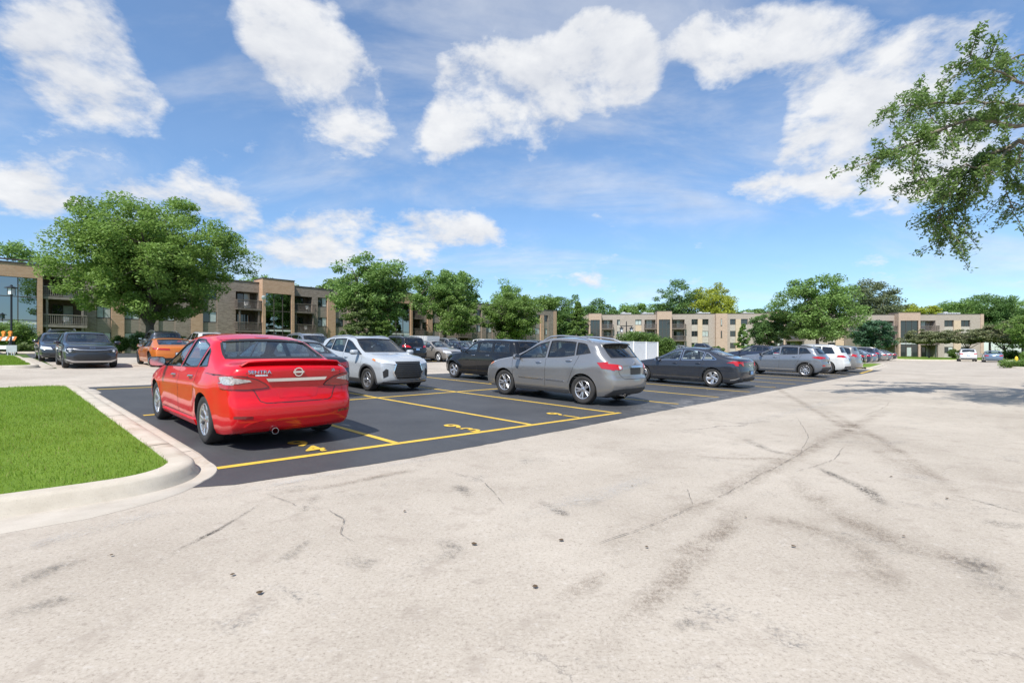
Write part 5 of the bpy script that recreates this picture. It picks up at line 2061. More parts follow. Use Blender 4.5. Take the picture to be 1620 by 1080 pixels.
def mat_siding(name, colr, pitch=.22):
    m, t, out = new_mat(name)
    tc = t.node('ShaderNodeTexCoord').outputs['Object']
    z = t.node('ShaderNodeSeparateXYZ', inp={0: tc}).outputs[2]
    fr = t.math('FRACT', t.math('DIVIDE', z, pitch))
    gap = t.maprange(fr, .10, .04)
    n = t.noise(t.vec('MULTIPLY', tc, (1.2, 1.2, 9)), 1.0, 4)
    base = t.ramp(n, [(.3, tuple(c * .85 for c in colr)), (.7, tuple(c * 1.15 for c in colr))])
    base = t.mix(t.math('MULTIPLY', gap, .55), base, tuple(c * .35 for c in colr))
    b = pbsdf(t, Roughness=.8)
    t.put(b.inputs['Base Color'], base)
    bp = t.node('ShaderNodeBump', inp={'Height': fr, 'Strength': .6, 'Distance': .025})
    t.l.new(bp.outputs[0], b.inputs['Normal'])
    t.l.new(b.outputs[0], out.inputs[0])
    return m


M_BRICK = mat_brick("brown_brick", ((.205, .160, .130), (.30, .245, .205), (.135, .098, .080), (.43, .36, .30)), (.27, .235, .20), tint=.75)
M_BRICKO = mat_brick("tan_brick", ((0.448, 0.275, 0.173), (0.526, 0.346, 0.231), (0.381, 0.221, 0.137), (0.627, 0.443, 0.315)), (0.403, 0.302, 0.231))
M_BRICKP = mat_brick("pale_brick", ((.34, .285, .25), (.40, .34, .30), (.27, .215, .185), (.46, .40, .355)), (.36, .32, .29))
M_BRICKQ = mat_brick("rose_brick", ((.42, .30, .235), (.49, .36, .285), (.38, .26, .20), (.55, .43, .355)), (.42, .34, .285))
M_SIDE = mat_siding("taupe_siding", (0.308, 0.258, 0.219))
M_SIDED = mat_siding("dark_wood_siding", (0.161, 0.124, 0.101))  # darker siding for the back walls of the brown blocks' balconies
M_PANELP = mat_siding("pale_panel", (.44, .40, .36), .4)
M_TANP = mat_siding("tan_panel", (.54, .42, .31), .5)
M_TRIMB = plain("brown_trim", (.085, .068, .058), .7, vary=.2)
M_RAIL = plain("stained_rail_wood", (0.150, 0.122, 0.106), .8, vary=.25, vscale=3)
M_RAILG = plain("grey_rail_wood", (.235, .205, .18), .8, vary=.2, vscale=3)
M_COPE = plain("dark_coping", (.075, .062, .055), .6)
M_ROOF = plain("roof_membrane", (.30, .29, .28), .9)
M_WDARK = plain("window_glass", (.020, .026, .030), .03, 0, 0, .9)
M_WCURT = plain("curtained_glass", (.42, .47, .46), .10, 0, .7, .6, vary=.18, vscale=2.5)
M_CWALL = plain("curtain_wall_glass", (.26, .30, .32), .02, 1.0)
M_WBAND = plain("stair_landing_white", (.62, .65, .64), .5)
FL = 2.78


class Building:
    def __init__(s, name, label, loc, ang, H=9.0, brick=None, tan=None, side=None, rail=None, depth=13.0):
        s.root = empty(name, loc, ang)
        tag(s.root, label, "building")
        s.H, s.depth = H, depth
        s.brick, s.tan, s.side, s.rail = brick or M_BRICK, tan or M_BRICKO, side or M_SIDE, rail or M_RAIL
        s.band = 7.72
        s.rng = random.Random(hash(name) % 7 + int(loc[0] * 10) % 97)

    def box(s, name, mat, *b, parent=None):
        mb = MB()
        mb.box(*b)
        return mb.build(name, mat, parent or s.root)

    def core(s, x0, x1):
        s.box("wall", s.brick, x0, x1, 1.9, s.depth, -.3, s.H - .25)
        s.box("roof", M_ROOF, x0 - .0, x1, .42, s.depth, s.H - .25, s.H - .12)
        s.box("coping", M_COPE, x0 - .05, x1 + .05, -.06, .42, s.H, s.H + .10)

    def brick_bay(s, x0, x1, mat=None, y=0.0, z1=None, name="wall"):
        s.box(name, mat or s.brick, x0, x1, y, 1.9, -.3, z1 or s.H)

    def window(s, x0, x1, z0, z1, y, frame=M_TRIMB, panes=2):
        mb = MB()
        w = .055
        mb.box(x0, x1, y - .03, y + .06, z0, z0 + w)
        mb.box(x0, x1, y - .03, y + .06, z1 - w, z1)
        n = panes
        for i in range(n + 1):
            xc = x0 + (x1 - x0 - w) * i / n
            mb.box(xc, xc + w, y - .025, y + .055, z0 + w, z1 - w)
        f = mb.build("window", frame, s.root)
        lite = s.rng.random()
        for i in range(n):
            a = x0 + (x1 - x0 - w) * i / n + w
            b = x0 + (x1 - x0 - w) * (i + 1) / n
            cur = (i == n - 1 and lite < .75) or lite < .22
            s.box("pane", M_WCURT if cur else M_WDARK, a, b, y + .01, y + .03, z0 + w, z1 - w, parent=f)
        s.box("sill", M_TRIMB, x0 - .04, x1 + .04, y - .08, y + .06, z0 - .07, z0 - .001, parent=f)

    def window_bay(s, x0, x1, mat=None, wx=None, floors=(0, 1, 2)):
        """stack of windows between siding panels, under the brick band"""
        side = mat or s.side
        a, b = wx or (x0 + .02, x1 - .02)
        zs = [-.3]
        for f in floors:
            z0, z1 = f * FL + .93, f * FL + 2.20
            s.box("siding_panel", side, x0, x1, .16, 1.9, zs[-1], z0 - .002)
            s.box("jamb", side, x0, x1, .42, 1.9, z0, z1)
            if a > x0 + .1:
                s.box("siding_panel", side, x0, a - .002, .16, .41, z0, z1)
            if b < x1 - .1:
                s.box("siding_panel", side, b + .002, x1, .16, .41, z0, z1)
            s.window(a, b, z0, z1, .24)
            zs.append(z1 + .002)
        s.box("brick_band", s.brick, x0, x1, 0, 1.9, zs[-1], s.H)

    def balcony_bay(s, x0, x1, proj=.9, door=None, floors=(0, 1, 2), rail=None, balusters=True):
        rail = rail or s.rail
        back = 1.55
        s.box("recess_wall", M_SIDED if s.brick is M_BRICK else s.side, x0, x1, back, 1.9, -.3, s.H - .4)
        s.box("recess_cheek", s.brick, x0, x0 + .12, 0, back, -.3, s.band)
        s.box("recess_cheek", s.brick, x1 - .12, x1, 0, back, -.3, s.band)
        s.box("brick_band", s.brick, x0, x1, 0, back - .002, s.band, s.H)
        d0, d1 = door or (x0 + (x1 - x0) * .25, x0 + (x1 - x0) * .75)
        for f in floors:
            z = f * FL
            s.window(d0, d1, z + .12, z + 2.18, back - .10, panes=2)
            if f == 0:
                continue
            sl = s.box("balcony", rail, x0 + .02, x1 - .02 + proj * .0, -proj, back - .12, z - .16, z)
            mb = MB()
            mb.box(x0, x1, -proj - .05, -proj - .002, z - .22, z + .03)
            mb.box(x0, x1, -proj - .05, -proj + .04, z + .98, z + 1.06)
            mb.box(x0, x1, -proj - .02, -proj + .02, z + .10, z + .15)
            for xx in (x0, x1 - .05):
                mb.box(xx, xx + .05, -proj + .04, 0, z + .98, z + 1.06)
                mb.box(xx + .01, xx + .04, -proj + .04, 0, z + .10, z + .15)
            mb.build("railing", rail, sl)
            mb = MB()
            n = int((x1 - x0) / .135)
            for i in range(n + 1):
                xx = x0 + .02 + (x1 - x0 - .06) * i / n
                mb.box(xx, xx + .04, -proj - .018, -proj + .018, z + .15, z + .98)
            for xx in (x0 + .01, x1 - .04):
                for k in range(int(proj / .135)):
                    mb.box(xx, xx + .03, -proj + .12 + k * .135, -proj + .155 + k * .135, z + .15, z + .98)
            tag(mb.build("baluster", rail, sl), kind='stuff')
        for xx in (x0 + .25, x1 - .43):
            s.box("post", rail, xx, xx + .17, -proj + .10, -proj + .27, -.3, 2 * FL - .17)

    def tower(s, x0, x1, proj=1.3, H2=None, glass=None, pw=.38, n=3, zt=None):
        """projecting stair tower: brick frame round a tall glass wall"""
        H2 = H2 or s.H + .55
        zt = zt or s.band - .05
        s.box("tower_pier", s.tan, x0, x0 + pw, -proj, 1.9, -.3, zt)
        s.box("tower_pier", s.tan, x1 - pw, x1, -proj, 1.9, -.3, zt)
        s.box("tower_head", s.tan, x0, x1, -proj, 1.9, zt, H2)
        s.box("coping", M_COPE, x0 - .05, x1 + .05, -proj - .05, 1.95, H2, H2 + .11)
        a, b = x0 + pw, x1 - pw
        y = -proj + .22
        glass = glass or M_CWALL
        rows = [(.0, 2.35), (2.35, 3.15), (3.15, 5.4), (5.4, zt)]
        for i in range(n):
            xa, xb = a + (b - a) * i / n, a + (b - a) * (i + 1) / n
            for (z0, z1) in rows:
                s.box("pane", glass, xa + .03, xb - .03, y, y + .03, z0 + .03, z1 - .03)
        mb = MB()
        for i in range(n + 1):
            xa = a + (b - a) * i / n
            mb.box(max(a, xa - .04), min(b, xa + .04), y - .05, y + .06, -.3, zt)
        mb.build("mullion", M_COPE, s.root)
        mb = MB()
        for z in (2.35, 3.15, 5.4):
            mb.box(a, b, y - .035, y + .05, z - .04, z + .04)
        mb.build("transom", M_COPE, s.root)
        s.box("landing_edge", M_WBAND, a + .05, b - .05, y + .035, y + .05, 2.75, 3.0)
        s.box("landing_edge", M_WBAND, a + .045, b - .045, y - .02, y - .004, 2.78, 2.98)
        # entrance door leaf with its handle
        xa, xb = a + (b - a) / n + .05, a + (b - a) * 2 / n - .05
        d = s.box("door", M_COPE, xa, xb, y - .06, y - .03, 0, 2.2)
        s.box("pane", M_WCURT, xa + .12, xb - .12, y - .075, y - .062, .25, 2.05, parent=d)
        s.box("handle", CHROME, xb - .11, xb - .08, y - .13, y - .062, .95, 1.25, parent=d)


# --- left building, parallel to the lot
b1 = Building("apartment_building", "long brown brick three storey block behind the big locust tree at left", W(0, 68, 0), U_ANG, rail=M_RAIL)
b1.core(-14, 36.2)
b1.tower(-5.2, 3.55, 1.2, 8.50, n=6, zt=7.25)
b1.balcony_bay(3.55, 6.9, 1.0, rail=M_RAILG)
b1.brick_bay(6.9, 7.75)
b1.window_bay(7.75, 9.0)
b1.brick_bay(9.0, 10.1, M_BRICKO, -.06, 7.72, "pier")
b1.box("brick_band", M_BRICK, 9.0, 10.1, 0, 1.9, 7.722, 9.0)
b1.window_bay(10.1, 11.5)
b1.brick_bay(11.5, 13.2)
b1.window_bay(13.2, 14.8)
b1.brick_bay(14.8, 16.4)
b1.brick_bay(16.4, 17.6, M_BRICKO, -.06, 7.72, "pier")
b1.box("brick_band", M_BRICK, 16.4, 17.6, 0, 1.9, 7.722, 9.0)
b1.window_bay(17.6, 19.15)
b1.brick_bay(19.15, 21.1)
b1.balcony_bay(21.1, 24.0, 1.0, (21.8, 23.4))
b1.tower(24.0, 28.05, 1.15, 9.5)
b1.balcony_bay(28.05, 31.1, .95)
b1.brick_bay(31.1, 31.8)
b1.window_bay(31.8, 33.2)
b1.brick_bay(33.2, 34.4, M_BRICKO, -.06, 7.72, "pier")
b1.box("brick_band", M_BRICK, 33.2, 34.4, 0, 1.9, 7.722, 9.0)
b1.window_bay(34.4, 35.75)
b1.brick_bay(35.75, 36.2)
# --- second block on the same line
b2 = Building("apartment_building", "brown brick block half hidden by trees in the middle distance", W(0, 67, 0), U_ANG, H=8.85)
b2.core(39.2, 84.2)
b2.balcony_bay(39.2, 41.6, .9)
b2.tower(41.6, 46.2, 1.2, 9.3)
b2.balcony_bay(46.2, 48.6, .95)
b2.brick_bay(48.6, 48.9)
b2.window_bay(48.9, 50.0)
b2.brick_bay(50.0, 51.0, M_BRICKO, -.06, 7.72, "pier")
b2.box("brick_band", M_BRICK, 50.0, 51.0, 0, 1.9, 7.722, 8.85)
b2.window_bay(51.0, 52.6)
b2.brick_bay(52.6, 56.0)
b2.balcony_bay(56.0, 59.0, .9)
b2.brick_bay(59.0, 60.9)
b2.window_bay(60.9, 62.2)
b2.brick_bay(62.2, 63.3, M_BRICK, -.06, 7.72, "pier")
b2.box("brick_band", M_BRICK, 62.2, 63.3, 0, 1.9, 7.722, 8.85)
b2.window_bay(63.3, 65.0)
b2.brick_bay(65.0, 70.0)
b2.balcony_bay(70.0, 74.5, .95)
b2.brick_bay(74.5, 77.2)
b2.window_bay(77.2, 78.9)
b2.brick_bay(78.9, 80.0, M_BRICKO, -.06, 7.72, "pier")
b2.box("brick_band", M_BRICK, 78.9, 80.0, 0, 1.9, 7.722, 8.85)
b2.window_bay(80.0, 81.4)
b2.brick_bay(81.4, 83.2)
b2.brick_bay(83.2, 84.2, M_BRICKO, -.05, 8.85, "pier")

# --- far block across the lot, nearly square on to the camera
FD = math.atan2(-.10, 1.0)


def far_x(px, org, ang):
    """where the facade line through org meets photo column px (metres along the facade)"""
    k = (px - CXP) / FPX
    ox, oy = org[0], org[1]
    ca, sa = math.cos(ang), math.sin(ang)
    return (k * oy - ox) / (ca - k * sa)


oC = at(985, 119)
bC = Building("apartment_building", "far pale brick block with balconies, centre of the view behind the white fence", oC, FD, H=9.0, brick=M_BRICKP, tan=M_BRICKQ, side=M_PANELP)
fx = lambda p: far_x(p, oC, FD)
bC.core(fx(888), fx(1366))
bC.brick_bay(fx(888), fx(931))
bC.tower(fx(931), fx(951), 1.2, 9.2, glass=M_WDARK)  # open tower bay: dark glass stands in for the shade inside
bC.balcony_bay(fx(951), fx(970), 1.0)
bC.brick_bay(fx(970), fx(976))
bC.window_bay(fx(976), fx(981))
bC.brick_bay(fx(981), fx(1005))
bC.window_bay(fx(1005), fx(1015), M_TANP)
bC.brick_bay(fx(1015), fx(1019))
bC.balcony_bay(fx(1019), fx(1038), 1.0)
bC.tower(fx(1038), fx(1061), 1.3, 9.6, glass=M_WDARK)  # dark glass in place of this tower's shaded opening
bC.balcony_bay(fx(1061), fx(1084), 1.0)
bC.brick_bay(fx(1084), fx(1094))
bC.window_bay(fx(1094), fx(1104))
bC.brick_bay(fx(1104), fx(1111), M_TANP, -.05, 7.72, "pier")
bC.box("brick_band", M_BRICKP, fx(1104), fx(1111), 0, 1.9, 7.722, 9.0)
bC.window_bay(fx(1111), fx(1121))
bC.brick_bay(fx(1121), fx(1131))
bC.brick_bay(fx(1131), fx(1149), M_BRICKQ, -.8)
for f in (1, 2):
    bC.window(fx(1138.5), fx(1140.5), f * FL + .7, f * FL + 2.2, -.84, panes=1)
bC.brick_bay(fx(1149), fx(1155))
bC.window_bay(fx(1155), fx(1164))
bC.brick_bay(fx(1164), fx(1172), M_TANP, -.05, 7.72, "pier")
bC.box("brick_band", M_BRICKP, fx(1164), fx(1172), 0, 1.9, 7.722, 9.0)
bC.window_bay(fx(1172), fx(1183))
bC.brick_bay(fx(1183), fx(1236))
bC.tower(fx(1218), fx(1239), 1.2, 9.4, glass=M_WDARK)  # dark panes imitate the shade of an open recess
bC.balcony_bay(fx(1239), fx(1270), 1.0)
bC.brick_bay(fx(1270), fx(1310))
bC.window_bay(fx(1310), fx(1322))
bC.brick_bay(fx(1322), fx(1335), M_TANP, -.05, 7.72, "pier")
bC.window_bay(fx(1335), fx(1350))
bC.brick_bay(fx(1350), fx(1366))

# --- far right block
oD = at(1450, 105)
FE = math.atan2(-.08, 1.0)
bD = Building("apartment_building", "pale brick block at the far right end of the road", oD, FE, H=9.0, brick=M_BRICKP, tan=M_BRICKQ, side=M_PANELP)
fx = lambda p: far_x(p, oD, FE)
bD.core(fx(1372), fx(1556))
bD.brick_bay(fx(1372), fx(1386))
bD.balcony_bay(fx(1386), fx(1415), 1.0)
bD.tower(fx(1415), fx(1449), 1.3, 9.35, glass=M_WDARK)  # shaded tower openings drawn as dark panes here too
bD.balcony_bay(fx(1449), fx(1481), 1.0)
bD.brick_bay(fx(1481), fx(1494))
bD.window_bay(fx(1494), fx(1509))
bD.brick_bay(fx(1509), fx(1520), M_TANP, -.05, 7.72, "pier")
bD.box("brick_band", M_BRICKP, fx(1509), fx(1520), 0, 1.9, 7.722, 9.0)
bD.window_bay(fx(1520), fx(1535))
bD.brick_bay(fx(1535), fx(1551))
bD.brick_bay(fx(1551), fx(1556), M_BRICKQ, -.1)

# rooftop air handlers
M_UNIT = plain("galvanised_unit", (.52, .53, .54), .5, .3)


def roof_unit(px, Z, top, w, label):
    p = at(px, Z)
    o = empty("rooftop_unit", (p.x, p.y, top), FD)
    tag(o, label, "roof unit", "air handlers on the far roofs")
    mb = MB()
    mb.box(-w / 2, w / 2, -.9, .9, 0, .75)
    mb.build("casing", M_UNIT, o)
    mb = MB()
    for i in range(6):
        mb.box(-w / 2 + .1 + i * w / 7, -w / 2 + .16 + i * w / 7, -.93, -.905, .12, .65)
    mb.build("grille", M_COPE, o)
    mb = MB()
    mb.lathe([(.4, 0), (.4, .22), (.34, .24), (0, .2)], 18, xf=lambda a, b, c: (a - w * .2, b, .75 + c))
    mb.build("fan_housing", M_UNIT, o, smooth=True)


zC = bC.root.location.z + 8.9
for (px, d, w, lab) in ((990, 123, 2.4, "small pale air handler on the flat roof, leftmost above the far block"), (1024, 123, 2.8, "pale air handler on the far roof right of the twin lamp"),
                        (1112, 122, 3.0, "pale air handler on the far roof below the yellow tree"), (1182, 122, 2.6, "pale air handler on the far roof left of the large maple")):
    roof_unit(px, d, zC, w, lab)
zD = bD.root.location.z + 8.9
roof_unit(1501, 109, zD, 3.4, "pale air handler on the roof of the far right block")

# ================================================================== trees, shrubs, hedges
M_BARK = plain("bark", (.115, .095, .078), .95, vary=.35, vscale=4, bump=.9, bscale=14)
M_BARKP = plain("pale_bark", (.20, .175, .145), .95, vary=.3, vscale=4, bump=.6, bscale=14)
L_LOC = mat_leaf("locust_leaf", (0.130, 0.217, 0.046), (0.196, 0.301, 0.072), .35)
L_MID = mat_leaf("mid_green_leaf", (0.115, 0.205, 0.055), (0.198, 0.313, 0.086), .30)
L_DRK = mat_leaf("deep_green_leaf", (0.075, 0.153, 0.045), (0.143, 0.239, 0.074), .28)
L_LIT = mat_leaf("light_green_leaf", (0.113, 0.194, 0.045), (0.180, 0.271, 0.070), .35)
L_YEL = mat_leaf("yellow_leaf", (.22, .27, .03), (.36, .40, .06), .40)
L_OLV = mat_leaf("olive_leaf", (0.138, 0.158, 0.073), (0.203, 0.218, 0.114), .25)
L_BLU = mat_leaf("blue_green_leaf", (0.046, 0.111, 0.058), (0.085, 0.169, 0.091), .25)
L_PAL = mat_leaf("pale_grey_leaf", (0.105, 0.138, 0.066), (0.160, 0.193, 0.099), .30)
L_HED = mat_leaf("hedge_leaf", (0.069, 0.125, 0.027), (0.125, 0.206, 0.048), .30)
L_CON = mat_leaf("juniper_leaf", (0.109, 0.155, 0.052), (0.178, 0.236, 0.086), .25)


def leaf_mesh(centres, sig, per, size, rg, aspect=.5, up=.35):
    """quads scattered round the clump centres"""
    n = len(centres) * per
    c = np.repeat(centres, per, axis=0)
    s = np.repeat(sig, per, axis=0) if getattr(sig, 'ndim', 0) == 2 else np.full((n, 3), sig)
    # points filling a flattened ball, thinner outwards
    d = rg.normal(size=(n, 3))
    d /= np.linalg.norm(d, axis=1)[:, None]
    r = rg.uniform(0, 1, n) ** .42
    p = c + d * r[:, None] * s
    nrm = rg.normal(size=(n, 3))
    nrm[:, 2] = np.abs(nrm[:, 2]) + up * 2
    nrm /= np.linalg.norm(nrm, axis=1)[:, None]
    t = rg.normal(size=(n, 3))
    t -= nrm * (t * nrm).sum(1)[:, None]
    t /= np.linalg.norm(t, axis=1)[:, None] + 1e-9
    b = np.cross(nrm, t)
    l = size * rg.uniform(.6, 1.35, n)[:, None]
    v = np.empty((n, 4, 3))
    v[:, 0] = p - t * l * .5
    v[:, 1] = p + b * l * aspect * .5
    v[:, 2] = p + t * l * .5
    v[:, 3] = p - b * l * aspect * .5
    return v.reshape(-1, 3), np.arange(4 * n).reshape(-1, 4)


def crown_points(rg, n, rx, ry, rz, shape='round', lobes=9, hollow=.42):
    d = rg.normal(size=(n * 3, 3))
    d /= np.linalg.norm(d, axis=1)[:, None]
    r = rg.uniform(0, 1, n * 3) ** hollow
    k = np.ones(n * 3) * .80
    for _ in range(lobes):
        q = rg.normal(size=3)
        q[2] = q[2] * .7 + .2
        q /= np.linalg.norm(q)
        k = np.maximum(k, .78 + .30 * rg.uniform(.5, 1) * np.clip((d @ q - .62) / .38, 0, 1))
    p = d * (r * k)[:, None]
    if shape == 'cone':
        h = rg.uniform(0, 1, n * 3) ** 1.5
        a = rg.uniform(0, 2 * np.pi, n * 3)
        rad = (1 - h) ** .85 * (.55 + .45 * rg.uniform(0, 1, n * 3)) * (1 + .15 * np.sin(a * 5 + h * 20))
        p = np.stack([np.cos(a) * rad, np.sin(a) * rad, h * 2 - 1], 1)
    elif shape == 'flat':
        p[:, 2] = np.where(p[:, 2] < 0, p[:, 2] * .35, p[:, 2])
    elif shape == 'dome':
        p[:, 2] = np.where(p[:, 2] < 0, p[:, 2] * .9, p[:, 2])
    elif shape == 'box':
        p = rg.uniform(-1, 1, (n * 3, 3))
        ax = rg.integers(0, 3, n * 3)
        sg = np.sign(p[np.arange(n * 3), ax])
        surf = rg.uniform(0, 1, n * 3) < .75
        p[np.arange(n * 3)[surf], ax[surf]] = (sg * rg.uniform(.86, 1.0, n * 3))[surf]
    return p[:n] * np.array([rx, ry, rz])


def tree(label, base, crown, n=140, per=140, size=.30, leaf=None, seed=1, clump=.20, trunk=.25, bark=None, shape='round', name="tree", cat="tree",
         group=None, limbs=7, twigs=True, fork=.32, lean=0.0, lobes=13, hollow=.46, flat=.6, up=.35, aspect=.5):
    """crown = (height of its middle above ground, rx, ry, rz) in metres"""
    rg = np.random.default_rng(seed)
    root = empty(name, base)
    tag(root, label, cat, group)
    cz, rx, ry, rz = crown
    pts = crown_points(rg, n, rx, ry, rz, shape, lobes, hollow)
    pts[:, 2] += cz
    pts = pts[pts[:, 2] > .25]
    s = clump * (rx + ry + rz) / 3
    sig = np.stack([np.full(len(pts), s), np.full(len(pts), s), np.full(len(pts), s * flat)], 1) * rg.uniform(.65, 1.35, (len(pts), 1))
    v, f = leaf_mesh(pts, sig, per, size, rg, aspect, up)
    np_mesh("crown", v, f, leaf or L_MID, root)
    # wood
    mb = MB()
    top = cz + rz * .55
    zf = max(.4, (cz - rz) * (1 - fork) + fork * cz) if shape != 'cone' else cz + rz * .9
    def sway(z):
        return Vector((lean * z + .10 * trunk * math.sin(z * 1.3 + seed), .10 * trunk * math.cos(z * 1.1 + seed), z))
    tp = [sway(z) for z in np.linspace(-.15, top if shape == 'cone' else zf, 7)]
    rad = [trunk * (1.35 - .05 if i == 0 else 1.0 - .38 * i / 6) for i in range(7)]
    if shape == 'cone':
        rad = [trunk * (1.1 - i / 6.5) for i in range(7)]
    mb.tube(tp, rad, 10)
    limb_pts = [(tp[-1], trunk * .5)]
    if shape != 'cone':
        for i in range(limbs):
            a = 2 * math.pi * (i + rg.uniform(-.3, .3)) / limbs
            rr_ = rg.uniform(.35, .75)
            end = Vector((math.cos(a) * rx * rr_, math.sin(a) * ry * rr_, cz + rz * rg.uniform(-.1, .75)))
            ev = Vector((end.x / rx, end.y / ry, (end.z - cz) / rz))
            if ev.length > .72:
                ev *= .72 / ev.length
                end = Vector((ev.x * rx, ev.y * ry, cz + ev.z * rz))
            st = sway(zf * rg.uniform(.78, 1.0))
            mid = st.lerp(end, .5) + Vector((rg.uniform(-.08, .08) * rx, rg.uniform(-.08, .08) * ry, rz * .10))
            path = [st, st.lerp(mid, .5) + Vector((0, 0, rz * .02)), mid, mid.lerp(end, .5) + Vector((0, 0, .02 * rz)), end]
            r0 = trunk * rg.uniform(.38, .6)
            mb.tube(path, [r0, r0 * .8, r0 * .6, r0 * .42, r0 * .2], 7)
            for q, w in zip(path[1:], (.8, .6, .42, .2)):
                limb_pts.append((q, r0 * w))
    if twigs:
        LP = np.array([q[0][:] for q in limb_pts])
        for p in pts[:min(len(pts), 160)]:
            i = int(np.argmin(((LP - p) ** 2).sum(1)))
            a, b = Vector(LP[i]), Vector(p)
            r0 = min(limb_pts[i][1] * .5, trunk * .16)
            m_ = a.lerp(b, .5) + Vector((0, 0, (b - a).length * .08))
            mb.tube([a, m_, b], [r0, r0 * .65, r0 * .25], 5, cap=False)
    mb.build("trunk", bark or M_BARK, root, smooth=True, angle=60)
    return root


def ptree(label, px, Z, top, width, bottom=None, **k):
    """tree given by photo column, distance, rows of its crown top and bottom and crown width in pixels"""
    base = at(px, Z)
    zt = height_at(top, Z) - base.z
    zb_ = height_at(bottom, Z) - base.z if bottom else zt * .25
    r = width / 2 / FPX * Z
    rz = (zt - zb_) / 2
    return tree(label, base, (zb_ + rz, r * .97, r * .97, rz), **k)


# --- trees in front of the left block
ptree("large spreading locust tree with feathery light green crown before the left block", 236, 43, 310, 300, 518, n=500, per=250, size=.235, leaf=L_LOC, seed=11, clump=.135, trunk=.44, limbs=11, fork=.10, hollow=.60, flat=.6, lobes=16, name="locust_tree")
ptree("tall dark green tree rising in front of the gap between the two brown blocks", 590, 62, 396, 138, 530, n=210, per=150, size=.34, leaf=L_MID, seed=12, clump=.19, trunk=.34, limbs=8)
ptree("yellow green cone shaped evergreen beside the right end of the left block", 565, 58, 462, 52, 535, n=130, per=130, size=.22, leaf=L_CON, seed=13, clump=.16, trunk=.12, shape='cone', name="evergreen_tree", twigs=False)
ptree("rounded light green shrub tree right of the cone shaped evergreen", 604, 60, 503, 46, 537, n=60, per=120, size=.24, leaf=L_LIT, seed=14, clump=.25, trunk=.10, name="shrub", cat="shrub", twigs=False)
ptree("open crowned tree hiding the left half of the middle brown block", 704, 74, 424, 138, 508, n=190, per=140, size=.36, leaf=L_MID, seed=15, clump=.18, trunk=.30, limbs=8, hollow=.55)
ptree("drooping lower tree under the open crowned tree, right of its trunk", 724, 70, 466, 78, 538, n=100, per=120, size=.30, leaf=L_LIT, seed=16, clump=.22, trunk=.18)
ptree("dense rounded tree covering the right half of the middle brown block", 810, 84, 463, 102, 542, n=190, per=150, size=.36, leaf=L_LIT, seed=17, clump=.19, trunk=.25)
ptree("slim pyramid shaped tree at the left end of the far pale block", 914, 72, 478, 44, 543, n=150, per=130, size=.27, leaf=L_LIT, seed=18, clump=.15, trunk=.14, shape='cone', twigs=False, name="pyramid_tree")
# --- behind the left blocks
for i, (px, Z, top, w, lf, lab) in enumerate((
        (30, 76, 383, 120, L_MID, "tree crown showing over the far left roof behind the locust tree"),
        (408, 92, 427, 60, L_MID, "low tree crown over the roof between the locust tree and the glass tower"),
        (512, 96, 434, 84, L_LIT, "light green tree crown over the roof right of the glass tower"),
        (800, 108, 440, 72, L_MID, "tree top rising over the middle block behind the dense rounded tree"),
        (742, 112, 466, 70, L_MID, "tree crown filling the gap right of the open crowned tree, over the roof"),
        (848, 114, 464, 84, L_LIT, "light green tree crown over the middle block's right half"),
        (455, 98, 438, 60, L_LIT, "low light green tree crown just over the glass tower's roof"),
        (640, 112, 452, 70, L_MID, "tree crown over the middle block's stair tower"),
        (882, 118, 460, 84, L_DRK, "dark rounded tree behind the right end of the middle block"))):
    ptree(lab, px, Z, top, w * 1.1, 548, n=160, per=130, size=.44, leaf=lf, seed=30 + i, clump=.21, trunk=.3, twigs=False, group="trees behind the brown blocks")
# --- behind the far pale block
for i, (px, Z, top, w, lf, lab) in enumerate((
        (955, 140, 474, 70, L_DRK, "dark tree crown above the far block's left wing, right of the pyramid tree"),
        (1035, 146, 482, 60, L_MID, "tree crown directly left of the tall dark tree over the far block"),
        (925, 134, 480, 60, L_DRK, "dark tree crown directly behind the pyramid tree"),
        (1150, 148, 484, 60, L_DRK, "dark low crown right of the yellow tree"),
        (1215, 144, 484, 60, L_DRK, "dark low crown directly left of the big maple's top"),
        (1540, 156, 466, 80, L_LIT, "lighter tree crown above the far right block's air handler, right side"),
        (1003, 142, 476, 66, L_MID, "tree crown above the far block, left of the tall dark tree"),
        (1072, 140, 443, 82, L_DRK, "tall dark green tree behind the far block, left of the yellow tree"),
        (1126, 136, 445, 84, L_YEL, "yellow leaved tree standing above the far block"),
        (1188, 142, 488, 64, L_MID, "low tree crown above the far block, left of the big maple"),
        (1378, 128, 438, 86, L_PAL, "tall pale green tree behind the big maple at right"),
        (1432, 140, 474, 62, L_YEL, "yellow tree crown above the far right block, nearer the pale tree"),
        (1470, 142, 484, 54, L_YEL, "low golden tree crown above the middle of the far right block"),
        (1512, 150, 470, 76, L_MID, "tree crown above the far right block just right of the golden tree"),
        (1566, 146, 464, 84, L_DRK, "dark tree crown above the right end of the far right block"),
        (1618, 148, 466, 84, L_MID, "tree crown behind the far right block at the picture's right edge"))):
    ptree(lab, px, Z, top, w * 1.12, 552, n=170, per=140, size=.52, leaf=lf, seed=50 + i, clump=.21, trunk=.35, twigs=False, group="trees behind the far blocks")
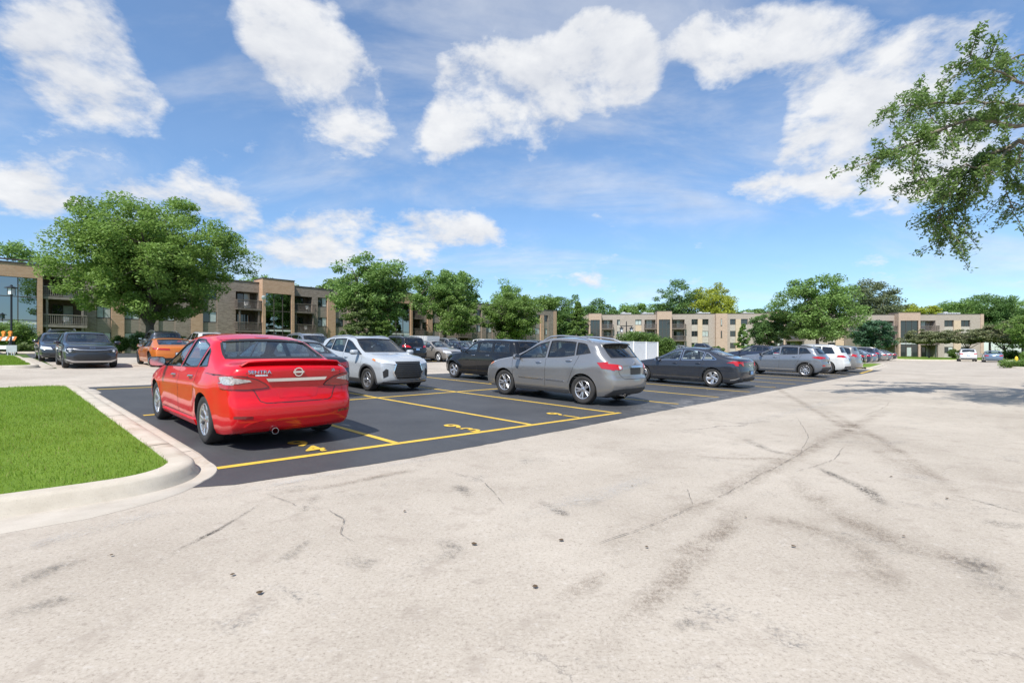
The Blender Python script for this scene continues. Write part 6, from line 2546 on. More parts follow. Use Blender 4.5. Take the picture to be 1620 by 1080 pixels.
# --- in front of the far blocks
ptree("big dark maple in the middle of the right half", 1293, 78, 434, 138, 550, n=230, per=170, size=.36, leaf=L_MID, seed=70, clump=.18, trunk=.32, limbs=9, name="maple_tree")
ptree("smaller rounded maple left of the big maple", 1218, 84, 492, 62, 552, n=110, per=130, size=.34, leaf=L_DRK, seed=71, clump=.22, trunk=.2, name="maple_tree")
ptree("small narrow young tree before the far block's plain brick wall", 1176, 92, 513, 26, 549, n=70, per=80, size=.28, leaf=L_MID, seed=72, clump=.2, trunk=.08, shape='cone', twigs=False)
ptree("rounded blue green tree between the big maple and the far right block", 1378, 88, 503, 66, 556, n=120, per=140, size=.34, leaf=L_BLU, seed=73, clump=.22, trunk=.2)
for i, (px, Z, top, w, bot, lab) in enumerate((
        (1470, 92, 519, 84, 556, "flat topped olive green thorn tree, left one of three"), (1530, 90, 516, 96, 558, "flat topped olive green thorn tree behind the white car"),
        (1590, 84, 508, 104, 560, "flat topped olive green thorn tree behind the dark sedan"))):
    ptree(lab, px, Z, top, w, bot, n=150, per=120, size=.28, leaf=L_OLV, seed=80 + i, clump=.17, trunk=.15, shape='flat', flat=.35, name="thorn_tree", group="thorn trees before the far right block", limbs=8, hollow=.6)
ptree("bright green tree cut by the picture's right edge", 1640, 76, 488, 90, 560, n=110, per=130, size=.34, leaf=L_LIT, seed=90, clump=.22, trunk=.2)


# --- shrubs and hedges
def bush(label, px, Z, w, h, d=None, leaf=None, seed=1, n=60, per=140, size=.14, shape='dome', name="shrub", cat="shrub", group=None, z0=0.0, ang=0.0):
    base = at(px, Z)
    rx = w / 2
    d = d or w * .8
    rg = np.random.default_rng(seed)
    root = empty(name, base, ang)
    tag(root, label, cat, group)
    pts = crown_points(rg, n, rx * .86, d / 2 * .86, h / 2 * .86, shape, hollow=.3)
    pts[:, 2] += h / 2
    s = .16 * (rx + d / 2 + h / 2) / 1.6
    v, f = leaf_mesh(pts, min(s, .45), per, size, rg, .6, .3)
    v[:, 2] = np.maximum(v[:, 2], .0)
    np_mesh("foliage", v, f, leaf or L_HED, root)
    mb = MB()
    for i in range(7):
        a = 2 * math.pi * i / 7 + seed
        mb.tube([(.06 * math.cos(a), .06 * math.sin(a), -.05), (rx * .35 * math.cos(a), d * .17 * math.sin(a), h * .4), (rx * .6 * math.cos(a), d * .3 * math.sin(a), h * .75)], [.03, .022, .008], 5)
    mb.build("stems", M_BARK, root)
    return root


bush("large rounded green bush behind the striped barricade", 22, 36.5, 4.3, 2.35, 3.0, L_LIT, 101, 110, 170, .13)
bush("low yellow green shrub at the foot of the large bush by the lane", 42, 34.5, 1.5, .75, 1.2, L_CON, 102, 30, 120, .09)
bush("clipped dark hedge left of the locust trunk, nearer the dark car", 190, 46, 2.2, 1.75, 1.6, L_HED, 103, 50, 140, .13)
bush("clipped dark hedge against the locust trunk", 222, 46.5, 2.8, 2.0, 1.8, L_DRK, 104, 60, 150, .13)
bush("dark hedge right of the locust trunk behind the orange coupe", 280, 47, 3.6, 1.6, 1.8, L_DRK, 105, 60, 150, .13)
bush("tall clipped hedge behind the left part of the white fence", 1006, 46.5, 4.6, 2.45, 2.2, L_HED, 106, 110, 150, .14, shape='box', name="hedge", ang=U_ANG)
bush("tall clipped hedge at the right corner of the white fence", 1043, 45.5, 3.6, 2.5, 2.4, L_HED, 107, 100, 150, .14, name="hedge")
bush("round bright green shrub before the far block", 1104, 96, 3.4, 1.9, 2.5, L_LIT, 108, 40, 100, .22)
bush("low dark hedge before the far block's plain wall", 1134, 96, 3.6, 1.3, 2, L_HED, 109, 40, 90, .22)
bush("small grey green shrub under the far block's balcony", 1075, 97, 2.4, 1.5, 2, L_PAL, 110, 30, 90, .22)
bush("low clipped hedge left of the far right block's entrance", 1401, 84, 3.6, 1.3, 2, L_HED, 111, 40, 90, .2)
bush("round dark shrub between the far parked rows", 1370, 92, 3.0, 1.2, 2, L_HED, 112, 40, 90, .2)
bush("low golden shrub bed on the island at the right edge", 1612, 40.5, 3.2, .62, 2.2, L_LIT, 113, 60, 110, .10)
bush("upright green shrub left of the white car at the road's end", 1508, 88, 2.0, 1.9, 1.6, L_HED, 114, 36, 90, .2)
bush("round green shrub right of the dark sedan at the road's end", 1602, 80, 4.2, 1.6, 2.4, L_LIT, 115, 50, 90, .2)
bush("broad low hedge behind the right edge's hydrant", 1640, 74, 5, 1.4, 2.4, L_LIT, 116, 50, 90, .2)
bush("pale shrub below the far block's left balcony", 940, 98, 4.5, 1.3, 2, L_LIT, 117, 40, 90, .22)

# --- the honey locust whose limbs hang into the upper right; trunk just outside the frame
def overhang():
    rg = np.random.default_rng(7)
    base = Vector((17.2, 13.2, 0))
    root = empty("overhanging_tree", base)
    tag(root, "leafy tree limbs hanging into the upper right from a trunk outside the picture", "tree")
    def P(px, py, Y):
        return Vector(((px - CXP) / FPX * Y, Y, CAM_H + (HYP - py) / FPX * Y)) - base
    mb = MB()
    fork = Vector((-.3, 0, 4.2))
    mb.tube([Vector((0, 0, -.2)), Vector((.02, .03, 1.2)), Vector((-.1, 0, 2.8)), fork, Vector((-.2, .2, 6.5)), Vector((.3, .3, 9.0))], [.42, .34, .30, .27, .2, .1], 12)
    hub = Vector((-.9, .2, 6.0))
    mb.tube([fork, Vector((-.6, .1, 5.2)), hub], [.22, .18, .15], 9)
    limbs = [
        ([P(1660, 230, 13.4), P(1615, 222, 13.4), P(1560, 246, 13.5), P(1520, 280, 13.6), P(1490, 330, 13.7), P(1476, 372, 13.8)], .085),
        ([P(1680, 200, 13.0), P(1610, 198, 12.9), P(1535, 190, 12.8), P(1470, 215, 12.7), P(1410, 240, 12.6), P(1368, 262, 12.5)], .075),
        ([P(1690, 170, 13.6), P(1620, 165, 13.8), P(1540, 160, 14.0), P(1460, 165, 14.1), P(1395, 172, 14.2)], .07),
        ([P(1690, 150, 12.6), P(1610, 128, 12.4), P(1560, 108, 12.2), P(1530, 88, 12.1)], .06),
        ([P(1700, 90, 13.2), P(1640, 80, 13.0), P(1590, 98, 12.9), P(1555, 118, 12.8)], .05),
        ([P(1660, 215, 13.8), P(1608, 245, 14.0), P(1590, 290, 14.1), P(1602, 340, 14.2)], .055),
        ([P(1615, 222, 13.4), P(1570, 262, 13.2), P(1530, 262, 13.1), P(1475, 285, 13.0), P(1455, 282, 12.9)], .05),
        ([P(1560, 246, 13.5), P(1530, 300, 13.8), P(1512, 345, 13.9), P(1500, 385, 14.0)], .045),
        ([P(1700, 20, 13.4), P(1650, -10, 13.4), P(1590, -25, 13.4)], .05),
        ([P(1680, 190, 14.6), P(1610, 180, 15.2), P(1545, 205, 15.6), P(1480, 195, 16.0), P(1440, 140, 16.2)], .06),
    ]
    for path, r0 in limbs:
        full = [hub] + path
        dense = []
        for i in range(len(full) - 1):
            for k in range(4):
                t = k / 4
                dense.append(full[i].lerp(full[i + 1], t) + Vector(rg.uniform(-.05, .05, 3)) * (1 if i else 0))
        dense.append(full[-1])
        rad = [r0 * (1.0 - .9 * i / (len(dense) - 1)) for i in range(len(dense))]
        mb.tube(dense, rad, 7)
    # twigs with leaf sprays
    sprays = []
    for li, (path, r0) in enumerate(limbs):
        dense = []
        for i in range(len(path) - 1):
            for k in range(7):
                dense.append((path[i].lerp(path[i + 1], k / 7), (path[i + 1] - path[i]).normalized(), (i + k / 7) / (len(path) - 1)))
        bare = li in (4,)
        for (p, d, t) in dense:
            if (t < .25 and rg.random() < .6) or rg.random() < .22 or li == 8:
                continue
            for _ in range(2 if not bare else 1):
                a = rg.normal(size=3)
                side = Vector(a - np.array(d) * np.dot(a, d)).normalized()
                l = rg.uniform(.35, .95)
                dirv_ = (d * .55 + side * .8 + Vector((0, 0, -.10))).normalized()
                e = p + dirv_ * l + Vector((0, 0, -.10 * l))
                m_ = p.lerp(e, .55) + Vector((0, 0, .04))
                mb.tube([p, m_, e], [.014, .010, .005], 5, cap=False)
                if bare and rg.random() < .55:
                    continue
                for q in np.linspace(.3, 1.0, 6):
                    c = p.lerp(m_, q / .55) if q < .55 else m_.lerp(e, (q - .55) / .45)
                    sprays.append(np.array(c) + rg.normal(size=3) * .03)
    mb.build("trunk", M_BARKP, root, smooth=True, angle=60)
    sprays = np.array(sprays)
    v, f = leaf_mesh(sprays, .15, 14, .11, rg, .40, .3)
    np_mesh("crown", v, f, L_OVER, root)
    # rest of the crown above and outside the frame
    mb2 = MB()
    pts = np.concatenate([crown_points(rg, 130, 4.6, 5.0, 2.6, 'round') + np.array([4.5, -1.5, 9.0]), crown_points(rg, 150, 4.2, 3.8, 1.9, 'round') + np.array([-4.4, -5.0, 8.8])])
    wx, wy, wz = pts[:, 0] + base.x, pts[:, 1] + base.y, pts[:, 2]
    pts = pts[(wx / np.maximum(wy, .5) > 1.20) | ((wz - CAM_H) / np.maximum(wy, .5) > .92)]
    for p in pts[::4]:
        q = Vector(p)
        st = Vector((-.2, .1, 6.2)).lerp(q, .1)
        mid_ = st.lerp(q, .5) + Vector((0, 0, .5))
        mb2.tube([st, mid_, q], [.06, .04, .012], 5, cap=False)
    mb2.build("upper_limbs", M_BARKP, root, smooth=True, angle=60)
    v, f = leaf_mesh(pts, .62, 90, .15, rg, .45, .3)
    np_mesh("upper_crown", v, f, L_OVER, root)


L_OVER = mat_leaf("overhang_leaf", (0.084, 0.149, 0.039), (0.168, 0.256, 0.075), .40)
overhang()

# ================================================================== cars in their places
RED = paint("red_paint", (.60, .003, .010), .0, .4, .06)
SIL = paint("silver_paint", (.265, .265, .27), .6)
WGR = paint("grey_white_paint", (.40, .43, .465), .10)
GUN = paint("gunmetal_paint", (.042, .048, .062), .5)
CHA = paint("charcoal_paint", (.045, .050, .062), .5)
SLA = paint("slate_paint", (.19, .21, .245), .55)
BLK = paint("black_paint", (.005, .005, .006), .0, .3, .08)
ORG = paint("orange_paint", (.62, .17, .025), .25)
BEI = paint("warm_silver_paint", (.34, .315, .29), .5)
NAV = paint("navy_paint", (.030, .042, .075), .4)
WHI = paint("white_paint", (.58, .59, .60), .0)
STE = paint("steel_blue_paint", (.15, .21, .29), .5)
PROTO = paint("proto_paint", (.4, .4, .4), .3)


def put(o, u, v, nose=1, yaw=0.0, label=None, group=None):
    """stand a car on the ground, nose into the lot (+1), out of it (-1) or along the row (0)"""
    a = V_ANG if nose > 0 else (V_ANG + math.pi if nose < 0 else U_ANG)
    n = Vector((-VX * GSLOPE, -VY * GSLOPE, 1)).normalized() if V0 < v < V1 else Vector((0, 0, 1))
    rot = Vector((0, 0, 1)).rotation_difference(n).to_matrix().to_4x4()
    o.location = W(u, v, .013)
    o.rotation_euler = (rot @ Matrix.Rotation(a + R(yaw), 4, 'Z')).to_euler()
    tag(o, label, "car", group)
    return o


random.seed(3)
G1 = "cars parked in the near lot"
G2 = "cars parked across the aisle"
G3 = "cars parked along the far road"
redcar = sedan_red(RED)
redcar.scale = (1.035,) * 3
put(redcar, 2.92, 9.20, 1, 0, "red four door sedan with a boot spoiler, parked nose in beside the lawn", G1)
put(suv_silver(SIL), 10.93, 8.52, 1, 0, "silver grey crossover with roof rails and red tail lamps on bay 91's right", G1)
put(crossover_white(WGR), 8.30, 14.15, -1, 0, "pale grey small crossover facing out with black grille, behind the red sedan", G1)
tucson = suv_grey(SLA)
put(tucson, 30.1, 8.15, 1, 0, "slate grey crossover with silver sill strip, near the far end of the front row", G1)
put(sedan_fast(GUN), 19.05, 8.60, 1, 0, "dark grey fastback sedan with a blue number plate in the front row", G1)
put(retro_wagon(BLK), 13.72, 14.15, 1, 0, "tall black retro wagon with bulging front wing beyond the silver crossover", G1)
put(hatch_dark(CHA), 2.95, 29.1, -1, 0, "dark grey crossover seen head on in the lane at left", "cars in the left lane")
o = generic('coupe', ORG, True)
put(o, 5.95, 28.85, 1, 0, "orange coupe seen from behind, left of the red sedan's roof", "cars in the left lane")
dsed = generic('sedan', PROTO, True)
dsuv = generic('suv', PROTO, True)
lvan = generic('van', PROTO, True)


def variant(src, pm, first=False):
    """the prototype recoloured for one more car"""
    return copy_tree(src, None, {PROTO: pm})


put(variant(dsed, GUN), 5.50, 14.0, 1, 0, "dark sedan whose tail shows between the red sedan and the pale crossover", G1)
put(copy_tree(tucson, None, {SLA: NAV}), 45.2, 14.5, 1, 0, "dark navy crossover behind the grey fastback, nose in with tall red lamps", G1)
put(variant(dsuv, WHI), 35.4, 8.25, 1, 0, "white crossover right of the slate grey one in the front row", G1)
put(variant(lvan, SIL), 38.9, 8.35, 1, 0, "silver minivan last in the front row", G1)
put(variant(dsuv, SLA), 13.3, 29.3, -1, 0, "grey blue sport utility facing out across the aisle, above the pale crossover's rear", G2)
put(variant(dsuv, BLK), 19.55, 29.6, 1, 0, "black sport utility seen from behind with blue plate and red lamps across the aisle", G2)
put(variant(dsed, BEI), 22.15, 28.75, -1, 0, "warm silver sedan facing out beside the black sport utility", G2)
put(variant(dsed, NAV), 25.0, 29.2, -1, 0, "navy sedan facing out right of the warm silver sedan", G2)
put(variant(dsed, CHA), 2.55, 35.6, -1, 0, "dark sedan close behind the head on crossover in the left lane", "cars in the left lane")
put(variant(dsuv, BLK), 3.5, 47.4 - .9, -1, 0, "black sport utility facing out below the left balconies", "cars in the left lane")
for (src, pm, u, v, ns, lab) in (
        (dsuv, CHA, 8.3, 42.2, 1, "dark sport utility with roof rails showing over the orange coupe"),
        (dsuv, WHI, 11.0, 42.2, 1, "white sport utility whose roof shows between orange coupe and red sedan"),
        (dsed, WHI, 17.2, 42.0, 1, "white car whose roof peeps over the red sedan's rear window"),
        (dsuv, SIL, 34.6, 42.2, -1, "silver sport utility behind the navy sedan, far row"),
        (dsed, STE, 37.3, 42.2, -1, "steel blue sedan between the silver and white sport utilities, far row"),
        (dsuv, WHI, 40.0, 42.0, -1, "white sport utility just left of the black wagon's roof, far row"),
        (dsed, WHI, 43.0, 42.0, 1, "white sedan behind the black wagon's roof"),
        (dsuv, BLK, 47.6, 42.2, 1, "black sport utility showing between the wagon's and the silver crossover's roofs"),
        (dsed, STE, 60.8, 29.3, -1, "steel blue car behind the hedge's right corner"),
        (dsed, SIL, 64.0, 29.3, -1, "silver car low behind the fastback's roof, left of the pickup"),
        (dsed, STE, 62.5, 18.5, 1, "steel blue sedan behind the navy crossover's tail"),
        (dsed, SIL, 29.5, 42.0, -1, "silver sedan behind the warm silver sedan's roof, far row")):
    put(variant(src, pm), u, v, ns, 0, lab, G2)
for (src, pm, u, v, ns, lab) in (
        (dsed, CHA, 50.2, 12.6, 1, "charcoal sedan half hidden behind the silver minivan's tail"),
        (dsed, BLK, 57.2, 10.6, 1, "black sedan with bright wheels at the grass strip down the road"),
        (dsed, NAV, 62.2, 10.8, 1, "navy sedan just right of the black one down the road"),
        (dsed, STE, 67.0, 11.0, 1, "steel blue sedan in the middle of the far roadside row"),
        (dsuv, NAV, 71.6, 11.2, 1, "navy sport utility in the far roadside row"),
        (dsed, SIL, 76.4, 11.2, 1, "silver sedan near the end of the far roadside row"),
        (dsed, SLA, 81.0, 11.2, 1, "grey sedan second last in the far roadside row"),
        (dsed, CHA, 85.6, 11.2, 1, "charcoal car last in the far roadside row")):
    put(variant(src, pm), u, v, ns, 0, lab, G3)
put(variant(dsuv, WHI), 93.2, 1.95, 0, 6, "white car seen from behind at the end of the road", G3)
put(variant(dsed, STE), 88.0, -.55, 0, 4, "dark blue sedan seen from behind, right of the white car at the road's end", G3)


def remove_tree(o):
    for ch in children_of(o):
        remove_tree(ch)
    bpy.data.objects.remove(o)


for o in (dsed, dsuv, lvan):
    remove_tree(o)
bpy.context.view_layer.update()


# pickup and box truck in the back rows
def pickup(pm):
    c = Car(L=5.4, Wd=1.95, H=1.85, axf=.95, axr=4.35, tr=.39, zb=.30, tum=.24, wtop=.07, rim='five', rimmat=RIMS, flare=.03, detail=False,
            toppts=[(-.1, .95), (0, 1.05), (.1, 1.12), (.6, 1.18), (1.2, 1.22), (1.35, 1.26), (2.0, 1.72), (2.3, 1.80), (2.8, 1.83), (3.3, 1.80), (3.45, 1.74), (3.62, 1.28), (3.72, 1.22), (5.3, 1.20), (5.4, 1.1), (5.6, 1.1)],
            beltpts=[(0, 1.02), (1.2, 1.15), (2.2, 1.18), (3.4, 1.18), (3.8, 1.12), (5.4, 1.05)],
            ws=(1.28, 2.0, 1), rw=(3.40, 3.62, 1, .12), cabin=(1.6, 3.3), windows=[(1.5, 2.4, .34, 0), (2.48, 3.28, 0, 0)], sig=.04)
    c.base("parked_truck", pm)
    c.seams([(1.42, 1.46, .45), (2.44, 2.44, .45), (3.34, 3.34, .5)])
    c.mirrors(1.66, 1.17, TRIM, 1.2)
    both(c, "taillight", REDL, 'rear', [(.78, .8), (.92, .8), (.92, 1.04), (.78, 1.04)], off=.01)
    both(c, "headlight", CLEARL, 'front', [(.55, .8), (.85, .8), (.85, 1.0), (.55, 1.0)], off=.01)
    c.patch("grille", CHROME, 'front', [(-.5, .7), (.5, .7), (.5, 1.0), (-.5, 1.0)], off=.01)
    mb = MB()
    mb.box(-2.6, -1.0, -.8, .8, 1.203, 1.23)
    mb.build("bed_cover", TRIM, c.root)
    return c.root


put(pickup(NAV), 69.6, 29.2, -1, 0, "navy pickup behind the grey fastback, right of the round green shrub", G2)


def box_truck():
    root = empty("box_truck")
    mb = MB()
    mb.box(-3.0, 1.2, -1.05, 1.05, .85, 2.55)
    mb.build("cargo_box", WHI, root)
    mb = MB()
    for x in np.arange(-2.8, 1.2, .55):
        for y in (-1.062, 1.052):
            mb.box(x, x + .05, y, y + .01, .9, 2.5)
    mb.build("box_rib", RIMS, root)
    mb = MB()
    mb.prism([(1.25, .55), (3.1, .55), (3.1, 1.15), (2.5, 1.25), (2.0, 2.0), (1.25, 2.05)], -.95, .95, xf=lambda a, b, c: (a, c, b))
    mb.build("cab", WHI, root)
    mb = MB()
    mb.prism([(2.46, 1.31), (2.06, 1.93), (2.075, 1.94), (2.475, 1.32)], -.85, .85, xf=lambda a, b, c: (a + .03, c, b + .02))
    mb.build("windshield", DARKGL, root)
    for sg in (1, -1):
        mb = MB()
        mb.prism([(1.45, 1.2), (2.35, 1.25), (1.95, 1.88), (1.45, 1.9)], sg * .952, sg * .962, xf=lambda a, b, c: (a, c, b))
        mb.build("side_window", DARKGL, root)
        # blue roundel on the box side
        mb = MB()
        mb.lathe([(.42, 0), (.42, .012), (0, .014)], 24, xf=lambda a, b, c: (-1.0 + a, sg * (1.052 + c), 1.75 + b))
        mb.build("side_emblem", plain("emblem_blue", (.05, .10, .35), .5), root)
        for x in (2.3, -2.0):
            mb = MB()
            mb.lathe([(.0, -.12), (.22, -.12), (.38, -.10), (.40, -.05), (.40, .05), (.38, .10), (.22, .12), (0, .1)], 26, xf=lambda a, b, c: (x + a, sg * (.86) + c, .40 + b))
            mb.build("wheel", TYRE, root, smooth=True)
    mb = MB()
    mb.box(-2.9, 3.0, -.8, .8, .45, .85)
    mb.build("chassis", BLACK, root)
    return root


o = box_truck()
o.scale = (.8, .8, .74)
put(o, 33.0, 45.6, 1, 0, "white box truck standing behind the black sport utility")
o['category'] = "truck"


# ================================================================== street furniture
M_VINYL = plain("white_vinyl", (.78, .79, .80), .45, vary=.04)
M_LBLK = plain("lamp_black", (.012, .013, .015), .4)
M_FROST = plain("frosted_glass", (.75, .78, .80), .35, 0, .3)
M_ORGL = plain("amber_beacon", (.80, .26, .02), .25, 0, .6)
M_WREF = plain("barricade_white", (.76, .76, .74), .5, vary=.06)
M_OREF = plain("barricade_orange", (.72, .24, .07), .5)
M_SGN = plain("sign_back_grey", (.42, .45, .46), .5, .2, vary=.1)
M_HYD = plain("hydrant_yellow", (.75, .55, .03), .45)

fence = empty("vinyl_fence", W(31.0, 18.9), 0)
tag(fence, "white vinyl privacy fence between the silver crossover and the fastback", "fence")
fo = W(31.0, 18.9)
npan = 3
for i in range(npan + 1):
    p = W(31.0 + 5.6 * i / npan, 18.9) - fo
    mb = MB()
    mb.box(p.x - .05, p.x + .05, p.y - .05, p.y + .05, -.1, 1.70)
    mb.box(p.x - .06, p.x + .06, p.y - .06, p.y + .06, 1.701, 1.715)
    mb.build("post", M_VINYL, fence)
for i in range(npan):
    a = W(31.0 + 5.6 * i / npan + .08, 18.9) - fo
    b = W(31.0 + 5.6 * (i + 1) / npan - .08, 18.9) - fo
    for z in (.08, 1.665):
        mb = MB()
        mb.bar(a + Vector((0, 0, z)), b + Vector((0, 0, z)), .045, .07)
        mb.build("rail", M_VINYL, fence)
    nb = 11
    for k in range(nb):
        c = a.lerp(b, (k + .5) / nb)
        d = (b - a).normalized() * ((b - a).length / nb / 2 - .006)
        mb = MB()
        mb.bar(c - d + Vector((0, 0, .885)), c + d + Vector((0, 0, .885)), .030, 1.48)
        mb.build("board", M_VINYL, fence)


def lantern(root, x, z, k=1.0):
    L = link("lantern", MB().build("x", M_LBLK, data=True), root)
    mb = MB()
    mb.lathe([(.05, z - .02), (.11 * k, z), (.11 * k, z + .04), (.0, z + .04)], 4, xf=lambda a, b, c: (x + a, b, c))
    mb.lathe([(.36 * k, z + .46 * k), (.34 * k, z + .50 * k), (.08 * k, z + .60 * k), (.05, z + .68 * k), (0, z + .70 * k)], 4, xf=lambda a, b, c: (x + (a + b) * .7071, (b - a) * .7071, c))
    mb.lathe([(.36 * k, z + .46 * k), (0, z + .46 * k)], 4, xf=lambda a, b, c: (x + (a + b) * .7071, (b - a) * .7071, c))
    for (sx, sy) in ((1, 1), (1, -1), (-1, 1), (-1, -1)):
        mb.box(x + sx * .13 * k - .012, x + sx * .13 * k + .012, sy * .13 * k - .012, sy * .13 * k + .012, z, z + .46 * k)
    mb.build("lantern_frame", M_LBLK, L)
    mb = MB()
    mb.box(x - .12 * k, x + .12 * k, -.12 * k, .12 * k, z + .05, z + .45 * k)
    mb.build("lantern_glass", M_FROST, L)


def lamp(px, Z, top, twin, label, rz=0.0):
    p = at(px, Z)
    h = height_at(top, Z) - p.z
    root = empty("street_lamp", p, rz)
    tag(root, label, "street lamp")
    mb = MB()
    mb.lathe([(.16, 0), (.16, .25), (.10, .34), (.065, .45), (.055, h - .75), (.0, h - .75)], 14)
    mb.build("pole", M_LBLK, root, smooth=True)
    if twin:
        mb = MB()
        mb.box(-.62, .62, -.035, .035, h - .52, h - .45)
        mb.lathe([(.05, h - .76), (.05, h - .05), (.03, h), (0, h)], 8)
        mb.build("cross_arm", M_LBLK, root)
        for x in (-.5, .5):
            lantern(root, x, h - 1.12, .85)
    else:
        lantern(root, 0, h - .74, 1.05)


lamp(18, 34.5, 450, False, "black lamp post with a square lantern at the left edge")
lamp(991, 50, 508, True, "black lamp post with two lanterns behind the white fence")

# striped barricade with amber beacons
bp_ = at(-2, 31.8)
br = empty("barricade", bp_, math.atan2(UY, UX) - .75)
tag(br, "orange and white striped barricade with amber beacons at the left edge", "barricade")
for (z, h) in ((.98, .26), (.42, .24)):
    mb = MB()
    mb.box(-.95, .95, -.02, .02, z - h / 2, z + h / 2)
    b_ = mb.build("board", M_WREF, br)
    if z > .6:
        for i in range(5):
            x = -.85 + i * .42
            mb = MB()
            mb.prism([(x, z - h / 2), (x + .16, z - h / 2), (x + .30, z + h / 2), (x + .14, z + h / 2)], -.026, -.0205, xf=lambda a, b, c: (a, c, b))
            mb.build("stripe", M_OREF, b_)
for sx in (-.7, .78):
    mb = MB()
    mb.bar((sx, -.35, 0), (sx, .0, 1.15), .07, .05)
    mb.bar((sx, .35, 0), (sx, .03, 1.15), .07, .05)
    mb.build("leg", M_LBLK, br)
for sx in (-.62, .32, .72):
    mb = MB()
    mb.lathe([(.0, -.05), (.11, -.05), (.115, 0), (.11, .05), (0, .06)], 18, xf=lambda a, b, c: (sx + a, c - .02, 1.36 + b))
    mb.box(sx - .07, sx + .07, -.07, .03, 1.12, 1.25)
    mb.build("beacon", M_ORGL, br, smooth=True, angle=40)
# grey low sign seen from behind
sp = at(18.5, 28.3)
sg_ = empty("yard_sign", sp, U_ANG - .7)
tag(sg_, "small pale grey sign on short legs in the left grass strip", "sign")
mb = MB()
mb.box(-.27, .27, -.012, .012, .28, .68)
mb.build("panel", M_SGN, sg_)
for x in (-.2, .0, .13):
    mb = MB()
    mb.box(x - .025, x + .025, -.02, .02, .0, .30)
    mb.build("leg", M_SGN, sg_)
# hydrant at the right
hp = at(1608, 60)
hy = empty("fire_hydrant", hp)
tag(hy, "yellow fire hydrant at the right edge behind the golden shrubs", "hydrant")
mb = MB()
mb.lathe([(.17, 0), (.17, .06), (.12, .09), (.11, .52), (.15, .54), (.15, .60), (.12, .66), (.05, .76), (.0, .78)], 16)
mb.build("barrel", M_HYD, hy, smooth=True, angle=50)
for sgn in (1, -1):
    mb = MB()
    mb.lathe([(.06, .10), (.06, .20), (.045, .22), (0, .22)], 12, xf=lambda a, b, c: (sgn * c, a, .42 + b))
    mb.build("outlet_cap", M_HYD, hy, smooth=True, angle=50)


# satellite dishes
def dish(u, v, z, label, r=.36):
    p = W(u, v, z)
    o = empty("satellite_dish", p, U_ANG)
    tag(o, label, "satellite dish")
    mb = MB()
    prof = [(r * t, -.16 * r * (1 - t * t) * 1.6) for t in np.linspace(1, 0, 6)]
    mb.lathe(prof, 20, xf=lambda a, b, c: (a, -.25 + c * .9 - b * .25, b + .3))
    mb.build("reflector", plain("dish_white", (.75, .76, .77), .4), o, smooth=True)
    mb = MB()
    mb.tube([(0, -.12, .22), (0, -.02, .0), (0, 0, -.35)], .03, 8)
    mb.tube([(0, -.3, .0), (0, -.62, .12)], .014, 6)
    mb.build("mast", M_SGN, o)


dish(24.0, 66.75, 2 * FL + 1.15, "white satellite dish on the upper balcony left of the glass tower", .27)
dish(74.3, 65.9, FL + 1.15, "white satellite dish on the middle block near its right end", .5)


# patio chairs on the balconies
def chair(u, v, z, label, colr):
    o = empty("patio_chair", W(u, v, z), U_ANG + .4)
    tag(o, label, "chair")
    mb = MB()
    mb.box(-.25, .25, -.24, .24, .38, .43)
    mb.build("seat", colr, o)
    mb = MB()
    mb.box(-.25, .25, .22, .27, .431, .88)
    mb.build("backrest", colr, o)
    for (x, y) in ((-.22, -.2), (.18, -.2), (-.22, .2), (.18, .2)):
        mb = MB()
        mb.box(x, x + .04, y, y + .04, 0, .379)
        mb.build("leg", colr, o)


M_CHW = plain("resin_white", (.66, .66, .64), .5)
chair(30.0, 67.4, FL, "white patio chair on the lower balcony right of the glass tower", M_CHW)
chair(30.2, 67.4, 2 * FL, "white patio chair on the upper balcony right of the glass tower", M_CHW)
chair(22.4, 67.4, 2 * FL, "pale patio chair on the upper balcony left of the glass tower", M_CHW)
chair(5.4, 67.4, FL, "patio chair on the lower balcony at far left", M_CHW)


# ================================================================== wear on the road: scuffs, tyre tracks, cracks
def mat_scuff(name, colr, dens, scale=(30, 30), stretch=1.0):
    m, t, out = new_mat(name)
    tc = coords(t)
    d = pbsdf(t, Roughness=.8)
    d.inputs['Base Color'].default_value = (*colr, 1)
    a = t.noise(tc, scale[0], 5, .75)
    b = t.noise(tc, 2.5, 4, .6)
    uvx = t.node('ShaderNodeUVMap').outputs[0]
    sp = t.node('ShaderNodeSeparateXYZ', inp={0: uvx})
    ed = t.math('MULTIPLY', t.maprange(sp.outputs[1], 0.0, .5), t.maprange(sp.outputs[1], 1.0, .5))
    en = t.math('MULTIPLY', t.maprange(sp.outputs[0], 0.0, .35), t.maprange(sp.outputs[0], 1.0, .65))
    k = t.math('MULTIPLY', ed, en)
    fine = t.noise(tc, 110.0, 3, .8)
    tex = t.math('ADD', t.math('ADD', t.math('MULTIPLY', a, .5), t.math('MULTIPLY', b, .35)), t.math('MULTIPLY', fine, .45))
    al = t.maprange(tex, .58, .82)
    al = t.math('MULTIPLY', t.math('MULTIPLY', al, k), dens)
    tr = t.node('ShaderNodeBsdfTransparent')
    mx = t.node('ShaderNodeMixShader', inp={0: al, 1: tr.outputs[0], 2: d.outputs[0]})
    t.l.new(mx.outputs[0], out.inputs[0])
    return m


def ground_px(px, py):
    Y = FPX * CAM_H / (py - HYP)
    return Vector(((px - CXP) / FPX * Y, Y, 0))


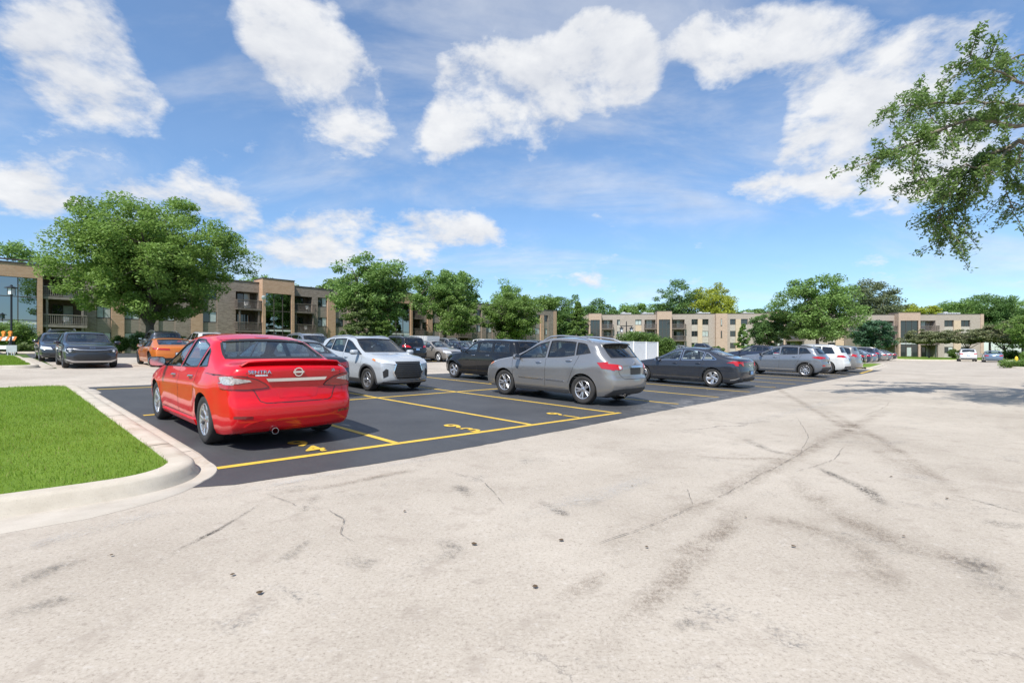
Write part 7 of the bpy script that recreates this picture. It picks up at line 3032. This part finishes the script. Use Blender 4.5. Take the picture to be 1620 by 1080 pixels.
def strip(name, pts, w, mat, z, seed=0, wob=0.0):
    """worn band on the road through photo points; w = width in metres (one or per point)"""
    rg = random.Random(seed)
    P = [ground_px(*p) for p in pts]
    D = []
    for i in range(len(P) - 1):
        k = max(2, int((P[i + 1] - P[i]).length / .11)) if wob else max(2, int((P[i + 1] - P[i]).length / .4))
        for j in range(k):
            D.append(P[i].lerp(P[i + 1], j / k))
    D.append(P[-1])
    off = 0.0
    vs_, fs, uv = [], [], []
    n = len(D)
    for i, p in enumerate(D):
        d = (D[min(i + 1, n - 1)] - D[max(i - 1, 0)]).normalized()
        nn = Vector((-d.y, d.x, 0))
        off = off * .8 + rg.uniform(-wob, wob)
        t = i / (n - 1)
        ww = w if not hasattr(w, '__len__') else w[0] + (w[1] - w[0]) * t
        if wob:
            ww *= rg.uniform(.5, 1.3) * min(1, .3 + 4 * t, .3 + 4 * (1 - t))
        c = p + nn * off
        vs_ += [c + nn * ww / 2 + Vector((0, 0, z)), c - nn * ww / 2 + Vector((0, 0, z))]
        uv += [(t, 1.0), (t, 0.0)]
    fs = [(2 * i, 2 * i + 1, 2 * i + 3, 2 * i + 2) for i in range(n - 1)]
    me = bpy.data.meshes.new(name)
    me.from_pydata([tuple(v) for v in vs_], [], fs)
    ul = me.uv_layers.new(name="UVMap")
    for lp in me.loops:
        ul.data[lp.index].uv = uv[lp.vertex_index]
    me.materials.append(mat)
    if me.polygons[0].normal.z < 0:
        me.flip_normals()
    return link(name, me, road)


S_BLK = mat_scuff("rubber_scuff", (.05, .046, .042), .95)
S_GRY = mat_scuff("grey_scuff", (.13, .118, .105), .75)
S_TAN = mat_scuff("tan_tyre_track", (.185, .135, .095), .62)
S_PAL = mat_scuff("pale_sweep", (.52, .50, .475), .6)
_m, _t, _o = new_mat("crack_dark")
_d = pbsdf(_t, Roughness=.95)
_d.inputs['Base Color'].default_value = (.10, .088, .075, 1)
_al = _t.math('MULTIPLY', _t.maprange(_t.noise(coords(_t), 11.0, 4, .7), .40, .56), .75)
_mx = _t.node('ShaderNodeMixShader', inp={0: _al, 1: _t.node('ShaderNodeBsdfTransparent').outputs[0], 2: _d.outputs[0]})
_t.l.new(_mx.outputs[0], _o.inputs[0])
S_CRK = _m
z = .0012
MARKS = [
    ([(225, 905), (285, 868), (345, 838), (430, 786)], (.09, .05), S_BLK), ([(300, 860), (350, 835)], .07, S_BLK),
    ([(466, 818), (486, 800), (508, 778)], .16, S_GRY), ([(716, 765), (735, 776), (756, 790)], .22, S_GRY),
    ([(845, 788), (880, 806), (906, 820)], .16, S_BLK), ([(1275, 730), (1320, 752), (1370, 772), (1402, 806)], (.10, .30), S_BLK),
    ([(1340, 762), (1375, 778), (1400, 802)], .16, S_BLK), ([(1490, 778), (1560, 796), (1640, 818)], .07, S_BLK),
    ([(1545, 822), (1600, 832), (1660, 836)], .30, S_GRY), ([(1170, 690), (1215, 712), (1260, 722)], .26, S_GRY), ([(1100, 722), (1180, 726), (1255, 724)], .24, S_TAN),
    ([(1200, 598), (1330, 672), (1430, 740), (1510, 820), (1570, 930), (1610, 1075)], .34, S_TAN), ([(1290, 640), (1400, 700), (1500, 770), (1600, 880)], .30, S_TAN),
    ([(620, 1075), (790, 960), (960, 870), (1120, 790), (1300, 700), (1420, 640)], .42, S_TAN), ([(900, 1075), (1020, 960), (1130, 850), (1200, 780)], .30, S_TAN),
    ([(1240, 740), (1300, 800), (1420, 860), (1560, 900), (1660, 930)], .40, S_TAN), ([(0, 940), (70, 905), (140, 880)], .22, S_GRY), ([(-20, 985), (60, 960), (150, 935)], .20, S_GRY),
    ([(540, 880), (570, 890), (600, 896)], .24, S_GRY), ([(690, 850), (720, 870), (700, 890)], .22, S_GRY), ([(430, 900), (470, 870), (490, 850)], .14, S_GRY),
    ([(1180, 810), (1260, 830), (1320, 852)], .34, S_TAN), ([(1530, 870), (1560, 910), (1590, 960)], .30, S_GRY), ([(1000, 880), (940, 920), (870, 960)], .20, S_TAN),
    ([(300, 800), (420, 770), (560, 745), (760, 715)], .28, S_PAL), ([(0, 880), (140, 840), (300, 800)], .34, S_PAL), ([(1100, 690), (1300, 640), (1460, 610)], .5, S_PAL),
    ([(780, 830), (930, 790), (1050, 750)], .4, S_PAL), ([(1040, 900), (1100, 860), (1180, 830)], .22, S_TAN), ([(1060, 1000), (1090, 985), (1130, 1000)], .12, S_GRY),
    ([(360, 730 + 60), (520, 770), (700, 735)], .22, S_TAN), ([(1420, 950), (1380, 890), (1300, 830)], .34, S_TAN),
]
for i, (pts, w, m) in enumerate(MARKS):
    strip("tyre_mark", pts, w, m, z + .00035 * i, i)
z += .00035 * len(MARKS) + .0005
CRACKS = [
    [(1098, 802), (1130, 792), (1165, 772), (1200, 752), (1232, 738), (1262, 722), (1300, 698)], [(1258, 748), (1290, 738), (1318, 726), (1334, 708)],
    [(425, 782), (470, 800), (520, 808), (545, 822), (540, 845), (565, 860)], [(1085, 775), (1096, 800)],
    [(1360, 660), (1395, 648), (1410, 635)], [(948, 862), (1010, 840), (1060, 818), (1100, 802)],
    [(1260, 660), (1280, 690), (1262, 722)], [(700, 745), (760, 760), (800, 800)],
]
for i, pts in enumerate(CRACKS):
    strip("crack", pts, .009, S_CRK, z + .0003 * i, 100 + i, .011)
# bits of dropped bark and dirt
rg = random.Random(9)
mb_done = None
M_BIT = plain("dropped_bark", (.085, .055, .03), .95)
for (px, py, s_) in ((888, 856, .035), (750, 862, .04), (847, 930, .035), (1255, 866, .03), (1023, 867, .025), (367, 911, .025), (176, 880, .022), (1410, 715 + 40, .03), (1498, 790, .03), (410, 940, .04), (1180, 820, .02), (640, 810, .025), (1000, 770, .02), (1430, 850, .02)):
    p = ground_px(px, py)
    mb = MB()
    n = 7
    s_ *= .55
    ring = [(p.x + s_ * rg.uniform(.6, 1.2) * math.cos(2 * math.pi * k / n), p.y + s_ * rg.uniform(.6, 1.2) * math.sin(2 * math.pi * k / n), .014) for k in range(n)]
    mb.add(ring + [(p.x, p.y,   .014 + s_ * .4)], [(k, (k + 1) % n, n) for k in range(n)])
    mb.build("debris", M_BIT, road)
